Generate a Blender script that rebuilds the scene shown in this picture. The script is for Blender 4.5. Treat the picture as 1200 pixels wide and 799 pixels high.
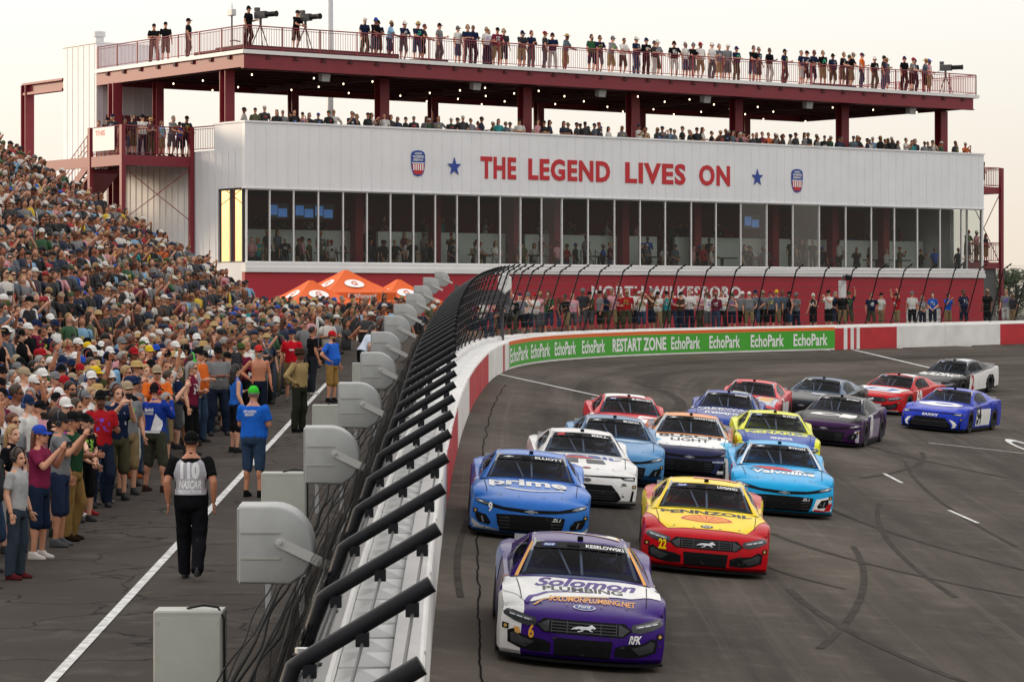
import bpy, bmesh, math, random
from mathutils import Vector, Matrix, noise
from mathutils.bvhtree import BVHTree
from mathutils.geometry import tessellate_polygon
random.seed(7)
PI = math.pi
scn = bpy.context.scene
for o in list(bpy.data.objects):
    bpy.data.objects.remove(o)
COL = scn.collection

# ---------------------------------------------------------------- camera
F = 3333.0            # focal length in pixels of a 1200 px wide frame (100 mm lens)
CZ = 4.9              # camera height in the scene
HOR = 358.0           # image row of the horizon in the 1200x799 photograph
cam_d = bpy.data.cameras.new("camera")
cam = bpy.data.objects.new("camera", cam_d)
COL.objects.link(cam)
cam.location = (0, 0, CZ)
cam.rotation_euler = (PI / 2, 0, 0)
cam_d.sensor_width = 36.0
cam_d.lens = 36.0 * F / 1200.0
cam_d.shift_y = -(399.5 - HOR) / 1200.0
cam_d.clip_start = 0.5
cam_d.clip_end = 6000
scn.camera = cam

# ---------------------------------------------------------------- sky and sun
SUN_EL, SUN_AZ = math.radians(11), math.radians(-62)     # low evening sun, hazy, far off to the left
world = bpy.data.worlds.new("World")
scn.world = world
world.use_nodes = True
wn = world.node_tree
for n in list(wn.nodes):
    wn.nodes.remove(n)
sky = wn.nodes.new("ShaderNodeTexSky")
sky.sky_type = 'NISHITA'
sky.sun_disc = False
sky.sun_elevation = SUN_EL
sky.sun_rotation = SUN_AZ
sky.air_density = 1.0
sky.dust_density = 3.0
sky.ozone_density = 1.0
mixw = wn.nodes.new("ShaderNodeMix")
mixw.data_type = 'RGBA'
mixw.inputs[0].default_value = 0.85
bg = wn.nodes.new("ShaderNodeBackground")
bg.inputs[1].default_value = 0.13
wo = wn.nodes.new("ShaderNodeOutputWorld")
wn.links.new(sky.outputs[0], mixw.inputs[6])
# thin high overcast: an even milky veil, warmer near the horizon
tc = wn.nodes.new("ShaderNodeTexCoord")
sep = wn.nodes.new("ShaderNodeSeparateXYZ")
wn.links.new(tc.outputs['Generated'], sep.inputs[0])
rmp = wn.nodes.new("ShaderNodeValToRGB")
wn.links.new(sep.outputs[2], rmp.inputs[0])
e = rmp.color_ramp.elements
e[0].position = 0.0; e[0].color = (6.3, 5.4, 4.45, 1)
e[1].position = 0.055; e[1].color = (6.4, 5.95, 5.35, 1)
for p_, c_ in ((0.11, (6.9, 6.7, 6.35)), (0.3, (11.0, 10.5, 9.9)), (0.8, (9.7, 9.4, 9.3))):
    x = rmp.color_ramp.elements.new(p_); x.color = (*c_, 1)
# the veil glows towards the low sun and is duller on the opposite side
dt = wn.nodes.new("ShaderNodeVectorMath"); dt.operation = 'DOT_PRODUCT'
dt.inputs[1].default_value = (math.sin(SUN_AZ), math.cos(SUN_AZ), 0.10)
wn.links.new(tc.outputs['Generated'], dt.inputs[0])
gr = wn.nodes.new("ShaderNodeMapRange"); gr.inputs[1].default_value = -1; gr.inputs[2].default_value = 1
gr.inputs[3].default_value = 0.74; gr.inputs[4].default_value = 1.12
wn.links.new(dt.outputs['Value'], gr.inputs[0])
vs = wn.nodes.new("ShaderNodeVectorMath"); vs.operation = 'SCALE'
wn.links.new(rmp.outputs[0], vs.inputs[0]); wn.links.new(gr.outputs[0], vs.inputs['Scale'])
gp = wn.nodes.new("ShaderNodeMapRange"); gp.inputs[1].default_value = 0.90; gp.inputs[2].default_value = 0.995
wn.links.new(dt.outputs['Value'], gp.inputs[0])
gm_ = wn.nodes.new("ShaderNodeMix"); gm_.data_type = 'RGBA'
wn.links.new(gp.outputs[0], gm_.inputs[0]); wn.links.new(vs.outputs[0], gm_.inputs[6]); gm_.inputs[7].default_value = (5.2, 3.3, 1.5, 1)
wn.links.new(gm_.outputs[2], mixw.inputs[7])
wn.links.new(mixw.outputs[2], bg.inputs[0])
wn.links.new(bg.outputs[0], wo.inputs[0])

sun_d = bpy.data.lights.new("sun", 'SUN')
sun_d.energy = 1.8
sun_d.angle = math.radians(11)
sun_d.color = (1.0, 0.80, 0.6)
sun = bpy.data.objects.new("sun", sun_d)
COL.objects.link(sun)
sdir = Vector((math.sin(SUN_AZ) * math.cos(SUN_EL), math.cos(SUN_AZ) * math.cos(SUN_EL), math.sin(SUN_EL)))
sun.rotation_euler = sdir.to_track_quat('Z', 'Y').to_euler()
sun.location = sdir * 100

scn.view_settings.view_transform = 'Standard'
scn.view_settings.look = 'None'
scn.view_settings.exposure = 0.33
scn.view_settings.gamma = 1.0
scn.view_settings.use_curve_mapping = False
scn.render.engine = 'CYCLES'
cy = scn.cycles
cy.max_bounces = 6
cy.diffuse_bounces = 3
cy.glossy_bounces = 3
cy.transmission_bounces = 4
cy.transparent_max_bounces = 24
cy.use_denoising = True
cy.sample_clamp_indirect = 6.0
cy.caustics_reflective = False
cy.caustics_refractive = False

# ---------------------------------------------------------------- helpers
def lin(c):
    return tuple(((v / 12.92) if v <= 0.04045 else ((v + 0.055) / 1.055) ** 2.4) for v in c)

def hx(s):
    return lin(tuple(int(s[i:i + 2], 16) / 255 for i in (0, 2, 4)))

def C4(h): return (*hx(h), 1.0)

MATS = {}
def mat(name, col=(0.5, 0.5, 0.5), rough=0.6, metal=0.0, spec=0.5, var=0.0, scale=8.0, bump=0.0, bscale=30.0,
        coat=0.0, emit=0.0, objcol=False, alpha=1.0):
    if name in MATS:
        return MATS[name]
    m = bpy.data.materials.new(name)
    m.use_nodes = True
    nt = m.node_tree
    b = nt.nodes["Principled BSDF"]
    b.inputs['Base Color'].default_value = (*col, 1)
    b.inputs['Roughness'].default_value = rough
    b.inputs['Metallic'].default_value = metal
    b.inputs['Specular IOR Level'].default_value = spec
    if coat:
        b.inputs['Coat Weight'].default_value = coat
        b.inputs['Coat Roughness'].default_value = 0.06
    if emit:
        b.inputs['Emission Color'].default_value = (*col, 1)
        b.inputs['Emission Strength'].default_value = emit
    src = None
    if objcol:
        oi = nt.nodes.new("ShaderNodeObjectInfo")
        src = oi.outputs['Color']
    tcn = None
    if var or bump:
        tcn = nt.nodes.new("ShaderNodeTexCoord")
    if var:
        nz = nt.nodes.new("ShaderNodeTexNoise")
        nz.inputs['Scale'].default_value = scale
        nz.inputs['Detail'].default_value = 6
        nt.links.new(tcn.outputs['Object'], nz.inputs['Vector'])
        mr = nt.nodes.new("ShaderNodeMapRange")
        mr.inputs[1].default_value = 0.25; mr.inputs[2].default_value = 0.75
        mr.inputs[3].default_value = 1 - var; mr.inputs[4].default_value = 1 + var
        nt.links.new(nz.outputs[0], mr.inputs[0])
        mx = nt.nodes.new("ShaderNodeVectorMath"); mx.operation = 'SCALE'
        if src:
            nt.links.new(src, mx.inputs[0])
        else:
            mx.inputs[0].default_value = col
        nt.links.new(mr.outputs[0], mx.inputs['Scale'])
        src = mx.outputs[0]
    if src:
        nt.links.new(src, b.inputs['Base Color'])
    if bump:
        nb = nt.nodes.new("ShaderNodeTexNoise")
        nb.inputs['Scale'].default_value = bscale
        nb.inputs['Detail'].default_value = 4
        nt.links.new(tcn.outputs['Object'], nb.inputs['Vector'])
        bp = nt.nodes.new("ShaderNodeBump")
        bp.inputs['Strength'].default_value = bump
        bp.inputs['Distance'].default_value = 0.02
        nt.links.new(nb.outputs[0], bp.inputs['Height'])
        nt.links.new(bp.outputs[0], b.inputs['Normal'])
    MATS[name] = m
    return m

class MB:
    """collects shapes and links them as one mesh object"""
    def __init__(s):
        s.v = []; s.f = []; s.mi = []; s.cur = 0
    def face(s, idx):
        s.f.append(tuple(idx)); s.mi.append(s.cur)
    def add(s, vs, fs):
        n = len(s.v)
        s.v.extend([tuple(p) for p in vs])
        for f in fs:
            s.face([i + n for i in f])
    def hexa(s, p):                       # 8 corners: bottom 4 ccw, top 4 ccw
        s.add(p, [(3, 2, 1, 0), (4, 5, 6, 7), (0, 1, 5, 4), (1, 2, 6, 5), (2, 3, 7, 6), (3, 0, 4, 7)])
    def box(s, x0, x1, y0, y1, z0, z1):
        s.hexa([(x0, y0, z0), (x1, y0, z0), (x1, y1, z0), (x0, y1, z0), (x0, y0, z1), (x1, y0, z1), (x1, y1, z1), (x0, y1, z1)])
    def bbox(s, x0, x1, y0, y1, z0, z1, b=0.02):   # box with chamfered vertical and top edges
        def ring(i, z):
            return [(x0 + i, y0 + b + i, z), (x0 + b + i, y0 + i, z), (x1 - b - i, y0 + i, z), (x1 - i, y0 + b + i, z),
                    (x1 - i, y1 - b - i, z), (x1 - b - i, y1 - i, z), (x0 + b + i, y1 - i, z), (x0 + i, y1 - b - i, z)]
        s.loft([ring(b * .6, z0), ring(0, z0 + b), ring(0, z1 - b), ring(b * .6, z1)])
    def loft(s, rings, closed=True, caps=True):
        n = len(s.v); k = len(rings[0])
        for r in rings:
            s.v.extend([tuple(p) for p in r])
        for i in range(len(rings) - 1):
            for j in range(k if closed else k - 1):
                a = n + i * k + j; b = n + i * k + (j + 1) % k
                s.face((a, b, b + k, a + k))
        if caps and closed:
            s.face([n + j for j in range(k)][::-1])
            s.face([n + (len(rings) - 1) * k + j for j in range(k)])
    def tube(s, pts, rad, n=8, caps=True):
        pts = [Vector(p) for p in pts]
        if not isinstance(rad, (list, tuple)):
            rad = [rad] * len(pts)
        rings = []
        ref = None
        for i, p in enumerate(pts):
            d = (pts[min(i + 1, len(pts) - 1)] - pts[max(i - 1, 0)])
            if d.length < 1e-9: d = Vector((0, 0, 1))
            d.normalize()
            if ref is None:
                ref = Vector((1, 0, 0)) if abs(d.x) < 0.8 else Vector((0, 1, 0))
            a = (ref - d * ref.dot(d)).normalized(); ref = a
            b = d.cross(a)
            rings.append([p + (a * math.cos(2 * PI * j / n) + b * math.sin(2 * PI * j / n)) * rad[i] for j in range(n)])
        s.loft(rings, caps=caps)
    def capsule(s, p0, p1, r0, r1, n=8):
        p0 = Vector(p0); p1 = Vector(p1); d = (p1 - p0)
        L = d.length; d = d / L if L > 1e-9 else Vector((0, 0, 1))
        pts = []; rr = []
        for a in (85, 60, 30):
            pts.append(p0 - d * r0 * math.sin(math.radians(a))); rr.append(r0 * math.cos(math.radians(a)))
        pts.append(p0); rr.append(r0); pts.append(p1); rr.append(r1)
        for a in (30, 60, 85):
            pts.append(p1 + d * r1 * math.sin(math.radians(a))); rr.append(r1 * math.cos(math.radians(a)))
        s.tube(pts, rr, n)
    def ellips(s, c, rx, ry, rz, nu=12, nv=8, M=None):
        rings = []
        for i in range(nv + 1):
            t = -PI / 2 + PI * (i + 0.02) / (nv + .04)
            rings.append([(rx * math.cos(t) * math.cos(2 * PI * j / nu), ry * math.cos(t) * math.sin(2 * PI * j / nu), rz * math.sin(t)) for j in range(nu)])
        rings = [[(Vector(p) if M is None else M @ Vector(p)) + Vector(c) for p in r] for r in rings]
        s.loft(rings)
    def prism(s, pts, f0, f1):            # extrude a 2D outline between two mapping functions
        k = len(pts); n = len(s.v)
        s.v.extend([tuple(f0(*p)) for p in pts]); s.v.extend([tuple(f1(*p)) for p in pts])
        for a, b, c in tessellate_polygon([[Vector((p[0], p[1], 0)) for p in pts]]):
            s.face((n + a, n + b, n + c)); s.face((n + k + c, n + k + b, n + k + a))
        for j in range(k):
            a = n + j; b = n + (j + 1) % k
            s.face((a, b, b + k, a + k))
    def mesh(s, name, mats, smooth=False, recalc=True):
        me = bpy.data.meshes.new(name)
        me.from_pydata(s.v, [], s.f)
        for m in (mats if isinstance(mats, (list, tuple)) else [mats]):
            me.materials.append(m)
        if max(s.mi, default=0) > 0:
            me.polygons.foreach_set("material_index", s.mi)
        if recalc:
            bm = bmesh.new(); bm.from_mesh(me)
            bmesh.ops.recalc_face_normals(bm, faces=bm.faces)
            bm.to_mesh(me); bm.free()
        if smooth:
            me.polygons.foreach_set("use_smooth", [True] * len(me.polygons))
            if isinstance(smooth, float):
                me.set_sharp_from_angle(angle=math.radians(smooth))
        me.update()
        return me
    def build(s, name, mats, parent=None, smooth=False, recalc=True):
        return link(name, s.mesh(name, mats, smooth, recalc), parent)

def link(name, me, parent=None):
    o = bpy.data.objects.new(name, me)
    COL.objects.link(o)
    if parent is not None:
        o.parent = parent
    return o

def empty(name, loc=(0, 0, 0), rz=0.0):
    o = bpy.data.objects.new(name, None)
    o.empty_display_size = 0.2
    COL.objects.link(o)
    o.location = loc; o.rotation_euler = (0, 0, rz)
    return o

def tag(o, label, cat, group=None):
    o['label'] = label; o['category'] = cat
    if group: o['group'] = group
    return o

def struct(o, kind='structure'):
    o['kind'] = kind
    return o

def ease(a, b, t):
    t = max(0.0, min(1.0, t)); return a + (b - a) * t

def interp(tab, x):
    if x <= tab[0][0]:
        (x0, y0), (x1, y1) = tab[0], tab[1]
        return y0 + (y1 - y0) * (x - x0) / (x1 - x0)
    for (x0, y0), (x1, y1) in zip(tab, tab[1:]):
        if x <= x1:
            return y0 + (y1 - y0) * (x - x0) / (x1 - x0)
    return tab[-1][1]

def eval_mesh(o):
    dg = bpy.context.evaluated_depsgraph_get()
    return bpy.data.meshes.new_from_object(o.evaluated_get(dg))

_font_cache = {}
def text_mesh(txt, size=1.0, bold=0.0, shear=0.0, extrude=0.0, spacing=1.0, cx=True):
    """2D lettering as mesh vertices (x right, y up), centred, height = size of a capital"""
    key = (txt, size, bold, shear, extrude, spacing)
    if key in _font_cache:
        return _font_cache[key]
    cu = bpy.data.curves.new("lettering", 'FONT')
    cu.body = txt; cu.size = size / 0.7; cu.align_x = 'CENTER'; cu.offset = bold * size; cu.shear = shear
    cu.extrude = extrude; cu.space_character = spacing; cu.resolution_u = 3
    o = bpy.data.objects.new("lettering", cu)
    COL.objects.link(o)
    bpy.context.view_layer.update()
    me = eval_mesh(o)
    bpy.data.objects.remove(o)
    v = [tuple(p.co) for p in me.vertices]; f = [tuple(p.vertices) for p in me.polygons]
    bpy.data.meshes.remove(me)
    _font_cache[key] = (v, f)
    return v, f

# ---------------------------------------------------------------- the lie of the land
# outer wall of the track: straight down the frontstretch, then bending right into the turn
WALLC = [(-0.35, -6), (-0.5, 6), (-0.72, 22), (-0.95, 34), (-1.15, 50), (-1.2, 70), (-.95, 86), (-.3, 99), (1.3, 108.5), (4.6, 115),
         (9.3, 119.8), (14, 123.5), (19, 128), (24, 132.4), (33, 140), (46, 150), (70, 166)]
def _catmull(P, step=0.5):
    out = []
    for i in range(len(P) - 1):
        p0 = Vector(P[max(i - 1, 0)]); p1 = Vector(P[i]); p2 = Vector(P[i + 1]); p3 = Vector(P[min(i + 2, len(P) - 1)])
        n = max(1, int((p2 - p1).length / step))
        for k in range(n):
            t = k / n
            m1 = (p2 - p0) * .5 * ((p2 - p1).length / max(1e-6, ((p2 - p1).length + (p1 - p0).length) / 2 if i else (p2 - p1).length))
            m2 = (p3 - p1) * .5
            if (p3 - p2).length > 1e-6:
                m2 = m2 * ((p2 - p1).length / (((p2 - p1).length + (p3 - p2).length) / 2))
            out.append(p1 * (2 * t**3 - 3 * t**2 + 1) + m1 * (t**3 - 2 * t**2 + t) + p2 * (-2 * t**3 + 3 * t**2) + m2 * (t**3 - t**2))
    out.append(Vector(P[-1]))
    return out
WP = _catmull(WALLC)
WS = [0.0]
for a, b in zip(WP, WP[1:]):
    WS.append(WS[-1] + (b - a).length)
WLEN = WS[-1]
ZWT = [(0, .025), (101, 2.64), (112, 2.80), (123, 2.97), (133, 3.14), (150, 3.3), (170, 3.4)]
def zwall(Y): return interp(ZWT, Y)
def wall_at(s):
    """point, unit tangent, inward (track side) unit normal on the wall line at arc length s"""
    s = max(0.0, min(WLEN - 1e-4, s))
    lo, hi = 0, len(WS) - 1
    while hi - lo > 1:
        mid = (lo + hi) // 2
        if WS[mid] <= s: lo = mid
        else: hi = mid
    t = (s - WS[lo]) / (WS[hi] - WS[lo])
    p = WP[lo].lerp(WP[hi], t)
    a = WP[max(lo - 1, 0)]; b = WP[min(hi + 1, len(WP) - 1)]
    T = (b - a).normalized()
    return p, T, Vector((T.y, -T.x))
def wall_pt(s, off, h):
    """3D point at arc length s, off metres towards the track (negative = behind), h above the wall foot"""
    p, T, N = wall_at(s)
    q = p + N * off
    return Vector((q.x, q.y, zwall(p.y) + h))
def near_wall(x, y):
    """signed distance to the wall line (positive on the track side) and the Y of the nearest wall point"""
    best = 1e9; bi = 0
    for i in range(0, len(WP), 4):
        d = (WP[i].x - x) ** 2 + (WP[i].y - y) ** 2
        if d < best: best = d; bi = i
    for i in range(max(0, bi - 4), min(len(WP), bi + 5)):
        d = (WP[i].x - x) ** 2 + (WP[i].y - y) ** 2
        if d < best: best = d; bi = i
    a = WP[max(bi - 1, 0)]; b = WP[min(bi + 1, len(WP) - 1)]
    T = (b - a).normalized()
    r = Vector((x, y)) - WP[bi]
    sd = r.dot(Vector((T.y, -T.x)))
    tt = r.dot(T)
    return (math.copysign(math.sqrt(max(0, best - (tt * tt if abs(tt) < .5 else 0))), sd), WP[bi].y + (tt if abs(tt) < .6 else 0) * T.y)
def z_track(x, y):
    d, wy = near_wall(x, y)
    return zwall(wy) - .082 * min(d, 24) - .02 * max(0, d - 24)
def z_walk(x, y):
    t = interp([(-20, .15), (101, 3.29), (118, 3.72), (140, 3.8), (400, 3.8)], y)
    return t
def ground_hit(px, py, zf):
    """where the sight line through a photograph pixel meets the surface zf (used once, to survey positions)"""
    lo, hi = 5.0, 200.0
    def g(Y): return CZ + (HOR - py) / F * Y - zf((px - 600) / F * Y, Y)
    Y = lo
    while Y < hi and g(Y) > 0: Y += .5
    a, b = Y - .5, Y
    for _ in range(20):
        m = (a + b) / 2
        if g(m) > 0: a = m
        else: b = m
    x = (px - 600) / F * b
    return Vector((x, b, zf(x, b)))
def s_at_px(px, off=0.0):
    """arc length along the far part of the wall seen at an image column"""
    best = None
    for i in range(0, int(WLEN * 4)):
        s = i / 4
        p, T, N = wall_at(s)
        q = p + N * off
        if q.y < 85: continue
        c = 600 + F * q.x / q.y
        if best is None or abs(c - px) < best[0]: best = (abs(c - px), s)
    s0 = best[1]
    for k in range(-14, 15):
        s = s0 + k * .02
        p, T, N = wall_at(s); q = p + N * off
        c = 600 + F * q.x / q.y
        if abs(c - px) < best[0]: best = (abs(c - px), s)
    return best[1]
# ---------------------------------------------------------------- ground materials
def asphalt(name, base, dark, light, cracks=0.0, groove=False):
    m = bpy.data.materials.new(name); m.use_nodes = True
    nt = m.node_tree; L = nt.links; b = nt.nodes["Principled BSDF"]
    N = lambda t, **k: (lambda n: ([setattr(n, a, v) for a, v in k.items()], n)[1])(nt.nodes.new(t))
    tcn = N("ShaderNodeTexCoord")
    def noise_ramp(scale, detail, p0, p1, vec=None, rough=.55):
        n = N("ShaderNodeTexNoise"); n.inputs['Scale'].default_value = scale; n.inputs['Detail'].default_value = detail
        n.inputs['Roughness'].default_value = rough
        L.new(vec if vec else tcn.outputs['Object'], n.inputs['Vector'])
        r = N("ShaderNodeMapRange"); r.inputs[1].default_value = p0; r.inputs[2].default_value = p1
        L.new(n.outputs[0], r.inputs[0]); return r.outputs[0]
    def mix(fac, a, c):
        x = N("ShaderNodeMix", data_type='RGBA'); 
        L.new(fac, x.inputs[0])
        for sock, v in ((x.inputs[6], a), (x.inputs[7], c)):
            if isinstance(v, tuple): sock.default_value = (*v, 1)
            else: L.new(v, sock)
        return x.outputs[2]
    c = mix(noise_ramp(.22, 6, .38, .66), base, tuple(.5 * (p + q) for p, q in zip(base, dark)))
    c = mix(noise_ramp(1.6, 6, .52, .8), c, light)
    if groove:
        at = N("ShaderNodeAttribute", attribute_name="lane")
        mp = N("ShaderNodeVectorMath", operation='MULTIPLY'); mp.inputs[1].default_value = (.045, .55, 0)
        L.new(at.outputs['Vector'], mp.inputs[0])
        st = noise_ramp(1.0, 8, .40, .60, mp.outputs[0], .62)
        sx = N("ShaderNodeSeparateXYZ"); L.new(at.outputs['Vector'], sx.inputs[0])
        cr = N("ShaderNodeValToRGB"); mr = N("ShaderNodeMapRange"); mr.inputs[2].default_value = 30
        L.new(sx.outputs[1], mr.inputs[0]); L.new(mr.outputs[0], cr.inputs[0])
        el = cr.color_ramp.elements
        el[0].position = .03; el[0].color = (0, 0, 0, 1); el[1].position = .07; el[1].color = (.85, .85, .85, 1)
        for p, vv in ((.32, .55), (.5, .75), (.62, .25), (1, .15)):
            x = el.new(p); x.color = (vv, vv, vv, 1)
        mu = N("ShaderNodeMath", operation='MULTIPLY'); L.new(st, mu.inputs[0]); L.new(cr.outputs[0], mu.inputs[1])
        c = mix(mu.outputs[0], c, dark)
        mp2 = N("ShaderNodeVectorMath", operation='MULTIPLY'); mp2.inputs[1].default_value = (.02, 3.2, 0)
        L.new(at.outputs['Vector'], mp2.inputs[0])
        st2 = noise_ramp(1.0, 5, .56, .74, mp2.outputs[0], .6)
        h2 = N('ShaderNodeMath', operation='MULTIPLY'); h2.inputs[1].default_value = .35; L.new(st2, h2.inputs[0])
        c = mix(h2.outputs[0], c, tuple(v * 1.3 for v in light))
    if cracks:
        wv = N("ShaderNodeTexNoise"); wv.inputs['Scale'].default_value = .5; wv.inputs['Detail'].default_value = 4
        L.new(tcn.outputs['Object'], wv.inputs['Vector'])
        ad = N("ShaderNodeVectorMath", operation='MULTIPLY_ADD'); ad.inputs[1].default_value = (2.6, 2.6, 2.6)
        L.new(wv.outputs['Color'], ad.inputs[0]); L.new(tcn.outputs['Object'], ad.inputs[2])
        vo = N("ShaderNodeTexVoronoi", feature='DISTANCE_TO_EDGE'); vo.inputs['Scale'].default_value = .55
        L.new(ad.outputs[0], vo.inputs['Vector'])
        r = N("ShaderNodeMapRange"); r.inputs[1].default_value = .0; r.inputs[2].default_value = .022
        r.inputs[3].default_value = cracks; r.inputs[4].default_value = 0
        L.new(vo.outputs[0], r.inputs[0])
        c = mix(r.outputs[0], c, tuple(v * .35 for v in dark))
    fine = N("ShaderNodeTexNoise"); fine.inputs['Scale'].default_value = 55; fine.inputs['Detail'].default_value = 3
    L.new(tcn.outputs['Object'], fine.inputs['Vector'])
    fr = N("ShaderNodeMapRange"); fr.inputs[3].default_value = .72; fr.inputs[4].default_value = 1.28
    L.new(fine.outputs[0], fr.inputs[0])
    sc = N("ShaderNodeVectorMath", operation='SCALE'); L.new(c, sc.inputs[0]); L.new(fr.outputs[0], sc.inputs['Scale'])
    L.new(sc.outputs[0], b.inputs['Base Color'])
    bp = N("ShaderNodeBump"); bp.inputs['Strength'].default_value = .35; bp.inputs['Distance'].default_value = .01
    L.new(fine.outputs[0], bp.inputs['Height']); L.new(bp.outputs[0], b.inputs['Normal'])
    b.inputs['Roughness'].default_value = .9; b.inputs['Specular IOR Level'].default_value = .04
    return m

M_TRACK = asphalt("track_asphalt", (.112, .096, .081), (.036, .032, .028), (.150, .130, .110), groove=True)
M_WALK = asphalt("walkway_asphalt", (.078, .067, .058), (.036, .033, .031), (.105, .092, .08), cracks=.85)
M_EARTH = mat("earth", (.09, .085, .06), .95, var=.4, scale=.05)
M_LINE = mat("line_paint", (.6, .6, .58), .8, spec=.1, var=.4, scale=7)
M_WHITE = mat("wall_white", (.76, .75, .73), .5, var=.13, scale=1.3)
M_WSTEP = mat("foam_cover_white", (.7, .71, .7), .5, var=.08, scale=2)
M_RED = mat("wall_red", hx("b81f2c"), .5, var=.2, scale=1.6)
M_GREEN = mat("banner_green", hx("3fa325"), .5, var=.04, scale=2)
M_ORANGE = mat("banner_orange", hx("e2661c"), .5)
M_LETW = mat("lettering_white", (.85, .85, .84), .5)
M_CONC = mat("concrete", (.5, .49, .46), .8, var=.15, scale=2, bump=.2)
M_BLACKPIPE = mat("fence_black", (.010, .011, .014), .5, spec=.16, var=.25, scale=20)
M_STEEL = mat("galvanised", (.42, .43, .44), .45, metal=.7, var=.1)
M_CABLE = mat("steel_cable", (.05, .05, .052), .5, spec=.3)
M_HOSE = mat("black_hose", (.010, .010, .010), .8, spec=.15)
M_GREYBOX = mat("horn_grey", (.38, .39, .385), .55, spec=.3, var=.10, scale=5)
M_CAB = mat("cabinet_grey", (.40, .41, .365), .55, spec=.3, var=.1, scale=5)

def sheet(name, xs, ys, zf, keep, m, lane=False):
    idx = {}; v = []; f = []; lanes = []
    for j, y in enumerate(ys):
        for i, x in enumerate(xs):
            idx[i, j] = len(v)
            d, wy = near_wall(x, y)
            v.append((x, y, zf(x, y))); lanes.append((y + x * .3, d))
    for j in range(len(ys) - 1):
        for i in range(len(xs) - 1):
            q = (idx[i, j], idx[i + 1, j], idx[i + 1, j + 1], idx[i, j + 1])
            if all(keep(lanes[k][1]) for k in q): f.append(q)
    me = bpy.data.meshes.new(name); me.from_pydata(v, [], f); me.materials.append(m)
    if lane:
        a = me.attributes.new("lane", 'FLOAT_VECTOR', 'POINT')
        a.data.foreach_set("vector", [c for l in lanes for c in (l[0], l[1], 0.0)])
    me.polygons.foreach_set("use_smooth", [True] * len(f))
    bm = bmesh.new(); bm.from_mesh(me)
    bmesh.ops.delete(bm, geom=[p for p in bm.verts if not p.link_faces], context='VERTS')
    bm.to_mesh(me); bm.free()
    return struct(link(name, me))
def rng(a, b, s): return [a + (b - a) * i / round((b - a) / s) for i in range(round((b - a) / s) + 1)]

sheet("race_track", rng(-3, 9, .6) + rng(10.2, 75, 1.8), rng(2, 60, 1.45) + rng(61, 165, 1.0), z_track, lambda d: d > -1.3, M_TRACK, lane=True)
# paved walkway behind the fence, rising with the frontstretch to the forecourt of the grandstand building
sheet("walkway", rng(-60, -12, 4) + rng(-11, 9, .8) + rng(10, 140, 5), rng(-2, 90, 4) + rng(91, 165, 1.2) + rng(170, 330, 16), z_walk, lambda d: d < -.35, M_WALK)
gm = MB()
gx = [-3000, -600, -120, -60, -20, 0, 20, 80, 160, 600, 3000]; gy = [-300, -20, 20, 60, 100, 140, 200, 330, 700, 3500]
def zg(x, y): return 2.8 if y > 330 or x > 150 else (-2.6 + .026 * max(0, min(y, 120)) if y < 200 else 2.8)
gm.add([(x, y, zg(x, y)) for y in gy for x in gx], [(j * 11 + i, j * 11 + i + 1, j * 11 + i + 12, j * 11 + i + 11) for j in range(9) for i in range(10)])
struct(gm.build("ground", M_EARTH))

# ---------------------------------------------------------------- painted lines
def strip(name, p, q, w, zf, m, lift=.006, n=24, name_kind='structure', bend=0.0):
    """a painted line lying on the surface between two surveyed ground points"""
    p = Vector((p[0], p[1])); q = Vector((q[0], q[1])); d = (q - p); nrm = Vector((-d.y, d.x)).normalized()
    v = []; f = []
    for i in range(n + 1):
        t = i / n; c = p + d * t + nrm * bend * 4 * t * (1 - t)
        for s in (-1, 0, 1):
            r = c + nrm * (w / 2 * s)
            v.append((r.x, r.y, zf(r.x, r.y) + lift + .004))
    for i in range(n):
        for s in range(2):
            a = i * 3 + s; f.append((a, a + 1, a + 4, a + 3))
    me = bpy.data.meshes.new(name); me.from_pydata(v, [], f); me.materials.append(m)
    return struct(link(name, me))
def track_px(px, py): return ground_hit(px, py, z_track)
def walk_px(px, py): return ground_hit(px, py, z_walk)
a = walk_px(40, 820); b = walk_px(383, 449); c = walk_px(218, 637)
strip("edge_line", a, b, .11, z_walk, M_LINE, n=60)
strip("restart_line", track_px(583, 438), track_px(722, 468.5), .16, z_track, M_LINE, n=40)
strip("restart_line", track_px(1000, 410), track_px(1104, 434.5), .18, z_track, M_LINE, n=40)
strip("pit_line", track_px(1088, 519), track_px(1215, 533), .1, z_track, M_LINE, n=30)
strip("lane_dash", track_px(1112, 598), track_px(1146, 613), .09, z_track, M_LINE)
strip("lane_dash", track_px(1036, 555), track_px(1057, 566), .09, z_track, M_LINE)
cc = track_px(1203, 524)
rg = MB(); k = 40
for i in range(k):
    for r in (1.0, .68):
        x = cc.x + r * math.cos(2 * PI * i / k) * .34; y = cc.y + r * math.sin(2 * PI * i / k) * 3.0
        rg.v.append((x, y, z_track(x, y) + .012))
for i in range(k):
    rg.face((2 * i, 2 * i + 1, (2 * i + 3) % (2 * k), (2 * i + 2) % (2 * k)))
struct(rg.build("lane_ring", M_LINE))
M_SKID = mat("rubber_mark", (.058, .051, .045), .95, spec=.02, var=.3, scale=3)
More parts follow.
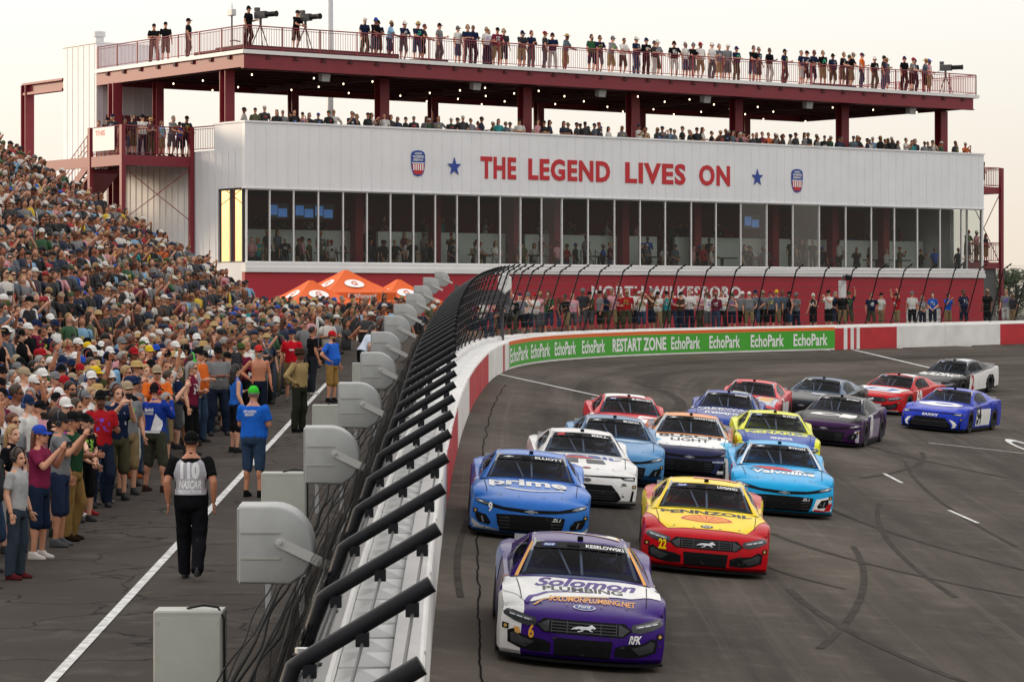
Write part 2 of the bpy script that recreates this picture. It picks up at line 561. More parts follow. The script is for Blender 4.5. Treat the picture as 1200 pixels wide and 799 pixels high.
for (p, q, bd, w) in (((652, 500), (742, 447), -2.4, .35), ((1080, 530), (1010, 560), .5, .14), ((800, 640), (745, 610), -.5, .1),
                      ((990, 690), (880, 655), .2, .1), ((1010, 493), (1060, 487), .2, .3), ((540, 700), (548, 610), .1, .1), ((1200, 700), (905, 625), .5, .14), ((1200, 668), (960, 590), .4, .12), ((1130, 799), (925, 690), .3, .13), ((880, 470), (760, 452), -.8, .3), ((1180, 560), (1010, 520), .3, .16), ((700, 520), (640, 600), -.3, .2),
                      ((960, 760), (1000, 640), -.35, .11), ((1120, 700), (1030, 590), .4, .1), ((1190, 640), (1060, 540), .4, .1)):
    strip("rubber_mark", track_px(*p), track_px(*q), w, z_track, M_SKID, lift=.002, bend=bd)
# seam of the paving along the foot of the wall
M_SEAM = mat("paving_seam", (.012, .011, .011), .95, spec=.02)
sv = MB()
prev = None
for i in range(0, 240):
    s = 14 + i * .35
    o = .55 + .06 * noise.noise((s * .5, 3, 0)) + .03 * noise.noise((s * 2.3, 9, 0))
    p = wall_pt(s, o, 0); q = wall_pt(s, o + .025 + .012 * noise.noise((s, 1, 1)), 0)
    for r in (p, q): sv.v.append((r.x, r.y, z_track(r.x, r.y) + .007))
    if i: sv.face((2 * i - 2, 2 * i - 1, 2 * i + 1, 2 * i))
struct(sv.build("paving_seam", M_SEAM))

# ---------------------------------------------------------------- barrier wall
def s_of_Y(Y):
    lo, hi = 0.0, 125.0
    for _ in range(40):
        m_ = (lo + hi) / 2
        if wall_at(m_)[0].y < Y: lo = m_
        else: hi = m_
    return lo
S_END = WLEN - 12
S_BAN0, S_BAN1 = s_at_px(597), s_at_px(978)
segs = [(s_of_Y(50), s_of_Y(64), 1), (s_of_Y(76.5), s_of_Y(92), 1), (s_at_px(589.5), s_at_px(591.5), 1),
        (S_BAN1, s_at_px(989), 1), (s_at_px(993), s_at_px(997), 1), (s_at_px(1000.5), s_at_px(1004), 1), (s_at_px(1007.5), s_at_px(1051), 1),
        (s_at_px(1172), S_END, 1)]
wall = empty("barrier_wall", wall_pt(60, 0, 0))
tag(wall, "white and red padded steel barrier wall curving round the outside of the track", "barrier")
WL = wall.location.copy()
def wp(s, o, h): return wall_pt(s, o, h) - WL
cuts = sorted({s for g in segs for s in g[:2]} | {6 + .75 * i for i in range(int((S_END - 6) / .75))})
fm = MB()
rows = [(-.004, -.15), (0, .14), (0, .5), (0, .94), (-.02, .985), (-.05, 1.0)]
for s in cuts:
    for o, h in rows: fm.v.append(tuple(wp(s, o, h)))
R = len(rows)
for i in range(len(cuts) - 1):
    mid = (cuts[i] + cuts[i + 1]) / 2
    fm.cur = 1 if any(a0 < mid < b0 for a0, b0, _ in segs) else 0
    slant = any(abs(mid - x) < .4 for x in ())
    for j in range(R - 1):
        a0 = i * R + j; fm.cur_ = fm.cur
        if j >= 3 and fm.cur: 
            fm.f.append((a0, a0 + 1, a0 + R + 1, a0 + R)); fm.mi.append(0)
        else:
            fm.face((a0, a0 + 1, a0 + R + 1, a0 + R))
fm.build("wall_face", [M_WHITE, M_RED], wall)
for sj in [8 + 6.1 * i for i in range(24)]:
    j_ = MB(); j_.hexa([wp(sj, .004, .02), wp(sj + .018, .004, .02), wp(sj + .018, -.01, .02), wp(sj, -.01, .02),
                        wp(sj, .004, .99), wp(sj + .018, .004, .99), wp(sj + .018, -.01, .99), wp(sj, -.01, .99)])
    j_.build("joint", M_CONC, wall)
# cap of the steel barrier, the foam blocks behind it and the concrete wall that carries the fence
def ribbon(mb, prof, s0, s1, st=.75):
    n = int((s1 - s0) / st); k = len(prof); b0 = len(mb.v)
    for i in range(n + 1):
        s = s0 + (s1 - s0) * i / n
        for o, h in prof: mb.v.append(tuple(wp(s, o, h)))
    for i in range(n):
        for j in range(k - 1):
            a0 = b0 + i * k + j; mb.face((a0, a0 + 1, a0 + k + 1, a0 + k))
cp = MB(); ribbon(cp, [(-.05, 1.0), (-.30, 1.0), (-.30, .80)], 6, S_END); cp.build("wall_cap", M_WHITE, wall)
cw = MB(); ribbon(cw, [(-.80, .55), (-.80, 1.03), (-.83, 1.06), (-1.18, 1.06), (-1.22, 1.03), (-1.22, -.4)], 6, S_END); cw.build("concrete_wall", M_WHITE, wall)
fb = MB()
s = 6.0
while s < S_END - 1:
    h = .90 + .02 * random.random(); L_ = .93
    c4 = [wp(s + .02, -.31, h), wp(s + L_, -.31, h), wp(s + L_, -.79, h), wp(s + .02, -.79, h)]
    mid = wp(s + L_ * .5, -.55, h + .06)
    lo4 = [p - Vector((0, 0, .35)) for p in c4]
    fb.add(c4 + [mid] + lo4, [(0, 1, 4), (1, 2, 4), (2, 3, 4), (3, 0, 4), (0, 5, 6, 1), (1, 6, 7, 2), (2, 7, 8, 3), (3, 8, 5, 0)])
    s += .96
fb.build("foam_block", M_WSTEP, wall)
# the long green banner on the wall face
def band(name, s0, s1, h0, h1, o, m):
    b_ = MB(); n = int((s1 - s0) / .4) + 1
    for i in range(n + 1):
        s = s0 + (s1 - s0) * i / n
        for oo, hh in ((o - .006, h0), (o, h0), (o, h1), (o - .006, h1)): b_.v.append(tuple(wp(s, oo, hh)))
    for i in range(n):
        for j in range(3):
            a0 = i * 4 + j; b_.face((a0, a0 + 1, a0 + 5, a0 + 4))
    return b_.build(name, m, wall)
ban = band("green_banner", S_BAN0, S_BAN1, .07, .84, .008, M_GREEN)
band("orange_stripe", S_BAN0 - .1, S_BAN1, .845, .985, .009, M_ORANGE)
def px_of(s, o=0.0):
    p, T, N = wall_at(s); q = p + N * o
    return 600 + F * q.x / q.y
def wall_text(txt, pc, size, h, wpx, m=M_LETW, bold=.012):
    """lettering on the banner: centred at the stretch of wall surveyed at column pc, wpx wide in the photograph"""
    v, f = text_mesh(txt, size, bold)
    sc = s_at_px(pc, 0)
    x0, x1 = min(p[0] for p in v), max(p[0] for p in v)
    w = (x1 - x0); rate = (px_of(sc + .6) - px_of(sc - .6)) / 1.2
    ws_ = wpx / rate / w
    b_ = MB()
    b_.add([wp(sc + (p[0] - (x0 + x1) / 2) * ws_, .014, h + p[1]) for p in v], f)
    b_.build("lettering", m, ban)
for pc, w_ in ((607, 21), (632, 22.5), (661.5, 25), (695, 27), (803, 34), (849, 36), (899, 39), (950, 40)):
    wall_text("EchoPark", pc, .50, .22, w_, bold=.03)
wall_text("RESTART ZONE", 747, .50, .22, 63, bold=.045)

# ---------------------------------------------------------------- catch fence
fence = empty("catch_fence", wall_pt(60, -1.0, 1.06))
tag(fence, "tall black catch fence of leaning bent posts, wire mesh and cables along the wall", "fence")
FL = fence.location.copy()
def fp(s, o, h): return wall_pt(s, o, h) - FL
PB, PK, PT = (-.98, 1.05), (-.175, 3.45), (.28, 3.72)
s = s_of_Y(7.59); posts = []
while s < S_END - 2 and len(posts) < 96:
    posts.append(s); s += 1.75
for s in posts:
    p = MB()
    kn = fp(s, PK[0] + .0, PK[1])
    a0, b0 = fp(s, *PB), fp(s, *PT)
    p.tube([a0, a0.lerp(kn, .93), kn + Vector((0, 0, 0)), kn.lerp(b0, .08), b0], .0285, 10)
    for t in (.12, .5, .86):                              # cable clamps under the arm
        c = kn.lerp(b0, t)
        _, T, N = wall_at(s)
        p.box(c.x - .022, c.x + .022, c.y - .022, c.y + .022, c.z - .07, c.z - .024)
    for t in (.2, .45, .7, .9):
        c = a0.lerp(kn, t)
        p.box(c.x - .035, c.x + .035, c.y - .03, c.y + .03, c.z - .02, c.z + .02)
    p.box(a0.x - .08, a0.x + .08, a0.y - .08, a0.y + .08, a0.z, a0.z + .02)
    p.build("post", M_BLACKPIPE, fence, smooth=40.0)
def along(o, h, r, name, m, s0=None, s1=None, wob=0.0, st=.81, seed=0, n=5):
    t = MB(); pts = []
    s = s0 if s0 else posts[0] - 1.5
    while s < (s1 or posts[-1] + 1):
        pts.append(fp(s, o + wob * noise.noise((s * .45, seed, 1)), h + wob * noise.noise((s * .5, seed, 7)))); s += st
    t.tube(pts, r, n); return t.build(name, m, fence, smooth=True)
def on_post(t): return (PB[0] + (PK[0] - PB[0]) * t + .035, PB[1] + (PK[1] - PB[1]) * t)
def on_arm(t): return (PK[0] + (PT[0] - PK[0]) * t, PK[1] + (PT[1] - PK[1]) * t - .06)
for t in (.07, .2, .33, .45, .58, .7, .82, .93):
    along(*on_post(t), .008, "cable", M_CABLE)
for t in (.12, .5, .86):
    along(*on_arm(t), .006, "cable", M_CABLE)
# wires between neighbouring arms
M_MESH = bpy.data.materials.new("chain_link"); M_MESH.use_nodes = True
def _chain():
    nt = M_MESH.node_tree; b = nt.nodes["Principled BSDF"]; out = nt.nodes["Material Output"]
    b.inputs['Base Color'].default_value = (.018, .018, .019, 1); b.inputs['Roughness'].default_value = .6; b.inputs['Specular IOR Level'].default_value = .2
    at = nt.nodes.new("ShaderNodeAttribute"); at.attribute_name = "lane"
    sp = nt.nodes.new("ShaderNodeSeparateXYZ"); nt.links.new(at.outputs['Vector'], sp.inputs[0])
    wd = nt.nodes.new("ShaderNodeMath"); wd.operation = 'MULTIPLY_ADD'; wd.inputs[1].default_value = .0075; wd.inputs[2].default_value = .0036
    nt.links.new(sp.outputs[2], wd.inputs[0])
    def diag(sign):
        a = nt.nodes.new("ShaderNodeMath"); a.operation = 'MULTIPLY_ADD'; a.inputs[1].default_value = sign
        nt.links.new(sp.outputs[1], a.inputs[0]); nt.links.new(sp.outputs[0], a.inputs[2])
        p = nt.nodes.new("ShaderNodeMath"); p.operation = 'PINGPONG'; p.inputs[1].default_value = .045
        nt.links.new(a.outputs[0], p.inputs[0])
        l = nt.nodes.new("ShaderNodeMath"); l.operation = 'LESS_THAN'
        nt.links.new(p.outputs[0], l.inputs[0]); nt.links.new(wd.outputs[0], l.inputs[1]); return l.outputs[0]
    mx = nt.nodes.new("ShaderNodeMath"); mx.operation = 'MAXIMUM'
    nt.links.new(diag(1), mx.inputs[0]); nt.links.new(diag(-1), mx.inputs[1])
    tr = nt.nodes.new("ShaderNodeBsdfTransparent"); ms = nt.nodes.new("ShaderNodeMixShader")
    nt.links.new(mx.outputs[0], ms.inputs[0]); nt.links.new(tr.outputs[0], ms.inputs[1]); nt.links.new(b.outputs[0], ms.inputs[2])
    nt.links.new(ms.outputs[0], out.inputs[0])
_chain()
cm = MB(); ln = []; n = 0
s = posts[0] - 1.5; ss = []
while s < posts[-1] + 1: ss.append(s); s += .8
for s in ss:
    for t in (0, .33, .66, 1.0):
        o, h = on_post(t); cm.v.append(tuple(fp(s, o + .02, h))); ln.append((s, h * 1.02, 0))
for i in range(len(ss) - 1):
    for j in range(3):
        a0 = i * 4 + j; cm.face((a0, a0 + 1, a0 + 5, a0 + 4))
nl = s_of_Y(70)
for lay in range(1, 6):
    i0 = len(cm.v); kk = [s for s in ss if s < nl - lay * 4]
    for q, s in enumerate(kk):
        for t in (0, .33, .66, .96):
            o, h = on_post(t); wv = .05 * noise.noise((s * .7, t * 4, lay * 5.0))
            cm.v.append(tuple(fp(s, o - .03 * lay + wv, h))); ln.append((s + lay * .031, h * 1.02 + lay * .017, 1.0))
    for i in range(len(kk) - 1):
        for j in range(3):
            a0 = i0 + i * 4 + j; cm.face((a0, a0 + 1, a0 + 5, a0 + 4))
me = cm.mesh("wire_mesh", M_MESH, recalc=False)
at = me.attributes.new("lane", 'FLOAT_VECTOR', 'POINT'); at.data.foreach_set("vector", [c for l in ln for c in l])
link("wire_mesh", me, fence)
for k in range(13):
    along(-1.10 - .05 * (k % 5), .95 + .09 * k, .007 + .004 * (k % 3), "hose", M_HOSE, s_of_Y(8), s_of_Y(96), wob=.06, st=.5, seed=k * 3.1)
for k in range(4):
    along(-1.28 - .07 * k, .55 + .06 * k, .012, "hose", M_HOSE, s_of_Y(8), s_of_Y(80), wob=.08, st=.5, seed=40 + k * 3.1)
# grey standing pipe and bracket bolted between the nearest posts
g_ = MB(); p0 = fp(s_of_Y(10.3), -.22, 2.75); g_.tube([p0, p0 + Vector((.02, 0, .62))], .03, 10); g_.build("standing_pipe", M_STEEL, fence, smooth=40.0)

# ---------------------------------------------------------------- horn loudspeakers along the fence
def make_horn():
    r = empty("horn_speaker")
    b = MB()
    out = [(-.25, -.26), (-.25, .265), (-.02, .265)]
    for i in range(1, 10):
        t = PI / 2 - i * PI / 2 / 9 * 1.05
        out.append((-.02 + .28 * math.cos(t), -.04 + .305 * math.sin(t)))
    out += [(.245, -.12), (.2, -.2), (.1, -.27)]
    def rr(sc, y): return [(x * sc + (1 - sc) * -.05, y, z * sc) for x, z in out]
    b.loft([rr(.93, -.235), rr(.985, -.225), rr(1, -.2), rr(1, .2), rr(.985, .225), rr(.93, .235)])
    b.build("horn", M_GREYBOX, r, smooth=50.0)
    for z in (.085, -.09):
        g = MB(); g.box(-.235, .03, -.242, -.236, z - .006, z + .006); g.build("groove", M_CAB, r)
    g = MB(); g.box(-.262, -.249, -.215, .215, -.24, .245); g.build("mouth", M_STEEL, r)
    k = MB()
    a0 = Vector((.03, -.25, .02)); a1 = Vector((.36, -.26, -.14)); d = (a1 - a0).normalized(); n = Vector((-d.z, 0, d.x)) * .034
    ring = [a0 - d * .03 - n * .5, a0 + n * -1, a1 - n, a1 + n, a0 + n, a0 - d * .03 + n * .5]
    k.loft([ring, [p + Vector((0, .012, 0)) for p in ring]])
    k.tube([(.03, -.275, .02), (.03, -.22, .02)], .014, 8)
    k.build("bracket", mat("bracket_pale", (.5, .5, .48), .5), r)
    return r
yr = [8.7, 11.9, 15, 18.3, 21.5, 24.9, 28.2, 32, 35.5, 40.2, 44.4]
xr = [-.718, -.752, -.80, -.857, -.95, -1.0, -1.055, -1.08, -1.11, -1.14, -1.09]
def copy_tree(o, parent=None):
    c = o.copy(); COL.objects.link(c)
    if parent is not None: c.parent = parent
    for ch in list(o.children): copy_tree(ch, c)
    return c
horn0 = make_horn()
ordw = ["nearest", "second", "third", "fourth", "fifth", "sixth", "seventh", "eighth", "ninth", "tenth", "farthest"]
for i in range(11):
    o = horn0 if i == 0 else copy_tree(horn0)
    Y = yr[i] * 2.24; X = xr[i] * 2.24
    o.location = (X, Y, CZ - 2.24 + .0318 * Y)
    o.rotation_euler = (0, 0, math.radians(1.5 + 2 * (random.random() - .5)))
    tag(o, "grey horn loudspeaker hung on the catch fence, %s of the row counted from the camera" % ordw[i], "loudspeaker", "horn loudspeakers along the fence")
# ---------------------------------------------------------------- equipment cabinets behind the fence
cab0 = None
for i, (px, py, Y) in enumerate(((223, 713, 19.3), (334, 553, 29.4), (386, 474, 40.0), (428, 425, 52.5))):
    if cab0 is None:
        cab0 = empty("equipment_cabinet")
        b = MB(); b.bbox(-.235, .235, -.14, .14, .42, 1.5, .012); b.build("case", M_CAB, cab0)
        b = MB(); b.box(-.215, .215, -.146, -.141, .46, 1.46)
        b.build("door", mat("cabinet_door", (.42, .43, .385), .5, var=.08, scale=4), cab0)
        for (x, z) in ((-.2, 1.42), (.2, 1.42), (-.2, .5), (.2, .5)):
            q = MB(); q.tube([(x, -.15, z), (x, -.145, z)], .008, 6); q.build("screw", M_STEEL, cab0)
        b = MB(); b.box(-.2, -.15, -.05, .05, -.02, .43); b.box(.15, .2, -.05, .05, -.02, .43); b.build("stand", M_STEEL, cab0)
        b = MB(); b.tube([(-.02, -.02, 1.505), (.1, -.05, 1.53), (.2, -.1, 1.52), (.243, -.15, 1.45), (.246, -.155, 1.0), (.24, -.15, .5)], .008, 6)
        b.build("power_cord", M_HOSE, cab0, smooth=True)
        o = cab0
    else:
        o = copy_tree(cab0)
    X = (px - 600) / F * Y
    o.location = (X, Y, CZ + (HOR - py) / F * Y - 1.5)
    tag(o, ["pale grey equipment cabinet with a black cord, nearest the camera beside the fence", "pale grey cabinet behind the nearest horn loudspeaker",
            "pale grey cabinet behind the second horn loudspeaker", "pale grey cabinet behind the third horn loudspeaker, farthest of the cabinets"][i], "cabinet", "equipment cabinets by the fence")
# ---------------------------------------------------------------- the grandstand building
BANG = math.atan2(.597, .802)
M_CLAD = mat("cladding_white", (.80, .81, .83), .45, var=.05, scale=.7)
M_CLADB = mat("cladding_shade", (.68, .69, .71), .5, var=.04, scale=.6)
M_CREAM = mat("trim_white", (.78, .77, .76), .5, var=.04, scale=1)
M_BRED = mat("painted_red_wall", hx("ab2030"), .5, var=.06, scale=1.2)
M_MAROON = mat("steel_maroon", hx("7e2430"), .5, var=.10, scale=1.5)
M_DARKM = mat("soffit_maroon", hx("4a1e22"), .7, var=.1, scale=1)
M_LRED = mat("letter_red", hx("c0202b"), .45)
M_LBLUE = mat("letter_blue", hx("22459a"), .45)
M_DARKG = mat("dark_grey_panel", (.12, .12, .12), .6)
M_FLOOR = mat("room_floor", (.16, .15, .14), .6, var=.1)
M_PALE = mat("room_half_wall", (.72, .78, .72), .6, var=.05)
M_RWALL = mat("room_red_wall", hx("8c2530"), .6, var=.1)
M_BULB = mat("bulb", (1.0, .82, .55), emit=3.0)
M_SCREEN = mat("screen_blue", (.12, .3, .75), emit=.16)
M_DGREY = mat("dark_grey", (.06, .06, .065), .5)
M_LITE = mat("light_grey", (.6, .6, .6), .5)
M_ORNG = mat("canopy_orange", hx("e0601a"), .7, var=.06, scale=3)

def glass_mat(name, tint, refl, rough=.02):
    m = bpy.data.materials.new(name); m.use_nodes = True; nt = m.node_tree
    for n in list(nt.nodes): nt.nodes.remove(n)
    out = nt.nodes.new("ShaderNodeOutputMaterial")
    tr = nt.nodes.new("ShaderNodeBsdfTransparent"); tr.inputs[0].default_value = (*tint, 1)
    gl = nt.nodes.new("ShaderNodeBsdfGlossy"); gl.inputs[0].default_value = (.9, .92, .95, 1); gl.inputs['Roughness'].default_value = rough
    fr = nt.nodes.new("ShaderNodeLayerWeight"); fr.inputs[0].default_value = refl
    ms = nt.nodes.new("ShaderNodeMixShader")
    nt.links.new(fr.outputs['Fresnel'], ms.inputs[0]); nt.links.new(tr.outputs[0], ms.inputs[1]); nt.links.new(gl.outputs[0], ms.inputs[2])
    nt.links.new(ms.outputs[0], out.inputs[0]); MATS[name] = m
    return m
M_GLASS = glass_mat("window_glass", (.82, .85, .84), .27)
M_MIRROR = glass_mat("side_glass", (.2, .2, .2), .62)

Z0 = CZ
bld = empty("grandstand_building", (-11.77, 125.3, Z0), BANG)
tag(bld, "long white and maroon grandstand building with a band of windows and roof deck", "building")
BM_ = Matrix.Translation((-11.77, 125.3, Z0)) @ Matrix.Rotation(BANG, 4, 'Z')
def u_px(px):                               # position along the facade of an image column
    r = (px - 600) / F
    return (r * 125.3 + 11.77) / (.802 - .597 * r)
LU, DV = 46.3, 13.5
GZ = -1.35
def bpart(name, m, fn, parent=bld, smooth=False):
    b = MB(); fn(b); return b.build(name, m, parent, smooth)

# shell of the main block
bpart("lower_wall", M_BRED, lambda b: (b.box(0, u_px(1062), -.0, .25, GZ, 1.48), b.box(u_px(1104), LU, 0, .25, GZ, 1.48), b.box(u_px(1062), u_px(1104), 0, .25, -.1, 1.48)))
bpart("garage_door", M_LITE, lambda b: [b.box(u_px(1062), u_px(1104), .1, .18, GZ + .3 * k, GZ + .3 * k + .285) for k in range(5)])
bpart("window_ledge", M_CREAM, lambda b: (b.box(-.03, LU + .03, -.12, .3, 1.48, 1.70), b.box(-.02, LU + .02, -.06, .3, 1.70, 1.90)))
def clad(b):
    b.box(0, LU, 0, .22, 5.2, 8.08)
    b.box(-.04, LU + .04, -.05, .3, 8.08, 8.16)
    b.box(-.02, LU + .02, -.03, .24, 5.16, 5.22)
    u = .55
    while u < LU - .2:
        b.box(u, u + .025, -.022, .0, 5.23, 8.07); u += .56
bpart("parapet_cladding", M_CLAD, clad)
def side(b):
    b.box(-.0, .2, .22, 2.6, 5.2, 8.08); b.box(-.04, .25, .3, 2.65, 8.08, 8.16)
    b.box(0, .2, 2.6, DV, 5.2, 6.95); b.box(0, .2, 2.3, DV, 1.9, 5.2); b.box(0, .2, 0.25, DV, 1.2, 1.9)
    b.box(0, .2, .25, 5.2, GZ, 1.2); b.box(0, .2, 6.9, DV, GZ, 1.2)
    v = .8
    while v < DV:
        b.box(-.022, .0, v, v + .025, 1.95 if v > 2.4 else 5.22, 6.9); v += .56
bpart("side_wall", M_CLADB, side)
bpart("side_door", M_DARKG, lambda b: b.box(.05, .12, 5.2, 6.9, GZ, 1.2))
bpart("side_door_trim", M_CREAM, lambda b: (b.box(-.03, .1, 5.3, 5.42, GZ, 1.05), b.box(-.03, .1, 6.65, 6.77, GZ, 1.05), b.box(-.03, .1, 5.3, 6.77, 1.05, 1.17), b.box(-.02, .1, 5.98, 6.06, GZ, 1.05)))
bpart("end_wall", M_CLAD, lambda b: (b.box(LU - .2, LU, .25, DV, 5.2, 8.08), b.box(LU - .2, LU, 2.3, DV, GZ, 5.2), b.box(LU - .2, LU, .25, 2.3, GZ, 1.9)))
bpart("terrace_floor", M_FLOOR, lambda b: b.box(.2, LU - .2, .22, DV, 6.75, 6.95))
bpart("room_ceiling", M_DARKG, lambda b: b.box(.2, LU - .2, .24, DV - .2, 5.24, 5.34))
bpart("room_floor", M_FLOOR, lambda b: b.box(.2, LU - .2, .3, 4.4, 1.5, 1.7))
bpart("room_step", M_FLOOR, lambda b: b.box(.2, LU - .2, 4.4, DV - .2, 2.3, 2.5))
bpart("room_half_wall", M_PALE, lambda b: [b.box(a, c, 4.2, 4.38, 1.7, 3.5) for a, c in ((.4, 8.6), (9.9, 17.4), (18.6, 27.0), (28.2, 36.3), (37.4, LU - .4))])
bpart("room_back_wall", M_RWALL, lambda b: b.box(.2, LU - .2, 9.0, 9.2, 2.5, 5.24))
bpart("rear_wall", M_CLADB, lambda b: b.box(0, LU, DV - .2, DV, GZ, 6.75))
for uu in [u_px(p) for p in (468, 560, 655, 703, 783, 868, 960, 1030, 1090)]:
    bpart("room_column", M_RWALL, lambda b: b.box(uu - .22, uu + .22, 3.3, 3.75, 1.7, 5.24))
for px in (357, 388, 411, 915):
    uu = u_px(px)
    sc_ = bpart("monitor", M_DGREY, lambda b: b.box(uu - .55, uu + .55, 2.2, 2.26, 3.95, 4.65))
    bpart("screen", M_SCREEN, lambda b: (b.box(uu - .5, uu - .06, 2.19, 2.195, 4.1, 4.55), b.box(uu - .02, uu + .45, 2.19, 2.195, 4.02, 4.4)), sc_)
for k, px in enumerate((350, 420, 505, 600, 655, 735, 812, 880, 925, 1000, 1062, 1085)):
    uu = u_px(px)
    bpart("counter", M_DGREY, lambda b: (b.bbox(uu - .8, uu + .8, 1.9, 2.5, 2.38, 2.44, .01), b.box(uu - .06, uu + .06, 2.15, 2.27, 1.7, 2.38)))
for px in (498, 740, 757):
    uu = u_px(px)
    bpart("room_rail", M_DGREY, lambda b: (b.tube([(uu, 4.0, 1.7), (uu, 4.0, 2.75), (uu + .8, 4.0, 2.2), (uu + .8, 4.0, 1.7)], .03, 6)))
# the windows
mull = [290, 317, 345, 374, 403, 431, 458.5, 485.5, 511, 536.5, 562, 587, 611, 635.5, 659.5, 690, 721, 751, 780.5, 811, 840, 869, 899.5, 930, 961, 992, 1022, 1049, 1076, 1102.5, 1128, 1152.5]
US = [max(.06, u_px(p)) for p in mull]
fr0 = M_CREAM
for a, c in zip(US, US[1:]):
    w = bpart("window", M_CREAM, lambda b: (b.box(a - .027, a + .027, .04, .16, 1.9, 5.17), b.box(a + .035, c - .035, .06, .14, 1.9, 1.96), b.box(a + .035, c - .035, .06, .14, 5.11, 5.17)))
    bpart("pane", M_GLASS, lambda b: b.add([(a + .035, .1, 1.96), (c - .035, .1, 1.96), (c - .035, .1, 5.11), (a + .035, .1, 5.11)], [(0, 1, 2, 3)]), w)
bpart("corner_mullion", M_CREAM, lambda b: (b.box(LU - .1, LU, .02, .2, 1.9, 5.17),))
for a, c in ((.25, 1.27), (1.27, 2.25)):
    w = bpart("window", M_DGREY, lambda b: (b.box(.03, .15, a, a + .07, 1.9, 5.17), b.box(.03, .15, c - .05, c, 1.9, 5.17), b.box(.05, .13, a + .07, c - .05, 1.9, 1.96), b.box(.05, .13, a + .07, c - .05, 5.11, 5.17)))
    bpart("pane", M_MIRROR, lambda b: b.add([(.08, a + .07, 1.96), (.08, c - .05, 1.96), (.08, c - .05, 5.11), (.08, a + .07, 5.11)], [(0, 1, 2, 3)]), w)
for a, c in ((.2, 1.2), (1.2, 2.25)):
    w = bpart("window", M_CREAM, lambda b: (b.box(LU - .15, LU - .03, c - .06, c, 1.9, 5.17), b.box(LU - .13, LU - .05, a, c - .06, 1.9, 1.96)))
    bpart("pane", M_GLASS, lambda b: b.add([(LU - .09, a, 1.96), (LU - .09, c - .06, 1.96), (LU - .09, c - .06, 5.15), (LU - .09, a, 5.15)], [(0, 1, 2, 3)]), w)

# lettering, stars and shields on the parapet
def onwall(b, v, f, u0, zc, y0=-.028, th=.03, sx=1.0):
    n = len(v)
    b.add([(u0 + p[0] * sx, y0, zc + p[1]) for p in v], f)
def letters(txt, pxa, pxb, zlo, zhi, m, bold=.05, y0=-.034, z_shift=0):
    v, f = text_mesh(txt, 1.0, bold, 0, 0.0, 1.12)
    x0, x1 = min(p[0] for p in v), max(p[0] for p in v); y0_, y1_ = min(p[1] for p in v), max(p[1] for p in v)
    ua, ub = u_px(pxa), u_px(pxb)
    b = MB()
    P = lambda p: (ua + (p[0] - x0) / (x1 - x0) * (ub - ua), y0, zlo + (p[1] - y0_) / (y1_ - y0_) * (zhi - zlo))
    b.add([P(p) for p in v], f)
    # give the letters their thickness
    from collections import Counter
    cnt = Counter()
    for q in f:
        for i in range(len(q)): cnt[tuple(sorted((q[i], q[(i + 1) % len(q)])))] += 1
    nv = len(b.v); b.add([(x, y + .03, z) for x, y, z in [P(p) for p in v]], [])
    for (i, j), c in cnt.items():
        if c == 1: b.face((i, j, j + nv, i + nv))
    return b.build("lettering", m, bld)
letters("THE", 563, 604.5, 5.94, 6.97, M_LRED)
letters("LEGEND", 619, 714.5, 5.94, 6.97, M_LRED)
letters("LIVES", 732.5, 803, 5.94, 6.97, M_LRED)
letters("ON", 819, 855, 5.94, 6.97, M_LRED)
letters("NORTH WILKESBORO", 693, 868, .35, .95, M_LETW, .04, y0=-.012)
def star(px, zc, r):
    uu = u_px(px); pts = []
    for k in range(10):
        t = PI / 2 + k * PI / 5; rr = r if k % 2 == 0 else r * .40
        pts.append((uu + rr * math.cos(t), zc + rr * 1.12 * math.sin(t)))
    bpart("star", M_LBLUE, lambda b: b.prism(pts, lambda x, z: (x, -.05, z), lambda x, z: (x, -.024, z)))
star(532, 6.43, .40); star(887, 6.43, .40)
def shield(px, zc, sc=1.0):
    uu = u_px(px)
    base = [(0, .62), (.2, .6), (.36, .53), (.42, .42), (.43, .1), (.40, -.2), (.33, -.48), (.22, -.6), (0, -.66)]
    outl = base + [(-x, z) for x, z in base[-2:0:-1]]
    def lay(name, m, pts, y, parent):
        pts = [(uu + x * sc, zc + z * sc * 1.02) for x, z in pts]
        return bpart(name, m, lambda b: b.prism(pts, lambda x, z: (x, y, z), lambda x, z: (x, y + .012, z)), parent)
    sh = lay("shield_emblem", M_LBLUE, outl, -.036, bld)
    def clip(z0, z1, s_=.9):
        rt = [(x * s_, z * s_) for x, z in base if z0 < z * s_ < z1]
        def xa(z):
            bb = [(x * s_, zz * s_) for x, zz in base]
            for (x0, za), (x1, zb) in zip(bb, bb[1:]):
                if za >= z >= zb: return x0 + (x1 - x0) * (za - z) / (za - zb)
            return 0
        r = [(xa(z1), z1)] + rt + [(xa(z0), z0)]
        return r + [(-x, z) for x, z in reversed(r)]
    lay("shield_field", M_LRED, clip(-.56, -.02), -.044, sh)
    lay("shield_band", M_LETW, clip(-.03, .015), -.05, sh)
    for k in range(-2, 3):
        x = k * .135
        lay("shield_stripe", M_LETW, [(x - .036, -.36), (x + .036, -.36), (x + .036, -.05), (x - .036, -.05)], -.05, sh)
    for t, z, w, s_ in (("NORTH", .42, .42, .10), ("WILKESBORO", .26, .68, .11), ("SPEEDWAY", .10, .62, .11)):
        v, f = text_mesh(t, 1.0, .04); x0, x1 = min(p[0] for p in v), max(p[0] for p in v)
        b = MB(); b.add([(uu + ((p[0] - x0) / (x1 - x0) - .5) * w * sc, -.052, zc + (z + p[1] * s_) * sc) for p in v], f); b.build("shield_lettering", M_LETW, sh)
shield(489.5, 6.55, .92); shield(933.5, 6.36, .92)

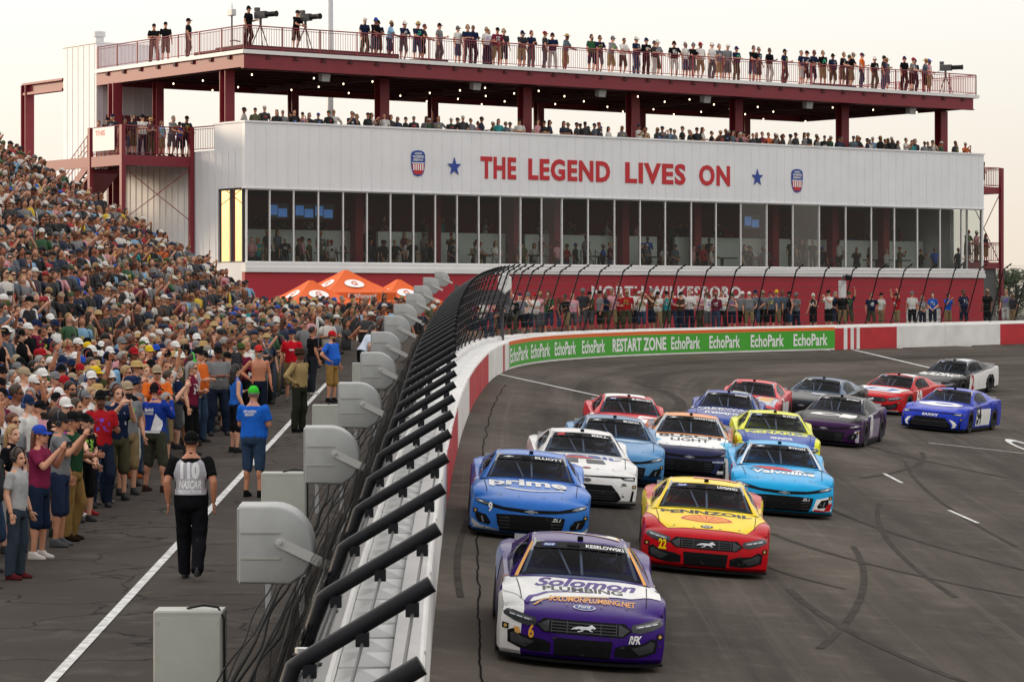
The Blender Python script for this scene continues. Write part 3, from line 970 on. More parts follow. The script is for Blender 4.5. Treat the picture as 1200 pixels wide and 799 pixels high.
# steel frame, roof deck
CU = [0.35, 8.7, 17.0, 23.7, 30.5, 37.9, 45.2]
def hcol(b, u, v, z0, z1, w=.42):
    h = w / 2
    b.box(u - h, u + h, v - h, v - h + .05, z0, z1); b.box(u - h, u + h, v + h - .05, v + h, z0, z1); b.box(u - .03, u + .03, v - h + .05, v + h - .05, z0, z1)
    b.box(u - h - .03, u + h + .03, v - h - .03, v + h + .03, z0, z0 + .03)
for i, u in enumerate(CU):
    bpart("column", M_MAROON, lambda b: hcol(b, u, 2.1, 6.95, 10.5, .50))
    bpart("column", M_MAROON, lambda b: hcol(b, u if i else 1.2, 9.8, 6.95, 10.5, .40))
bpart("column", M_MAROON, lambda b: hcol(b, -.1, 11.6, GZ, 10.5, .5))
D0, D1 = -.05, 45.5
bpart("deck_slab", M_CREAM, lambda b: (b.box(D0 - .12, D1 + .35, -.12, DV + .1, 11.1, 11.27),))
bpart("deck_beam", M_MAROON, lambda b: (b.box(D0, D1, 0, .14, 10.52, 11.1), b.box(D0, D0 + .14, .14, DV, 10.52, 11.1), b.box(D1 - .14, D1, .14, DV, 10.52, 11.1), b.box(D0 + .14, D1 - .14, DV - .14, DV, 10.52, 11.1),
        b.box(D0 - .03, D1 + .03, -.06, .2, 10.46, 10.52), b.box(D0 + .14, D1 - .14, 2.0, 2.2, 10.6, 11.0)))
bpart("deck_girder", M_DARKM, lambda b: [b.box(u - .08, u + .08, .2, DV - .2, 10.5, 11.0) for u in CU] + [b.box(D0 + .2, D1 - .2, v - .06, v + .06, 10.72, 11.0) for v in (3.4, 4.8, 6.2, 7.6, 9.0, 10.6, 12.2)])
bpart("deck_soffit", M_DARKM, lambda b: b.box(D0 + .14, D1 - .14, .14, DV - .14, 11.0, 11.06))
u = 1.2
while u < D1 - .5:
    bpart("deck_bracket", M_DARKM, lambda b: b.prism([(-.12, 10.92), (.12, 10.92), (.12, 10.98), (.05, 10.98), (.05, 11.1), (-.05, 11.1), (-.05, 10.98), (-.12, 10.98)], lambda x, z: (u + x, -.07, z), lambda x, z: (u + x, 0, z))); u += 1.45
v = 1.2
while v < DV:
    bpart("deck_bracket", M_DARKM, lambda b: b.box(D0 - .08, D0, v - .1, v + .1, 10.92, 11.08)); v += 1.6
def railing(b, p, q, z, h=1.07, post=2.0, gap=.13, top=.028):
    p = Vector(p); q = Vector(q); L = (q - p).length; d = (q - p) / L
    for zz, r in ((z + h, top), (z + h * .94 - .04, .012), (z + .1, .018)):
        b.tube([(p.x, p.y, zz), (q.x, q.y, zz)], r, 4, False)
    n = max(1, round(L / post))
    for i in range(n + 1):
        c = p + d * (L * i / n); b.box(c.x - .025, c.x + .025, c.y - .025, c.y + .025, z, z + h)
    n = int(L / gap)
    for i in range(1, n):
        c = p + d * (L * i / n); b.box(c.x - .008, c.x + .008, c.y - .008, c.y + .008, z + .1, z + h - .06)
M_RAIL = mat("rail_maroon", hx("8a3038"), .5)
bpart("deck_railing", M_RAIL, lambda b: (railing(b, (D0, .0), (D1 + .2, .0), 11.27), railing(b, (D0, 0), (D0, DV - .1), 11.27), railing(b, (D1 + .2, 0), (D1 + .2, DV), 11.27)))
bpart("camera_platform", M_DARKM, lambda b: (b.box(D0 + .1, 8.4, .25, 2.6, 11.27, 11.52), b.box(D0 + .1, .5, .25, 4.5, 11.27, 11.45), b.box(9.6, 11.2, .3, 1.2, 11.27, 11.42), b.box(34.5, 37.2, .3, 1.5, 11.27, 11.42)))
# left tower, frame beyond it
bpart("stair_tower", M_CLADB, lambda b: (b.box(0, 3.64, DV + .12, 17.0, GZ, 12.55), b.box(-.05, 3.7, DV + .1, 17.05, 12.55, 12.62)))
bpart("tower_seam", M_CLAD, lambda b: [b.box(-.02, 0.0, DV + .3 + .56 * k, DV + .33 + .56 * k, GZ, 12.5) for k in range(6)] + [b.box(.3 + .56 * k, .33 + .56 * k, DV + .1, DV + .12, 7, 12.5) for k in range(6)])
bpart("roof_vent", M_LITE, lambda b: (b.tube([(.9, 15, 12.62), (.9, 15, 13.0)], .22, 10), b.tube([(.9, 15, 13.0), (.9, 15, 13.25), (.9, 15, 13.3)], [.3, .3, .1], 10)), smooth=40.0)
bpart("frame_post", M_MAROON, lambda b: hcol(b, .15, 21.1, GZ, 11.0, .5))
bpart("frame_beam", M_MAROON, lambda b: (b.box(-.05, .35, 17.06, 21.3, 10.5, 10.62), b.box(-.05, .35, 17.06, 21.3, 11.0, 11.1), b.box(.12, .18, 17.06, 21.3, 10.62, 11.0)))
bpart("tower_sign", M_MAROON, lambda b: [b.box(.5 + .34 * k, .75 + .34 * k, DV + .02, DV + .09, 8.6 + .02 * k, 9.15) for k in range(9)])
# balcony at terrace height on the left with its stair
B0, BV = -3.72, 4.36
bpart("balcony_floor", M_MAROON, lambda b: (b.box(B0, -.04, BV, DV, 6.55, 6.72), b.box(B0, -.04, BV, BV + .12, 6.25, 6.55), b.box(B0, B0 + .12, BV + .12, DV, 6.25, 6.55)))
bpart("balcony_railing", M_RAIL, lambda b: (railing(b, (B0 + .05, BV + .05), (-.05, BV + .05), 6.72, 1.3), railing(b, (B0 + .05, BV + .05), (B0 + .05, 7.4), 6.72, 1.3), railing(b, (-.05, BV), (.1, 2.65), 6.95, 1.1)))
for (u, v) in ((B0 + .06, BV + .06), (-.14, BV + .06), (B0 + .06, 7.4), (-1.6, 10.5)):
    bpart("balcony_post", M_MAROON, lambda b: b.box(u - .10, u + .10, v - .10, v + .10, GZ, 8.05 if v < 8 else 6.25))
bpart("balcony_brace", M_MAROON, lambda b: (b.tube([(B0 + .06, BV + .04, 3.8), (-.14, BV + .04, 6.2)], .02, 5), b.tube([(B0 + .06, BV + .08, 6.2), (-.14, BV + .08, 3.8)], .02, 5)))
def stair(b):
    n = 18
    for k in range(n):
        v = 7.5 + k * .29; z = 6.6 - k * .18
        b.box(B0 + .1, B0 + 1.5, v, v + .3, z - .05, z)
    for uu in (B0 + .02, B0 + 1.52):
        b.hexa([(uu, 7.4, 6.3), (uu + .08, 7.4, 6.3), (uu + .08, 12.7, 3.0), (uu, 12.7, 3.0), (uu, 7.4, 6.72), (uu + .08, 7.4, 6.72), (uu + .08, 12.7, 3.42), (uu, 12.7, 3.42)])
    b.hexa([(B0 + .1, 7.4, 6.0), (B0 + 1.5, 7.4, 6.0), (B0 + 1.5, 12.7, 2.8), (B0 + .1, 12.7, 2.8), (B0 + .1, 7.4, 6.15), (B0 + 1.5, 7.4, 6.15), (B0 + 1.5, 12.7, 2.95), (B0 + .1, 12.7, 2.95)])
bpart("stair", M_MAROON, stair)
def srail(b):
    for uu in (B0 + .05, B0 + 1.55):
        for h in (.5, .75, 1.15): b.tube([(uu, 7.4, 6.72 + h), (uu, 12.7, 3.42 + h)], .022, 5)
        for k in range(19): 
            v = 7.4 + k * 5.3 / 18; z = 6.72 - k * 3.3 / 18; b.box(uu - .012, uu + .012, v - .012, v + .012, z, z + 1.15)
bpart("stair_railing", M_RAIL, srail)
bnr = bpart("banner", M_CREAM, lambda b: b.box(B0 - .04, B0 - .02, 5.0, 7.0, 6.95, 8.0))
def on_side(b, txt, zc, w, vc, s_):
    v, f = text_mesh(txt, 1.0, .04); x0, x1 = min(p[0] for p in v), max(p[0] for p in v)
    b.add([(B0 - .046, vc - ((p[0] - x0) / (x1 - x0) - .5) * w, zc + p[1] * s_) for p in v], f)
bpart("banner_lettering", M_LRED, lambda b: on_side(b, "THIS", 7.65, .9, 6.3, .22), bnr)
# rear fence on the embankment
bpart("rear_railing", M_RAIL, lambda b: railing(b, (-.4, 17.3), (-2.6, 24.5), 5.2, 1.2))
bpart("rear_floor", M_CREAM, lambda b: b.box(-6, -.1, 15.0, 27, 5.0, 5.2))
# right end balconies
for zf_, h in ((6.45, 1.05), (2.35, 1.05)):
    bpart("end_balcony", M_MAROON, lambda b: (b.box(LU + .02, 49.0, 1.2, 4.0, zf_ - .35, zf_),))
    bpart("end_railing", M_RAIL, lambda b: (railing(b, (LU + .05, 1.25), (48.9, 1.25), zf_, h), railing(b, (48.9, 1.25), (48.9, 3.9), zf_, h)))
bpart("end_post", M_MAROON, lambda b: b.box(48.8, 49.0, 1.1, 1.3, GZ, 7.5))
bpart("end_brace", M_MAROON, lambda b: (b.tube([(LU + .1, 1.3, 2.3), (48.9, 1.3, 6.1)], .025, 5), b.tube([(LU + .1, 1.3, 6.1), (48.9, 1.3, 2.3)], .025, 5)))
bpart("end_screen", M_DARKG, lambda b: b.box(LU + .1, 48.7, 1.4, 1.45, -.6, 2.0))

# bulbs strung under the deck: each string with its lamps
rb = random.Random(5)
for v in (1.2, 3.2, 5.4, 7.8, 10.2):
    pts = [(u, v, 10.42 - .10 * abs(math.sin(u * PI / 3.2))) for u in [1 + .8 * k for k in range(54)]]
    st = bpart("light_string", M_HOSE, lambda b: b.tube(pts, .008, 4))
    bl = MB()
    for (u, vv, z) in pts[::4]:
        if rb.random() < .25: continue
        bl = MB(); bl.ellips((u + rb.uniform(-.2, .2), vv, z - .05), .04, .04, .05, 6, 4); bl.build("bulb", M_BULB, st)
# loudspeaker boxes hanging from the deck edge
for i, px in enumerate((386, 563, 710, 833, 953, 1074)):
    o = empty("hanging_speaker", BM_ @ Vector((u_px(px), .45, 10.28)), BANG)
    b = MB(); b.loft([[(-.2, -.16, -.2), (.2, -.16, -.2), (.15, .2, -.14), (-.15, .2, -.14)], [(-.22, -.22, .12), (.22, -.22, .12), (.17, .2, .14), (-.17, .2, .14)], [(-.18, -.16, .2), (.18, -.16, .2), (.15, .18, .2), (-.15, .18, .2)]])
    b.build("cabinet", M_GREYBOX, o)
    b = MB(); b.box(-.03, .03, -.03, .03, .2, .42); b.build("bracket", M_DGREY, o)
    tag(o, "grey box loudspeaker under the front edge of the roof deck, %s from the left" % ["first", "second", "third", "fourth", "fifth", "last"][i], "loudspeaker", "loudspeakers under the deck")

# ---------------------------------------------------------------- light pole behind the building
lp = empty("light_pole", (-(600 - 387) / F * 152, 152, 3.6))
b = MB(); b.tube([(0, 0, 0), (0, 0, 26)], [.2, .13], 12); b.build("pole", M_STEEL, lp, smooth=True)
b = MB(); b.box(-.35, .35, -.35, .35, -.02, .12); b.build("base_plate", M_STEEL, lp)
tag(lp, "tall grey steel light pole rising behind the roof deck", "light pole")

# ---------------------------------------------------------------- orange canopies on the forecourt
def canopy(px, ypk, Y, label, w=3.0, first=False):
    X = (px - 600) / F * Y; zp = CZ + (HOR - ypk) / F * Y
    r = empty("canopy_tent", (X, Y, zp - 3.3), .5)
    h = w / 2
    b = MB(); ze, zv = 2.35, 2.05
    c4 = [(-h, -h, ze), (h, -h, ze), (h, h, ze), (-h, h, ze)]
    for k in range(4):
        p, q = Vector(c4[k]), Vector(c4[(k + 1) % 4]); ap = Vector((0, 0, 3.3))
        rows_ = []
        for t in (0, .25, .5, .75, .96):
            sag = -.16 * math.sin(PI * t)
            rows_.append([p.lerp(ap, t).lerp(q.lerp(ap, t), s_) + Vector((0, 0, sag * (.3 + .7 * math.sin(PI * s_)))) for s_ in (0, .25, .5, .75, 1)])
        b.loft(rows_, closed=False)
        b.loft([[p.lerp(q, s_) for s_ in (0, .25, .5, .75, 1)], [p.lerp(q, s_) - Vector((0, 0, ze - zv)) for s_ in (0, .25, .5, .75, 1)]], closed=False)
    top = b.build("canopy_top", M_ORNG, r, smooth=25.0)
    for x, y, z in c4:
        b = MB(); b.box(x * .98 - .025, x * .98 + .025, y * .98 - .025, y * .98 + .025, 0, ze); b.build("leg", M_STEEL, r)
    for ang in (0, PI / 2, -PI / 2):
        Mx = Matrix.Rotation(ang, 4, 'Z')
        v, f = text_mesh("FaithForward", .17, .02)
        b = MB(); b.add([Mx @ Vector((p[0] * .95, -h - .012, 2.14 + p[1])) for p in v], f); b.build("lettering", M_LETW, r)
        b = MB(); n = 20
        dd = Vector((0, h, 3.3 - 2.35)).normalized()
        def onr(x, t, off): return Mx @ (Vector((x, -h * (1 - t), 2.35 + .95 * t - .135 * math.sin(PI * t))) + Vector((0, -.02, .035)) * off)
        v_ = [onr(.42 * math.cos(2 * PI * k / n), .47 + .17 * math.sin(2 * PI * k / n), 1) for k in range(n)]
        b.add(v_, [tuple(range(n))]); b.build("logo_oval", M_LETW, r)
        v, f = text_mesh("G", .2, .03)
        b = MB(); b.add([onr(p[0] * 1.3, .41 + p[1] * .75, 1.6) for p in v], f); b.build("logo_mark", M_ORNG, r)
    return tag(r, label, "canopy", "orange canopies by the red wall")
canopy(405, 315, 113, "large orange pop-up canopy in the middle in front of the red wall", 3.0)
canopy(364, 327, 111, "smaller orange canopy at the left partly behind the crowd", 2.8)
canopy(467, 326, 116, "orange canopy behind the horn loudspeakers, rightmost of three", 2.7)
# ---------------------------------------------------------------- stock cars
M_PAINT = mat("car_paint", objcol=True, rough=.24, spec=.5, var=.09, scale=5)
M_PAINT.node_tree.nodes["Principled BSDF"].inputs["IOR"].default_value = 1.19
def vinyl(h, rough=.3):
    m = mat("vinyl_" + h, hx(h), rough, spec=.5, var=.08, scale=5)
    m.node_tree.nodes["Principled BSDF"].inputs["IOR"].default_value = 1.16
    return m
M_BLK = mat("grille_black", (.006, .006, .007), .7, spec=.12)
M_SMOKE = mat("smoked_trim", (.035, .037, .042), .3, spec=.3)
M_LENS = mat("headlight_lens", (.16, .17, .19), .15, coat=.6)
M_LED = mat("headlight_strip", (.75, .77, .8), .2)
M_TYRE = mat("tyre", (.016, .016, .016), .75, var=.2, scale=12)
M_RIM = mat("wheel_rim", (.05, .05, .055), .35, metal=.6)
M_CGLASS = glass_mat("windshield_glass", (.42, .48, .58), .07, .03)
M_COCK = mat("cockpit_dark", (.02, .02, .022), .7)
M_CAGE = mat("roll_cage", (.42, .42, .43), .5)
M_HELM = mat("helmet", (.62, .62, .64), .25)
M_SUIT = mat("racing_suit", (.08, .03, .035), .8)
M_SPOIL = mat("spoiler_grey", (.2, .2, .21), .4)

WT = [(-2.46, .90), (-2.2, .955), (-1.9, .985), (-1.35, 1.0), (-.8, .97), (0, .955), (.8, .965), (1.45, 1.0), (1.9, .99), (2.3, .955), (2.46, .94)]
ZC = [(-2.3, .665), (-2.15, .70), (-1.9, .745), (-1.5, .80), (-1.1, .85), (-.8, .885), (-.4, .90), (0, .91), (1.0, .94), (1.7, .985), (2.1, .99), (2.42, .975)]
ZS = [(-2.3, .60), (-2.15, .645), (-1.9, .725), (-1.6, .775), (-1.35, .79), (-1.0, .795), (-.6, .80), (0, .83), (.8, .88), (1.3, .95), (1.6, .965), (2.0, .95), (2.42, .93)]
FR = [(.12, -2.40, .93), (.17, -2.455, .945), (.30, -2.46, .955), (.42, -2.445, .955), (.53, -2.415, .95), (.60, -2.37, .94), (.64, -2.32, .925)]
WHY = (-1.36, 1.44)
def arch(y):
    z = .14
    for c in WHY:
        d = abs(y - c)
        if d < .385: z = max(z, .335 + math.sqrt(.385 ** 2 - d * d))
    return min(z, .70)
YS = sorted(set([-2.08, -1.98, -1.88] + [c + .385 * math.sin(-PI / 2 + PI * k / 18) for c in WHY for k in range(19)] + [-.9, -.8, -.6, -.4, -.2, 0, .2, .4, .6, .8, .95, 1.9, 2.0, 2.1, 2.2, 2.3, 2.38, 2.43]))
JN = 11
def car_shell():
    b = MB(); R = len(FR)
    js = [-1 + 2 * k / (2 * JN) for k in range(2 * JN + 1)]
    js = [math.copysign(abs(j) ** .9, j) for j in js]
    def bow(j): return .33 * abs(j) ** 3.2
    rows = []
    for z, y, w in FR:
        rows.append([(j * w, y + bow(j), z - .015 * abs(j) ** 3) for j in js])
    hood = [(-2.26, .665), (-2.18, .69)]
    for y, z in hood:
        wgt = 1.0 if y < -2.2 else .9
        w = .925
        rows.append([(j * w, y + bow(j) * wgt, z - (z - .63) * abs(j) ** 4) for j in js])
    for y in YS:
        zc, zs = interp(ZC, y), interp(ZS, y); w = interp(WT, y) - .04
        wg = max(0, min(1, (-1.55 - y) / .55)) * .62
        row = []
        for j in js:
            a = abs(j)
            z = zc - (zc - zs) * a ** 3
            if y < -.8: z += .022 * math.exp(-((a - .80) / .14) ** 2) * min(1, (y + 2.2) / .4 if y < -1.8 else 1) - .012 * math.exp(-((a - .60) / .10) ** 2)
            if y > .9: z += .03 * math.exp(-((a - .9) / .1) ** 2) - .01 * math.exp(-((a - .7) / .1) ** 2)
            row.append((j * w, y + bow(j) * wg * (0 if y > -1.5 else 1), z))
        rows.append(row)
    n0 = len(b.v)
    k = 2 * JN + 1
    for r in rows: b.v.extend(r)
    for i in range(len(rows) - 1):
        for j in range(k - 1):
            a = n0 + i * k + j; b.face((a, a + 1, a + k + 1, a + k))
    # sides
    for sg, jj in ((1, k - 1), (-1, 0)):
        cols = [[n0 + i * k + jj for i in range(R)]]
        top0 = R + 2
        # bridge the two hood rows at the corner with a fan along the shoulder
        for ci, y in enumerate(YS):
            zs = b.v[n0 + (top0 + ci) * k + jj][2]; xs = interp(WT, y) - .04; z0 = arch(y); yy = b.v[n0 + (top0 + ci) * k + jj][1]
            col = []
            for t_ in range(R - 1):
                t = t_ / (R - 1)
                z = z0 + (zs - z0) * t
                fl = .012 if z0 > .2 and t_ == 0 else 0
                b.v.append((sg * (xs + .042 * (1 - t ** 3) - .02 * (1 - t) ** 3 + fl), yy if t > .5 else y + (yy - y) * t * 2, z)); col.append(len(b.v) - 1)
            col.append(n0 + (top0 + ci) * k + jj); cols.append(col)
        for c0, c1 in zip(cols, cols[1:]):
            for t_ in range(R - 1): b.face((c0[t_], c1[t_], c1[t_ + 1], c0[t_ + 1]))
        e0 = [n0 + i * k + jj for i in range(R - 1, R + 3)]
        b.face((e0[0], e0[1], e0[2], e0[3]))
        # tail corner
    last = len(rows) - 1
    base = len(b.v)
    for j in js: b.v.append((j * .93, 2.46, .55))
    for j in js: b.v.append((j * .93, 2.44, .2))
    for j in range(k - 1):
        b.face((n0 + last * k + j, n0 + last * k + j + 1, base + j + 1, base + j)); b.face((base + j, base + j + 1, base + k + j + 1, base + k + j))
    me = b.mesh("car_body", M_PAINT, 38.0)
    return me
# the glasshouse: five curved panels given by corner rows
def wsurf(s_, t):            # windshield, s in -1..1, t 0 bottom..1 top
    y = -.86 + .93 * t; z = .885 + .325 * t ** .93; hw = .80 - .20 * t
    c = 1 - s_ * s_
    return Vector((s_ * hw, y + .17 * (1 - c) * (1 - .35 * t), z + .045 * c * t - .03 * (1 - c) * (1 - t)))
def rsurf(s_, t):            # roof
    y = .07 + 1.13 * t; z = 1.21 + .04 * math.sin(PI * min(1, t * 1.1) * .9) - .01 * t; hw = .60 - .03 * t
    c = 1 - abs(s_) ** 2.5
    return Vector((s_ * hw, y + .17 * .65 * s_ * s_ * (1 - t), z + .045 * c))
def bsurf(s_, t):            # rear window
    p = rsurf(s_, 1.0); q = Vector((s_ * .70, 2.0, .985))
    return p.lerp(q, t) + Vector((0, 0, .03 * math.sin(PI * t)))
def ssurf(sg, s_, t):        # side: s front..rear 0..1, t belt..roof 0..1
    if s_ < .42: tp = wsurf(sg, 1 - 0) .lerp(rsurf(sg, .25), 0) if False else None
    fr = Vector((sg * .865, -.60, .80)); rr = Vector((sg * .84, 1.95, .955))
    bt = fr.lerp(rr, s_) + Vector((sg * .02 * math.sin(PI * s_), 0, .0))
    # upper edge runs up the A pillar, along the roof and down the C pillar
    if s_ < .33: q = wsurf(sg, s_ / .33)
    elif s_ < .68: q = rsurf(sg, (s_ - .33) / .35)
    else: q = bsurf(sg, (s_ - .68) / .32)
    return bt.lerp(q, t) + Vector((sg * .02 * math.sin(PI * t), 0, 0))
def patch(b, fn, s0, s1, t0, t1, ns, nt_, hole=None):
    S = [s0 + (s1 - s0) * i / ns for i in range(ns + 1)]; T = [t0 + (t1 - t0) * i / nt_ for i in range(nt_ + 1)]
    if hole:
        S = sorted(set(S) | {hole[0], hole[1]}); T = sorted(set(T) | {hole[2], hole[3]})
    n0 = len(b.v); k = len(S)
    for t in T:
        for s_ in S: b.v.append(tuple(fn(s_, t)))
    for i in range(len(T) - 1):
        for j in range(k - 1):
            sm, tm = (S[j] + S[j + 1]) / 2, (T[i] + T[i + 1]) / 2
            if hole and hole[0] < sm < hole[1] and hole[2] < tm < hole[3]: continue
            a = n0 + i * k + j; b.face((a, a + 1, a + k + 1, a + k))
WH = (-.945, .945, .035, .985)
SH = (.16, .60, .12, .90)
def cabin_mesh():
    b = MB()
    patch(b, wsurf, -1, 1, 0, 1, 16, 8, WH); patch(b, rsurf, -1, 1, 0, 1, 16, 10); patch(b, bsurf, -1, 1, 0, 1, 14, 6)
    for sg in (1, -1): patch(b, lambda s_, t: ssurf(sg, s_, t), 0, 1, 0, 1, 24, 6, SH)
    bm = bmesh.new(); me = b.mesh("t", M_PAINT); bm.from_mesh(me)
    bmesh.ops.remove_doubles(bm, verts=bm.verts, dist=.004); bmesh.ops.recalc_face_normals(bm, faces=bm.faces)
    bm.to_mesh(me); bm.free(); me.name = "cabin"
    me.polygons.foreach_set("use_smooth", [True] * len(me.polygons)); me.set_sharp_from_angle(angle=math.radians(35))
    return me
def shift_in(fn, d): return lambda s_, t: fn(s_, t) * 1.0 - Vector((0, -d * .4, d))
ME = {"body": car_shell(), "cabin": cabin_mesh()}
def _m(key, m, fn, smooth=False):
    b = MB(); fn(b); ME[key] = b.mesh(key, m, smooth)
_m("windshield", M_CGLASS, lambda b: patch(b, shift_in(wsurf, .006), *WH, 14, 8), True)
M_STRIP = mat("sun_strip_black", (.008, .008, .01), .6, spec=.12)
_m("sun_strip", M_STRIP, lambda b: patch(b, lambda s_, t: wsurf(s_, t) + Vector((0, -.003, .003)), WH[0], WH[1], .80, WH[3], 16, 3), True)
_m("rear_window", M_CGLASS, lambda b: patch(b, lambda s_, t: bsurf(s_, t) + Vector((0, .002, .005)), -.86, .86, .08, .92, 12, 5), True)
for sg, nm in ((1, "l"), (-1, "r")):
    _m("side_window_" + nm, M_CGLASS, lambda b: patch(b, lambda s_, t: ssurf(sg, s_, t) + Vector((-.005 * sg, 0, 0)), *SH, 12, 5), True)
def splitter(b):
    pts = []
    for k in range(25):
        j = -1 + k / 12; pts.append((j * .955, -2.475 + .33 * abs(j) ** 3.2))
    lo = [(x, y, .075) for x, y in pts]; hi = [(x, y, .105) for x, y in pts]
    lo += [(.955, -1.78, .075), (-.955, -1.78, .075)]; hi += [(.955, -1.78, .105), (-.955, -1.78, .105)]
    b.loft([lo, hi])
_m("splitter", M_BLK, splitter)
_m("skirt", M_BLK, lambda b: b.box(-.955, .955, -.95, 1.04, .06, .15))
_m("underbody", M_COCK, lambda b: (b.box(-.60, .60, -2.2, 2.36, .1, .62), b.box(-.90, .90, -.93, 1.0, .1, .70)))
_m("rear_valance", M_BLK, lambda b: b.box(-.9, .9, 2.25, 2.42, .12, .3))
_m("spoiler", M_SPOIL, lambda b: (b.hexa([(-.76, 2.32, .955), (.76, 2.32, .955), (.76, 2.335, .955), (-.76, 2.335, .955), (-.76, 2.40, 1.045), (.76, 2.40, 1.045), (.76, 2.415, 1.045), (-.76, 2.415, 1.045)]),))
def tyre(b):
    pr = [(.16, .235), (.185, .25), (.19, .30), (.175, .335), (.14, .35), (-.14, .35), (-.175, .335), (-.19, .30), (-.185, .25), (-.16, .235)]
    b.loft([[(x, r * math.cos(2 * PI * k / 28), r * math.sin(2 * PI * k / 28)) for k in range(28)] for x, r in pr], caps=False)
_m("tyre", M_TYRE, tyre, 40.0)
def rim(b):
    b.loft([[(x, r * math.cos(2 * PI * k / 24), r * math.sin(2 * PI * k / 24)) for k in range(24)] for x, r in ((-.16, .236), (.155, .236), (.16, .215), (.09, .205), (.07, .06), (.11, .05), (.115, .01))])
    for k in range(10):
        t = 2 * PI * k / 10; c, s_ = math.cos(t), math.sin(t)
        p = [(x, r * c - w * s_, r * s_ + w * c) for x, r, w in ((.085, .06, -.014), (.085, .06, .014), (.13, .21, .02), (.13, .21, -.02))]
        q = [(x - .03, y, z) for x, y, z in p]
        b.hexa(q + p)
_m("rim", M_RIM, rim, 40.0)
def cockpit(b):
    b.box(-.72, .72, -.62, 1.5, .62, .80); b.hexa([(-.72, -.66, .80), (.72, -.66, .80), (.72, -.3, .80), (-.72, -.3, .80), (-.70, -.60, .84), (.70, -.60, .84), (.70, -.32, .93), (-.70, -.32, .93)])
    b.box(-.62, .62, 1.15, 1.2, .8, 1.16)
_m("cockpit", M_COCK, cockpit)
def cage(b):
    for s_ in (1, -1):
        b.tube([(.70 * s_, -.50, .84), (.56 * s_, .12, 1.21), (.55 * s_, .85, 1.235), (.60 * s_, 1.05, .8)], .022, 8)
        b.tube([(.55 * s_, .85, 1.2), (.1 * s_, .88, .82)], .02, 6)
    b.tube([(-.55, .14, 1.215), (.55, .14, 1.215)], .02, 6); b.tube([(-.55, .85, 1.23), (.55, .85, 1.23)], .022, 8); b.tube([(0, .13, 1.21), (.02, -.52, .90)], .018, 6)
    b.tube([(-.3, .13, 1.21), (-.12, -.5, .90)], .014, 6); b.tube([(-.58, .9, 1.05), (.58, .9, 1.05)], .02, 6); b.tube([(-.58, .3, .83), (-.2, .86, 1.2)], .016, 6)
_m("roll_cage", M_CAGE, cage, 40.0)
def seat(b):
    b.loft([[(.36 + x * .24, .62 + y, z) for x, y in ((-1, .0), (-.8, -.1), (.8, -.1), (1, 0), (.8, .1), (-.8, .1))] for z in (.72, 1.0, 1.1)] + [[(.36 + x * .17, .64 + y, 1.19) for x, y in ((-1, .0), (-.8, -.06), (.8, -.06), (1, 0), (.8, .06), (-.8, .06))]])
_m("seat", M_SMOKE, seat, 40.0)
def torso_(b):
    b.loft([[(.36 + rx * math.cos(2 * PI * k / 12), .44 + ry * math.sin(2 * PI * k / 12), z) for k in range(12)] for z, rx, ry in ((.70, .16, .12), (.85, .2, .13), (.95, .19, .11), (1.0, .08, .07))])
    for s_ in (1, -1): b.tube([(.36 + .19 * s_, .42, .93), (.36 + .2 * s_, .18, .84), (.36 + .1 * s_, -.02, .90)], [.06, .05, .04], 8)
    b.tube([(.36 + .15 * math.cos(2 * PI * k / 16), -.04 - .02 * math.sin(2 * PI * k / 16), .88 + .15 * math.sin(2 * PI * k / 16)) for k in range(17)], .014, 6)
_m("driver", M_SUIT, torso_, True)
def helmet_(b):
    b.ellips((.36, .42, 1.09), .125, .145, .13, 16, 12)
_m("helmet", M_HELM, helmet_, True)
_m("visor", M_BLK, lambda b: b.loft([[(.36 + .128 * math.sin(t), .42 - .148 * math.cos(t), z) for t in [-1.0 + .2 * k for k in range(11)]] for z in (1.06, 1.09, 1.13)], closed=False))
_m("roof_camera", M_BLK, lambda b: b.bbox(-.035, .035, .16, .26, 1.255, 1.315, .012))
_m("wiper_vent", M_BLK, lambda b: b.hexa([tuple(wsurf(s_, t) + Vector((0, -d, d))) for d, (s_, t) in [(.004, q) for q in ((-.27, .86), (-.02, .86), (-.02, .92), (-.27, .92))] + [(.012, q) for q in ((-.27, .86), (-.02, .86), (-.02, .92), (-.27, .92))]]))

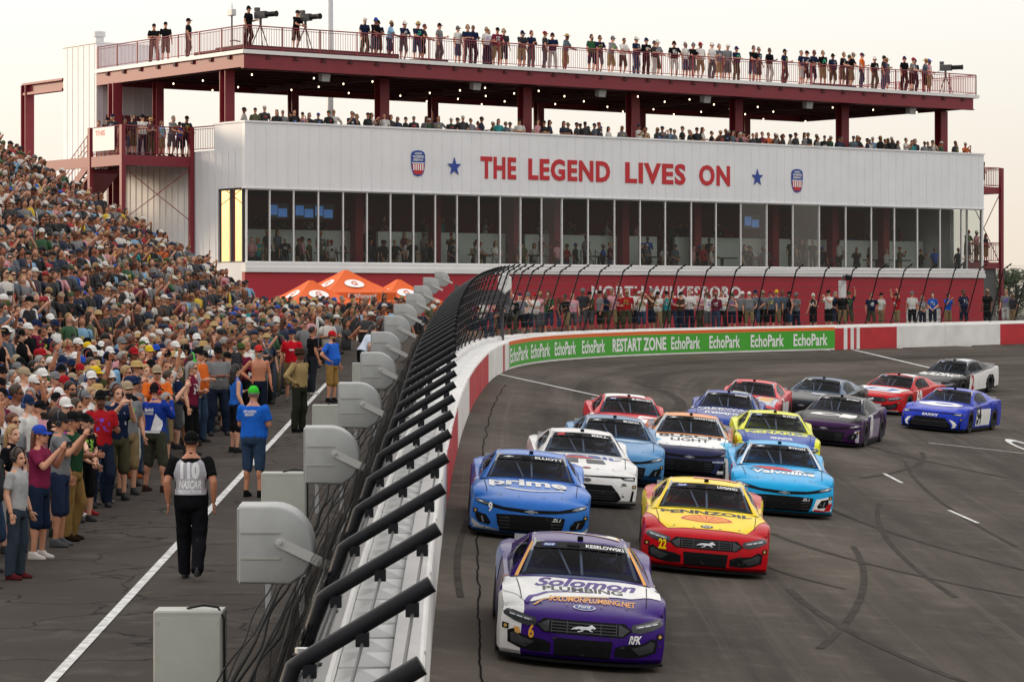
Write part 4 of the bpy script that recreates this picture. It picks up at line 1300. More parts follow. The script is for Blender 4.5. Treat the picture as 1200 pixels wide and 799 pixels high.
# projection of graphics onto the bodywork
def _bvh():
    vs = []; fs = []
    for key in ("body", "cabin", "windshield", "sun_strip"):
        n = len(vs); vs += [v.co.copy() for v in ME[key].vertices]; fs += [tuple(i + n for i in p.vertices) for p in ME[key].polygons]
    return BVHTree.FromPolygons(vs, fs)
BV_CAR = _bvh()
BV_BODY = BVHTree.FromPolygons([v.co.copy() for v in ME["body"].vertices], [tuple(p.vertices) for p in ME["body"].polygons])
DIRS = {"top": (Vector((0, 0, -1)), lambda a, c: Vector((a, c, 3))), "front": (Vector((0, 1, 0)), lambda a, c: Vector((a, -5, c))),
        "left": (Vector((-1, 0, 0)), lambda a, c: Vector((4, a, c))), "right": (Vector((1, 0, 0)), lambda a, c: Vector((-4, -a, c)))}
def decal(name, m, kind, shapes, parent, lift=.004, fine=.05):
    lift += .003
    """flat outlines laid onto the curved bodywork; shapes is a list of (verts2d, faces) or outlines"""
    d, org = DIRS[kind]
    bm = bmesh.new()
    for shp in shapes:
        if isinstance(shp, tuple): v2, fs = shp
        else:
            v2 = shp; fs = tessellate_polygon([[Vector((p[0], p[1], 0)) for p in shp]])
        vv = [bm.verts.new((p[0], p[1], 0)) for p in v2]
        for f in fs:
            try: bm.faces.new([vv[i] for i in f])
            except ValueError: pass
    bmesh.ops.triangulate(bm, faces=bm.faces)
    for _ in range(5):
        es = [e_ for e_ in bm.edges if e_.calc_length() > fine]
        if not es: break
        bmesh.ops.subdivide_edges(bm, edges=es, cuts=1); bmesh.ops.triangulate(bm, faces=[f for f in bm.faces if len(f.verts) > 3])
    bad = []
    for v in bm.verts:
        hit, nrm, i, dist = (BV_BODY if kind != 'top' or v.co.y < 0 else BV_CAR).ray_cast(org(v.co.x, v.co.y), d)
        if hit is None: bad.append(v); continue
        v.co = hit - d * lift
    if bad: bmesh.ops.delete(bm, geom=bad, context='VERTS')
    if not bm.faces:
        bm.free(); return None
    me = bpy.data.meshes.new(name); 
    bmesh.ops.recalc_face_normals(bm, faces=bm.faces)
    bm.to_mesh(me); bm.free(); me.materials.append(m)
    me.polygons.foreach_set("use_smooth", [True] * len(me.polygons))
    return link(name, me, parent)
def txt2(txt, cx_, cy_, w, h, bold=.03, shear=0.0, rot=0.0):
    v, f = text_mesh(txt, 1.0, bold, shear)
    x0, x1 = min(p[0] for p in v), max(p[0] for p in v)
    c, s_ = math.cos(rot), math.sin(rot)
    out = []
    for p in v:
        a = ((p[0] - x0) / (x1 - x0) - .5) * w; b_ = (p[1] - .35) * h
        out.append((cx_ + a * c - b_ * s_, cy_ + a * s_ + b_ * c))
    return (out, f)
def oval(cx_, cy_, a, b_, n=20): return [(cx_ + a * math.cos(2 * PI * k / n), cy_ + b_ * math.sin(2 * PI * k / n)) for k in range(n)]
def mir(p): return [(-x, y) for x, y in p]
HORSE = [(.17, .012), (.155, -.004), (.135, .004), (.115, .0), (.095, -.012), (.10, -.03), (.13, -.036), (.125, -.043), (.09, -.04), (.07, -.022), (.02, -.016), (-.02, -.02), (-.045, -.038), (-.085, -.045), (-.095, -.056), (-.075, -.057), (-.03, -.046), (-.0, -.03), (-.06, -.016), (-.075, -.005), (-.10, -.02), (-.14, -.018), (-.19, -.03), (-.16, -.004), (-.12, .01), (-.085, .022), (-.04, .024), (.02, .022), (.06, .03), (.09, .05), (.115, .055), (.125, .045), (.15, .03)]
BOWTIE = [(-.13, -.02), (-.05, -.02), (-.05, -.05), (.05, -.05), (.05, -.02), (.13, -.02), (.11, .02), (.05, .02), (.05, .05), (-.05, .05), (-.05, .02), (-.11, .02)]
def fascia(kind, body, col):
    P = lambda nm, m, shp, lift=.004: decal(nm, m, "front", shp, body, lift)
    if kind == "ford":
        hl = [(-.945, .615), (-.90, .64), (-.56, .575), (-.545, .55), (-.56, .49), (-.66, .475), (-.80, .51), (-.92, .56)]
        P("headlight_housing", M_SMOKE, [hl]); P("headlight_housing", M_SMOKE, [mir(hl)])
        ln = [(-.88, .612), (-.60, .563), (-.60, .535), (-.86, .575)]
        for q in (ln, mir(ln)):
            h_ = P("headlight", M_LENS, [q], .007)
            sg = 1 if q is ln else -1
            P("headlight_strip", M_LED, [[(sg * x, z) for x, z in ((-.86 + .085 * k, .590 - .014 * k), (-.80 + .085 * k, .580 - .014 * k), (-.80 + .085 * k, .570 - .014 * k), (-.86 + .085 * k, .580 - .014 * k))] for k in range(3)], .010)
        g = [(-.56, .50), (-.47, .585), (.47, .585), (.56, .50), (.46, .425), (-.46, .425)]
        P("grille", M_BLK, [g], .006)
        P("grille_bar", M_SMOKE, [[(-.37, z), (.37, z), (.37, z + .012), (-.37, z + .012)] for z in (.445, .48, .515, .55)] + [[(x, .435), (x + .012, .435), (x + .012, .575), (x, .575)] for x in (-.38, -.2, .188, .368)], .011)
        for sg in (1, -1): P("grille_side", M_SMOKE, [[(sg * .40, .575), (sg * .53, .51), (sg * .45, .44), (sg * .40, .44)]], .009)
        P("horse_emblem", M_LED, [[(x * .8, .505 + z * .8) for x, z in HORSE]], .016)
        P("lower_intake", M_BLK, [[(-.34, .37), (.34, .37), (.32, .16), (-.32, .16)]], .006)
        d = [(-.87, .39), (-.80, .42), (-.70, .36), (-.46, .335), (-.37, .30), (-.37, .19), (-.58, .18), (-.72, .20), (-.86, .25)]
        for q in (d, mir(d)): P("brake_duct", M_BLK, [q], .006)
        d2 = [(-.84, .36), (-.79, .385), (-.70, .335), (-.56, .30), (-.66, .22), (-.82, .26)]
        for q in (d2, mir(d2)): P("duct_mesh", M_SMOKE, [q], .010)
    elif kind == "chevy":
        sl = [(-.93, .64), (-.80, .615), (-.45, .545), (0, .525), (.45, .545), (.80, .615), (.93, .64), (.90, .575), (.72, .535), (.40, .49), (0, .465), (-.40, .49), (-.72, .535), (-.90, .575)]
        P("grille_slit", M_BLK, [sl])
        for sg in (1, -1):
            P("headlight", M_LENS, [[(sg * x, z) for x, z in ((-.90, .625), (-.72, .59), (-.66, .555), (-.76, .555), (-.88, .585))]], .008)
            P("headlight_strip", M_LED, [[(sg * x, z) for x, z in ((-.85, .608), (-.79, .598), (-.79, .580), (-.84, .588))]], .011)
            d = [(sg * x, z) for x, z in ((-.90, .42), (-.72, .385), (-.64, .27), (-.66, .22), (-.84, .25), (-.89, .32))]
            P("brake_duct", M_BLK, [d], .006)
            P("duct_fin", M_LENS, [[(sg * x, z) for x, z in ((-.80, .36), (-.775, .35), (-.745, .26), (-.775, .26))]], .011)
        P("lower_intake", M_BLK, [[(-.56, .42), (-.30, .435), (.30, .435), (.56, .42), (.53, .25), (.47, .14), (-.47, .14), (-.53, .25)]], .006)
        P("grille_bar", M_SMOKE, [[(sg * .50, z), (sg * .33, z), (sg * .33, z + .014), (sg * .51, z + .014)] for sg in (1, -1) for z in (.20, .255, .31, .365)], .011)
        P("bowtie_emblem", M_LENS, [[(x * .9, .495 + z * .55) for x, z in BOWTIE]], .009)
    else:
        sl = [(-.5, .63), (0, .615), (.5, .63), (.92, .615), (.90, .54), (.70, .555), (.62, .595), (0, .595), (-.62, .595), (-.70, .555), (-.90, .54), (-.92, .615)]
        P("headlight_housing", M_BLK, [sl])
        for sg in (1, -1):
            P("headlight", M_LENS, [[(sg * x, z) for x, z in ((-.89, .60), (-.70, .60), (-.68, .57), (-.88, .55))]], .008)
            P("headlight_strip", M_LED, [[(sg * x, z) for x, z in ((-.86, .595), (-.74, .595), (-.74, .585), (-.86, .58))]], .011)
            P("corner_vent", M_BLK, [[(sg * x, z) for x, z in ((-.90, .36), (-.86, .36), (-.83, .15), (-.88, .15))]], .006)
        P("mouth", M_BLK, [[(-.60, .30), (-.46, .46), (.46, .46), (.60, .30), (.66, .20), (.58, .13), (-.58, .13), (-.66, .20)]], .006)
        P("grille_bar", M_SMOKE, [[(-.54, z), (.54, z), (.54, z + .012), (-.54, z + .012)] for z in (.18, .23, .28, .33)], .011)
        P("ring_emblem", M_RIM, [oval(0, .535, .075, .035)], .008)
def make_car(kind, px, py, yaw, base, name, label, design, cabin_col=None, pillar=None, corner=None):
    root = bpy.data.objects.new("stock_car", None); root.empty_display_size = .3; COL.objects.link(root)
    fr = track_px(px, py)
    fdir = Vector((-math.sin(yaw), -math.cos(yaw), 0))
    c = fr - fdir * 2.44
    zc = z_track(c.x, c.y); e_ = .8
    nx = (z_track(c.x + e_, c.y) - z_track(c.x - e_, c.y)) / (2 * e_); ny = (z_track(c.x, c.y + e_) - z_track(c.x, c.y - e_)) / (2 * e_)
    up = Vector((-nx, -ny, 1)).normalized()
    Yax = (-fdir - up * (-fdir).dot(up)).normalized(); Xax = Yax.cross(up)
    root.matrix_world = Matrix(((Xax.x, Yax.x, up.x, c.x), (Xax.y, Yax.y, up.y, c.y), (Xax.z, Yax.z, up.z, zc), (0, 0, 0, 1))) @ Matrix.Diagonal((1, 1, .955, 1))
    tag(root, label, "race car", "stock cars on the track")
    def P(nm, key, parent=root, col=None):
        o = link(nm, ME[key], parent)
        if col: o.color = C4(col)
        return o
    body = P("body", "body", col=base)
    if corner:                                  # one front corner and flank painted in a second colour
        me = ME["body"].copy(); me.materials.append(vinyl(corner)); body.data = me
        for p in me.polygons:
            c_ = p.center
            if c_.x < -.70 and c_.y < -1.55: p.material_index = 1
    cab = P("cabin", "cabin", col=cabin_col or base)
    ws = P("windshield", "windshield"); st = P("sun_strip", "sun_strip", ws); P("cowl_vent", "wiper_vent", ws)
    P("rear_window", "rear_window"); P("side_window", "side_window_l"); P("side_window", "side_window_r")
    P("splitter", "splitter"); P("skirt", "skirt"); P("underbody", "underbody"); P("rear_valance", "rear_valance"); P("spoiler", "spoiler"); P("roof_camera", "roof_camera", cab)
    P("cockpit", "cockpit"); P("roll_cage", "roll_cage"); P("seat", "seat")
    dr = P("driver", "driver"); P("helmet", "helmet", dr); P("visor", "visor", dr)
    for y in WHY:
        for sg in (1, -1):
            w = bpy.data.objects.new("wheel", None); COL.objects.link(w); w.empty_display_size = .2; w.parent = root
            w.location = (.80 * sg, y, .352); w.rotation_euler = (0, 0, 0 if sg > 0 else PI)
            P("tyre", "tyre", w); P("rim", "rim", w)
    def strip_text(txt, s0, s1, m=M_LETW, tb=.845, th=.085):
        v, f = text_mesh(txt, 1.0, .04); x0, x1 = min(p[0] for p in v), max(p[0] for p in v)
        b = MB(); b.add([tuple(wsurf(s0 + (s1 - s0) * (p[0] - x0) / (x1 - x0), tb + p[1] / .7 * th * .7) + Vector((0, -.008, .008))) for p in v], f)
        b.build("driver_lettering", m, st)
    if name: strip_text(name, .10 if len(name) > 6 else .28, .86 if len(name) > 6 else .80)
    mk = {"ford": "Ford", "chevy": "", "toyota": "TOYOTA"}[kind]
    if kind == "ford":
        b = MB(); b.add([tuple(wsurf(-.62 + .14 * math.cos(2 * PI * k / 20), .89 + .05 * math.sin(2 * PI * k / 20)) + Vector((0, -.007, .007))) for k in range(20)], [tuple(range(20))]); b.build("maker_oval", vinyl("2a4f9e"), st)
        strip_text("Ford", -.71, -.53, tb=.865, th=.06)
    elif kind == "chevy":
        b = MB(); b.add([tuple(wsurf(-.62 + x * 1.1, .895 + z * .55) + Vector((0, -.007, .007))) for x, z in BOWTIE], [tuple(range(12))]); b.build("bowtie_emblem", M_LETW, st)
    else:
        b = MB(); b.add([tuple(wsurf(s_, t) + Vector((0, -.007, .007))) for s_, t in ((-.78, .84), (-.56, .84), (-.56, .95), (-.78, .95))], [(0, 1, 2, 3)]); b.build("maker_patch", vinyl("c02830"), st)
    D = lambda nm, col, kd, shp, lift=.004, par=None: decal(nm, vinyl(col) if isinstance(col, str) else col, kd, shp, par or body, lift)
    def wedge(col):                             # coloured A pillars
        for sg in (1, -1):
            b = MB(); patch(b, lambda s_, t: wsurf(s_, t) + Vector((0, -.004, .004)), sg * .948, sg * 1.0, .0, 1, 2, 10); b.build("pillar_stripe", vinyl(col), cab, True)
    design(D, cab)
    if pillar: wedge(pillar)
    fascia(kind, body, base)
    # panel seams, hood pins and scuffs of rubber on the nose
    seams = []
    for sg in (1, -1):
        seams += [[(sg * .775, -.95), (sg * .785, -.95), (sg * .735, -1.9), (sg * .725, -1.9)], [(sg * .50, -2.08), (sg * .50, -2.072), (sg * .735, -1.892), (sg * .725, -1.9)]]
    D("hood_seam", M_BLK, "top", seams, .012)
    D("hood_pin", M_RIM, "top", [oval(x, y, .018, .018, 8) for x, y in ((-.5, -1.98), (.5, -1.98), (-.2, -2.06), (.2, -2.06))], .014)
    rs = random.Random(int(px) + 7)
    sc_ = []
    for _ in range(26):
        x, z, r_ = rs.uniform(-.9, .9), rs.uniform(.13, .42), rs.uniform(.006, .02)
        sc_.append([(x + r_ * rs.uniform(.6, 2.2) * math.cos(2 * PI * k / 6), z + r_ * rs.uniform(.5, 1) * math.sin(2 * PI * k / 6)) for k in range(6)])
    for q_ in sc_[:12]: D("rubber_scuff", M_TYRE, "front", [q_], .0105)
    return root

W, K = "e6e6e4", "131316"
def hood(y0, y1, x0, x1): return [(-x0, y0), (x0, y0), (x1, y1), (-x1, y1)]
def num_front(D, n, x, z, col, h=.085): D("number", col, "front", [txt2(n, x, z, .055 * len(n) + .01, h / .7, .05)], .009)
def roof_num(D, cab, n, col): D("roof_number", col, "top", [txt2(n, 0, .72, .85, .8, .05, 0, PI / 2)], .006, cab)
def sponsors(D, col=W):
    for sg in (1, -1):
        D("contingency_patch", K, "front", [[(sg * x, z) for x, z in ((.935, .47), (.86, .465), (.86, .40), (.935, .405))]], .008)
        D("contingency_mark", "c9a05a", "front", [oval(sg * .897, .435, .02, .02, 12)], .012)
def side_num(D, n, col, bg=None, y=.1):
    if bg: D("door_panel", bg, "left", [[(-.75, .2), (.9, .2), (1.0, .72), (-.6, .72)]], .004)
    for k in ("left", "right"): D("door_number", col, k, [txt2(n, (-.35 if k == "left" else .35), .47, .3 * len(n), .55, .06, .15)], .008)

def d6(D, cab):
    D("hood_white", W, "top", [[(-.95, -1.60), (-.80, -1.75), (-.68, -1.98), (-.60, -1.96), (-.46, -1.84), (-.25, -1.73), (.0, -1.66), (.45, -1.58), (.92, -1.54), (.95, -.70), (.95, -.55), (.6, -.6), (-.6, -.6), (-.95, -.55)]])
    D("swoosh", "43207f", "top", [[(-.70, -1.98), (-.65, -2.02), (-.58, -1.80), (-.40, -1.60), (-.18, -1.52), (.12, -1.485), (.12, -1.45), (-.2, -1.48), (-.45, -1.55), (-.64, -1.77)]], .006)
    D("swoosh_gold", "d9a45c", "top", [[(-.60, -2.06), (-.565, -2.07), (-.47, -1.90), (-.30, -1.79), (.0, -1.71), (.3, -1.65), (.3, -1.62), (-.0, -1.675), (-.33, -1.76), (-.51, -1.90)]], .006)
    D("hood_lettering", "43207f", "top", [txt2("Solomon", .04, -1.10, 1.22, .40, .05, .35)], .006)
    D("hood_lettering", "2a2a2e", "top", [txt2("PLUMBING", .0, -1.40, .95, .20, .05)], .006)
    D("hood_lettering", "e09a3c", "top", [txt2("SOLOMONPLUMBING.NET", .10, -1.86, 1.02, .20, .03, .2)], .006)
    D("maker_oval", "e6e6e4", "top", [oval(.0, -2.12, .13, .085)], .006); D("maker_oval", "24488f", "top", [oval(.0, -2.12, .115, .072)], .008)
    D("maker_lettering", W, "top", [txt2("Ford", .0, -2.12, .15, .10, .03, .3)], .011)
    D("nose_gold", "d9a45c", "front", [[(-.80, .45), (-.74, .44), (-.72, .38), (-.78, .35)]], .008)
    num_front(D, "6", -.60, .395, "e0a03c", .1); D("team_lettering", W, "front", [txt2("RFK", .60, .39, .15, .09, .05, .3)], .008)
    D("roof_panel", "d9b06a", "top", [[(-.15, .75), (.50, .45), (.50, 1.1), (-.35, 1.1)]], .005, cab); D("roof_panel", W, "top", [[(-.02, .72), (.48, .50), (.46, .95), (-.2, .98)]], .007, cab)
    D("roof_number", "43207f", "top", [txt2("6", .22, .80, .3, .35, .05)], .009, cab)
    D("fender_blue", "9aa9d8", "right", [[(-1.0, .55), (-1.6, .7), (-2.3, 1.0), (-.9, .95)]], .004); D("fender_flame", "c9622a", "right", [[(-1.0, .35), (-1.6, .5), (-2.1, .85), (-1.5, .8)]], .005); side_num(D, "6", "e0a03c"); sponsors(D)
make_car("ford", 681, 785, math.radians(-1.0), "35146e", "KESELOWSKI", "purple and white race car with gold windshield pillars leading the pack", d6, pillar="e3a552", corner=W)
def d9(D, cab):
    D("hood_lettering", W, "top", [txt2("prime", -.05, -1.13, 1.3, .50, .05)], .006)
    sm = [(-.40 + .85 * t, -1.52 - .12 * math.sin(PI * t)) for t in [k / 10 for k in range(11)]] + [(.50, -1.42), (.56, -1.52)] + [(.40 - .85 * t, -1.585 - .12 * math.sin(PI * t)) for t in [k / 10 for k in range(11)]]
    D("smile", W, "top", [sm], .006)
    D("nose_silver", "b9bcc2", "front", [[(-.95, .14), (-.95, .30), (-.80, .20), (-.50, .16), (-.50, .13)]], .005); D("nose_silver", "b9bcc2", "front", [[(.95, .14), (.95, .27), (.86, .20), (.84, .14)]], .005)
    num_front(D, "9", -.66, .50, W, .1); D("nose_lettering", W, "front", [txt2("ZL1", .42, .38, .14, .05, .03, .2)], .012)
    D("hood_vent", K, "top", [[(-.58, -1.30), (-.40, -1.36), (-.40, -1.40), (-.58, -1.35)], [(.58, -1.30), (.40, -1.36), (.40, -1.40), (.58, -1.35)]], .007)
    D("fender_purple", "5a4fa8", "right", [[(-1.0, .3), (-1.9, .4), (-2.0, .9), (-1.2, .85)]], .005)
    D("roof_panel", W, "top", [[(.12, .72), (.50, .65), (.48, 1.1), (.05, 1.1)]], .006, cab); side_num(D, "9", W); sponsors(D)
make_car("chevy", 620, 634, math.radians(-1.0), "2f6fc4", "ELLIOTT", "bright blue race car with white hood lettering next to the wall", d9)
def d22(D, cab):
    D("hood_yellow", "f0cf12", "top", [[(-.60, -2.10), (.60, -2.10), (.72, -1.85), (.90, -1.2), (.96, -.5), (-.96, -.5), (-.90, -1.2), (-.72, -1.85)]])
    D("hood_lettering", K, "top", [txt2("PENNZOIL", 0, -1.04, 1.42, .24, .07)], .006)
    fan = [(0, -1.58)] + [(.34 * math.cos(t), -1.52 + .36 * abs(math.sin(t)) ** .8) for t in [PI * k / 16 for k in range(17)]]
    fan = [(.14, -1.70)] + [(.40 * math.cos(t), -1.56 + .36 * math.sin(t)) for t in [PI * k / 16 for k in range(17)]] + [(-.14, -1.70)]
    D("shell_emblem", "c4272b", "top", [fan], .006); D("shell_emblem", "e8922a", "top", [[(x * .86, -1.48 + (y + 1.48) * .80) for x, y in fan]], .008)
    D("shell_rib", "c4272b", "top", [[(.02 * math.cos(t), -1.66), (.30 * math.cos(t) - .012, -1.56 + .27 * math.sin(t)), (.30 * math.cos(t) + .012, -1.56 + .27 * math.sin(t))] for t in [PI * (.12 + .76 * k / 6) for k in range(7)]], .010)
    D("maker_oval", K, "top", [oval(0, -1.98, .10, .085)], .006); D("maker_lettering", W, "top", [txt2("Ford", 0, -1.98, .13, .10, .03, .3)], .009)
    D("side_yellow", "f0cf12", "right", [[(-2.4, .2), (-2.4, 1.0), (1.0, .84), (1.25, .72), (.8, .25)]], .004); D("side_yellow", "f0cf12", "left", [[(2.4, .2), (2.4, 1.0), (-1.0, .84), (-1.25, .72), (-.8, .25)]], .004)
    num_front(D, "22", -.66, .43, "f0cf12", .1); side_num(D, "22", K); D("roof_panel", "d88a78", "top", [[(-.2, .5), (.5, .5), (.5, 1.1), (-.2, 1.1)]], .006, cab); sponsors(D)
make_car("ford", 825, 675, math.radians(2.5), "b5121c", "LOGANO", "yellow and red race car with a shell emblem on its hood", d22, cabin_col="f0cf12")
def d20(D, cab):
    D("hood_lettering", "3f5fa8", "top", [txt2("MOBIL", 0, -1.06, 1.4, .22, .05)], .006)
    D("hood_oval", "b8323a", "top", [oval(-.12, -1.12, .30, .09)], .007)
    D("hood_check", "23262e", "top", [[(-.50, -1.60), (-.14, -1.62), (-.13, -1.28), (-.44, -1.27)], [(.02, -1.62), (.38, -1.60), (.34, -1.27), (.02, -1.28)]], .006)
    D("hood_oval", "8a2a30", "top", [oval(0, -2.0, .08, .06)], .006)
    D("nose_lettering", K, "front", [txt2("JBL", .70, .47, .12, .05, .03)], .008); side_num(D, "20", "b8323a"); sponsors(D)
make_car("toyota", 686, 594, math.radians(-2), "dcdcda", "BELL", "white race car with dark hood checks and a wide black mouth", d20)
def d24(D, cab):
    D("hood_lettering", W, "top", [txt2("Valvoline", .02, -1.48, 1.2, .34, .05, .1)], .006)
    D("hood_red", "c02a33", "top", [[(-.60, -.92), (-.25, -1.30), (-.05, -1.25), (.35, -1.35), (.0, -.98)]], .006); D("hood_red", "d9d9dd", "top", [[(.18, -1.30), (.32, -1.12), (.48, -1.30)]], .006)
    D("hood_vent", K, "top", [[(-.62, -1.22), (-.42, -1.28), (-.42, -1.34), (-.62, -1.28)], [(.62, -1.22), (.42, -1.28), (.42, -1.34), (.62, -1.28)]], .008)
    for sg in (1, -1):
        D("nose_white", W, "front", [[(sg * x, z) for x, z in ((.96, .47), (.62, .40), (.55, .18), (.90, .16), (.96, .2))]], .005)
        D("nose_red", "b8222c", "front", [[(sg * x, z) for x, z in ((.94, .34), (.84, .30), (.78, .17), (.90, .17))]], .009); D("nose_red", "b8222c", "front", [[(sg * x, z) for x, z in ((.60, .205), (.80, .18), (.80, .155), (.56, .165))]], .009)
    D("side_white", W, "left", [[(-.9, .2), (2.4, .2), (2.4, .95), (1.0, .9)]], .005); D("side_white", W, "right", [[(.9, .2), (-2.4, .2), (-2.4, .75), (-1.0, .8)]], .005); side_num(D, "24", "b8222c"); num_front(D, "24", -.80, .50, W, .08)
    D("nose_lettering", W, "front", [txt2("ZL1", .42, .38, .14, .05, .03, .2)], .012); sponsors(D)
make_car("chevy", 917, 606, math.radians(2), "189fd6", "BYRON", "turquoise race car with white lettering behind the yellow and red one", d24, pillar="d9dde0")
def d8(D, cab):
    D("hood_red", "b94a56", "top", [[(-.95, -1.5), (-.4, -1.75), (-.25, -.9), (-.9, -.7)]], .005); D("hood_white", "a8c0d4", "top", [[(-.5, -.88), (.85, -.88), (.3, -1.15)]], .006)
    D("nose_dark", "16324f", "front", [[(-.96, .13), (.96, .13), (.96, .26), (-.96, .26)]], .005); side_num(D, "8", W); sponsors(D)
make_car("chevy", 723, 569, math.radians(-1), "4f86b4", "BUSCH", "steel blue race car half hidden behind the white one", d8, cabin_col="4d7396")
def d1(D, cab):
    D("hood_white", W, "top", [[(-.80, -1.95), (-.4, -2.12), (.4, -2.12), (.80, -1.95), (.85, -.80), (.5, -.92), (-.5, -.92), (-.85, -.80)]], .005)
    D("hood_lettering", K, "top", [txt2("BUSCH", 0, -1.10, 1.35, .34, .05)], .007); D("hood_lettering", K, "top", [txt2("LIGHT", 0, -1.52, .85, .32, .04)], .007)
    D("hood_peak", "58b4d8", "top", [[(-.90, -2.0), (-.78, -2.02), (-.62, -1.62), (-.90, -1.45)], [(.90, -2.0), (.78, -2.02), (.62, -1.62), (.90, -1.45)]], .007)
    for sg in (1, -1): D("nose_white", W, "front", [[(sg * x, z) for x, z in ((.96, .36), (.88, .44), (.84, .30), (.62, .22), (.60, .14), (.95, .14))]], .005)
    D("fender_orange", "e08a5c", "left", [[(-1.7, .5), (-1.2, .9), (2.4, 1.0), (2.4, .55)]], .005); D("fender_orange", "e08a5c", "right", [[(1.7, .5), (1.2, .9), (-2.4, 1.0), (-2.4, .55)]], .005)
    D("nose_lettering", "c9d4ee", "front", [txt2("worldwide", .62, .42, .25, .05, .03)], .01); side_num(D, "1", W); sponsors(D)
make_car("chevy", 806, 561, math.radians(3), "2a2d4e", "CHASTAIN", "orange roofed race car with black lettering on its white hood", d1, cabin_col="dd8e4e", pillar="a8c4cf")
def d17(D, cab):
    D("hood_white", W, "top", [[(.0, -1.9), (.93, -1.7), (.93, -1.0), (.2, -.95)]], .005); D("hood_mark", "c9303c", "top", [oval(.5, -1.3, .3, .09)], .008)
    D("roof_panel", W, "top", [[(-.55, .18), (.4, .18), (.4, 1.1), (-.55, 1.1)]], .006, cab); side_num(D, "17", W); sponsors(D)
make_car("ford", 742, 533, math.radians(-2), "c21f2d", "BUESCHER", "red race car with a white roof, nearest the wall behind the steel blue one", d17)
def d99(D, cab):
    D("hood_lettering", W, "top", [txt2("FREEWAY", 0, -1.0, 1.45, .22, .05)], .006); D("hood_lettering", W, "top", [txt2("INSURANCE", 0, -1.24, 1.3, .13, .03)], .006)
    D("hood_lettering", W, "top", [txt2("Freeway.com", 0, -1.62, 1.05, .34, .04, .1)], .006); D("nose_white", "cfd5df", "right", [[(1.5, .3), (2.3, .62), (1.2, .8), (.4, .8)]], .005)
    D("roof_panel", "cde0d5", "top", [[(.1, .3), (.5, .4), (.5, 1.0), (.1, .9)]], .006, cab); side_num(D, "99", W); sponsors(D)
make_car("chevy", 846, 521, math.radians(6), "27408f", "SUAREZ", "royal blue race car with white lettering across its hood", d99)
def d12(D, cab):
    D("hood_blue", "2a4a9c", "top", [[(-.82, -1.98), (-.5, -2.14), (.5, -2.14), (.82, -1.98), (.90, -1.2), (.94, -.6), (-.94, -.6), (-.90, -1.2)]], .005); D("hood_blue", "2a4a9c", "front", [[(-.78, .57), (.78, .57), (.84, .68), (-.84, .68)]], .0045)
    D("hood_lettering", "e0e03a", "top", [txt2("MENARDS", 0, -1.12, 1.45, .30, .06)], .006); D("hood_lettering", W, "top", [txt2("PENNZOIL", .08, -1.75, .52, .2, .05, .2)], .007)
    num_front(D, "12", -.70, .40, K, .1); side_num(D, "12", K); sponsors(D)
make_car("ford", 911, 554, math.radians(2), "d8dc22", "BLANEY", "fluorescent yellow race car with a blue hood behind the turquoise one", d12)
def d43(D, cab):
    D("hood_white", "b9bcc4", "top", [[(.1, -2.1), (.85, -2.0), (.9, -.8), (.3, -.9)]], .005); D("hood_gold", "d8a84a", "top", [[(.3, -1.5), (.7, -1.6), (.75, -1.0), (.4, -.95)]], .007); side_num(D, "43", W, "d0d2d6"); sponsors(D)
make_car("toyota", 868, 501, math.radians(11), "c43a44", "", "race car with a coral red roof, behind the royal blue one", d43, cabin_col="d94c50")
def d41(D, cab):
    D("hood_mark", "c8d2e0", "top", [[(.0, -1.35), (.6, -1.35), (.56, -1.15), (.04, -1.15)]], .006); D("fender_grey", "8f98a3", "right", [[(1.7, .55), (1.2, .9), (-2.4, 1.0), (-2.4, .6)]], .005)
    side_num(D, "71", W, "7f8792"); sponsors(D)
make_car("chevy", 937, 493, math.radians(20), "1c2026", "", "charcoal race car with a steel blue roof behind the black and purple one", d41, cabin_col="54687f")
def d48(D, cab):
    D("hood_black", K, "top", [[(-.90, -1.90), (-.6, -2.1), (.6, -2.1), (.90, -1.90), (.93, -.7), (-.93, -.7)]], .004)
    D("hood_white", W, "top", [oval(-.15, -1.35, .42, .2), [(.25, -1.65), (.72, -1.6), (.66, -1.1), (.28, -1.12)]], .006); D("hood_mark", K, "top", [oval(-.05, -1.35, .22, .1)], .008)
    D("nose_silver", "b0b0ba", "front", [[(.85, .15), (.93, .16), (.92, .5), (.80, .46)]], .005); side_num(D, "48", W, "8a7f92"); sponsors(D)
make_car("chevy", 963, 522, math.radians(16), "33123f", "BOWMAN", "black and purple race car with white marks on its hood", d48, cabin_col="17171b")
def d60(D, cab):
    D("hood_white", W, "top", [[(-.78, -1.85), (.78, -1.85), (.86, -1.0), (-.86, -1.0)]], .005); D("hood_mark", "2f5fb0", "top", [[(-.62, -1.62), (.40, -1.72), (.62, -1.22), (-.30, -1.18)]], .007); D("hood_mark", W, "top", [[(-.30, -1.56), (.24, -1.60), (.34, -1.34), (-.16, -1.32)]], .010)
    D("skirt_white", W, "front", [[(-.95, .12), (.95, .12), (.95, .17), (-.95, .17)]], .006); side_num(D, "60", W); D("roof_panel", W, "top", [[(.0, .25), (.5, .25), (.5, 1.1), (.1, 1.1)]], .006, cab); sponsors(D)
make_car("ford", 1018, 484, math.radians(27), "b81820", "", "red race car with a blue mark on its white hood", d60)
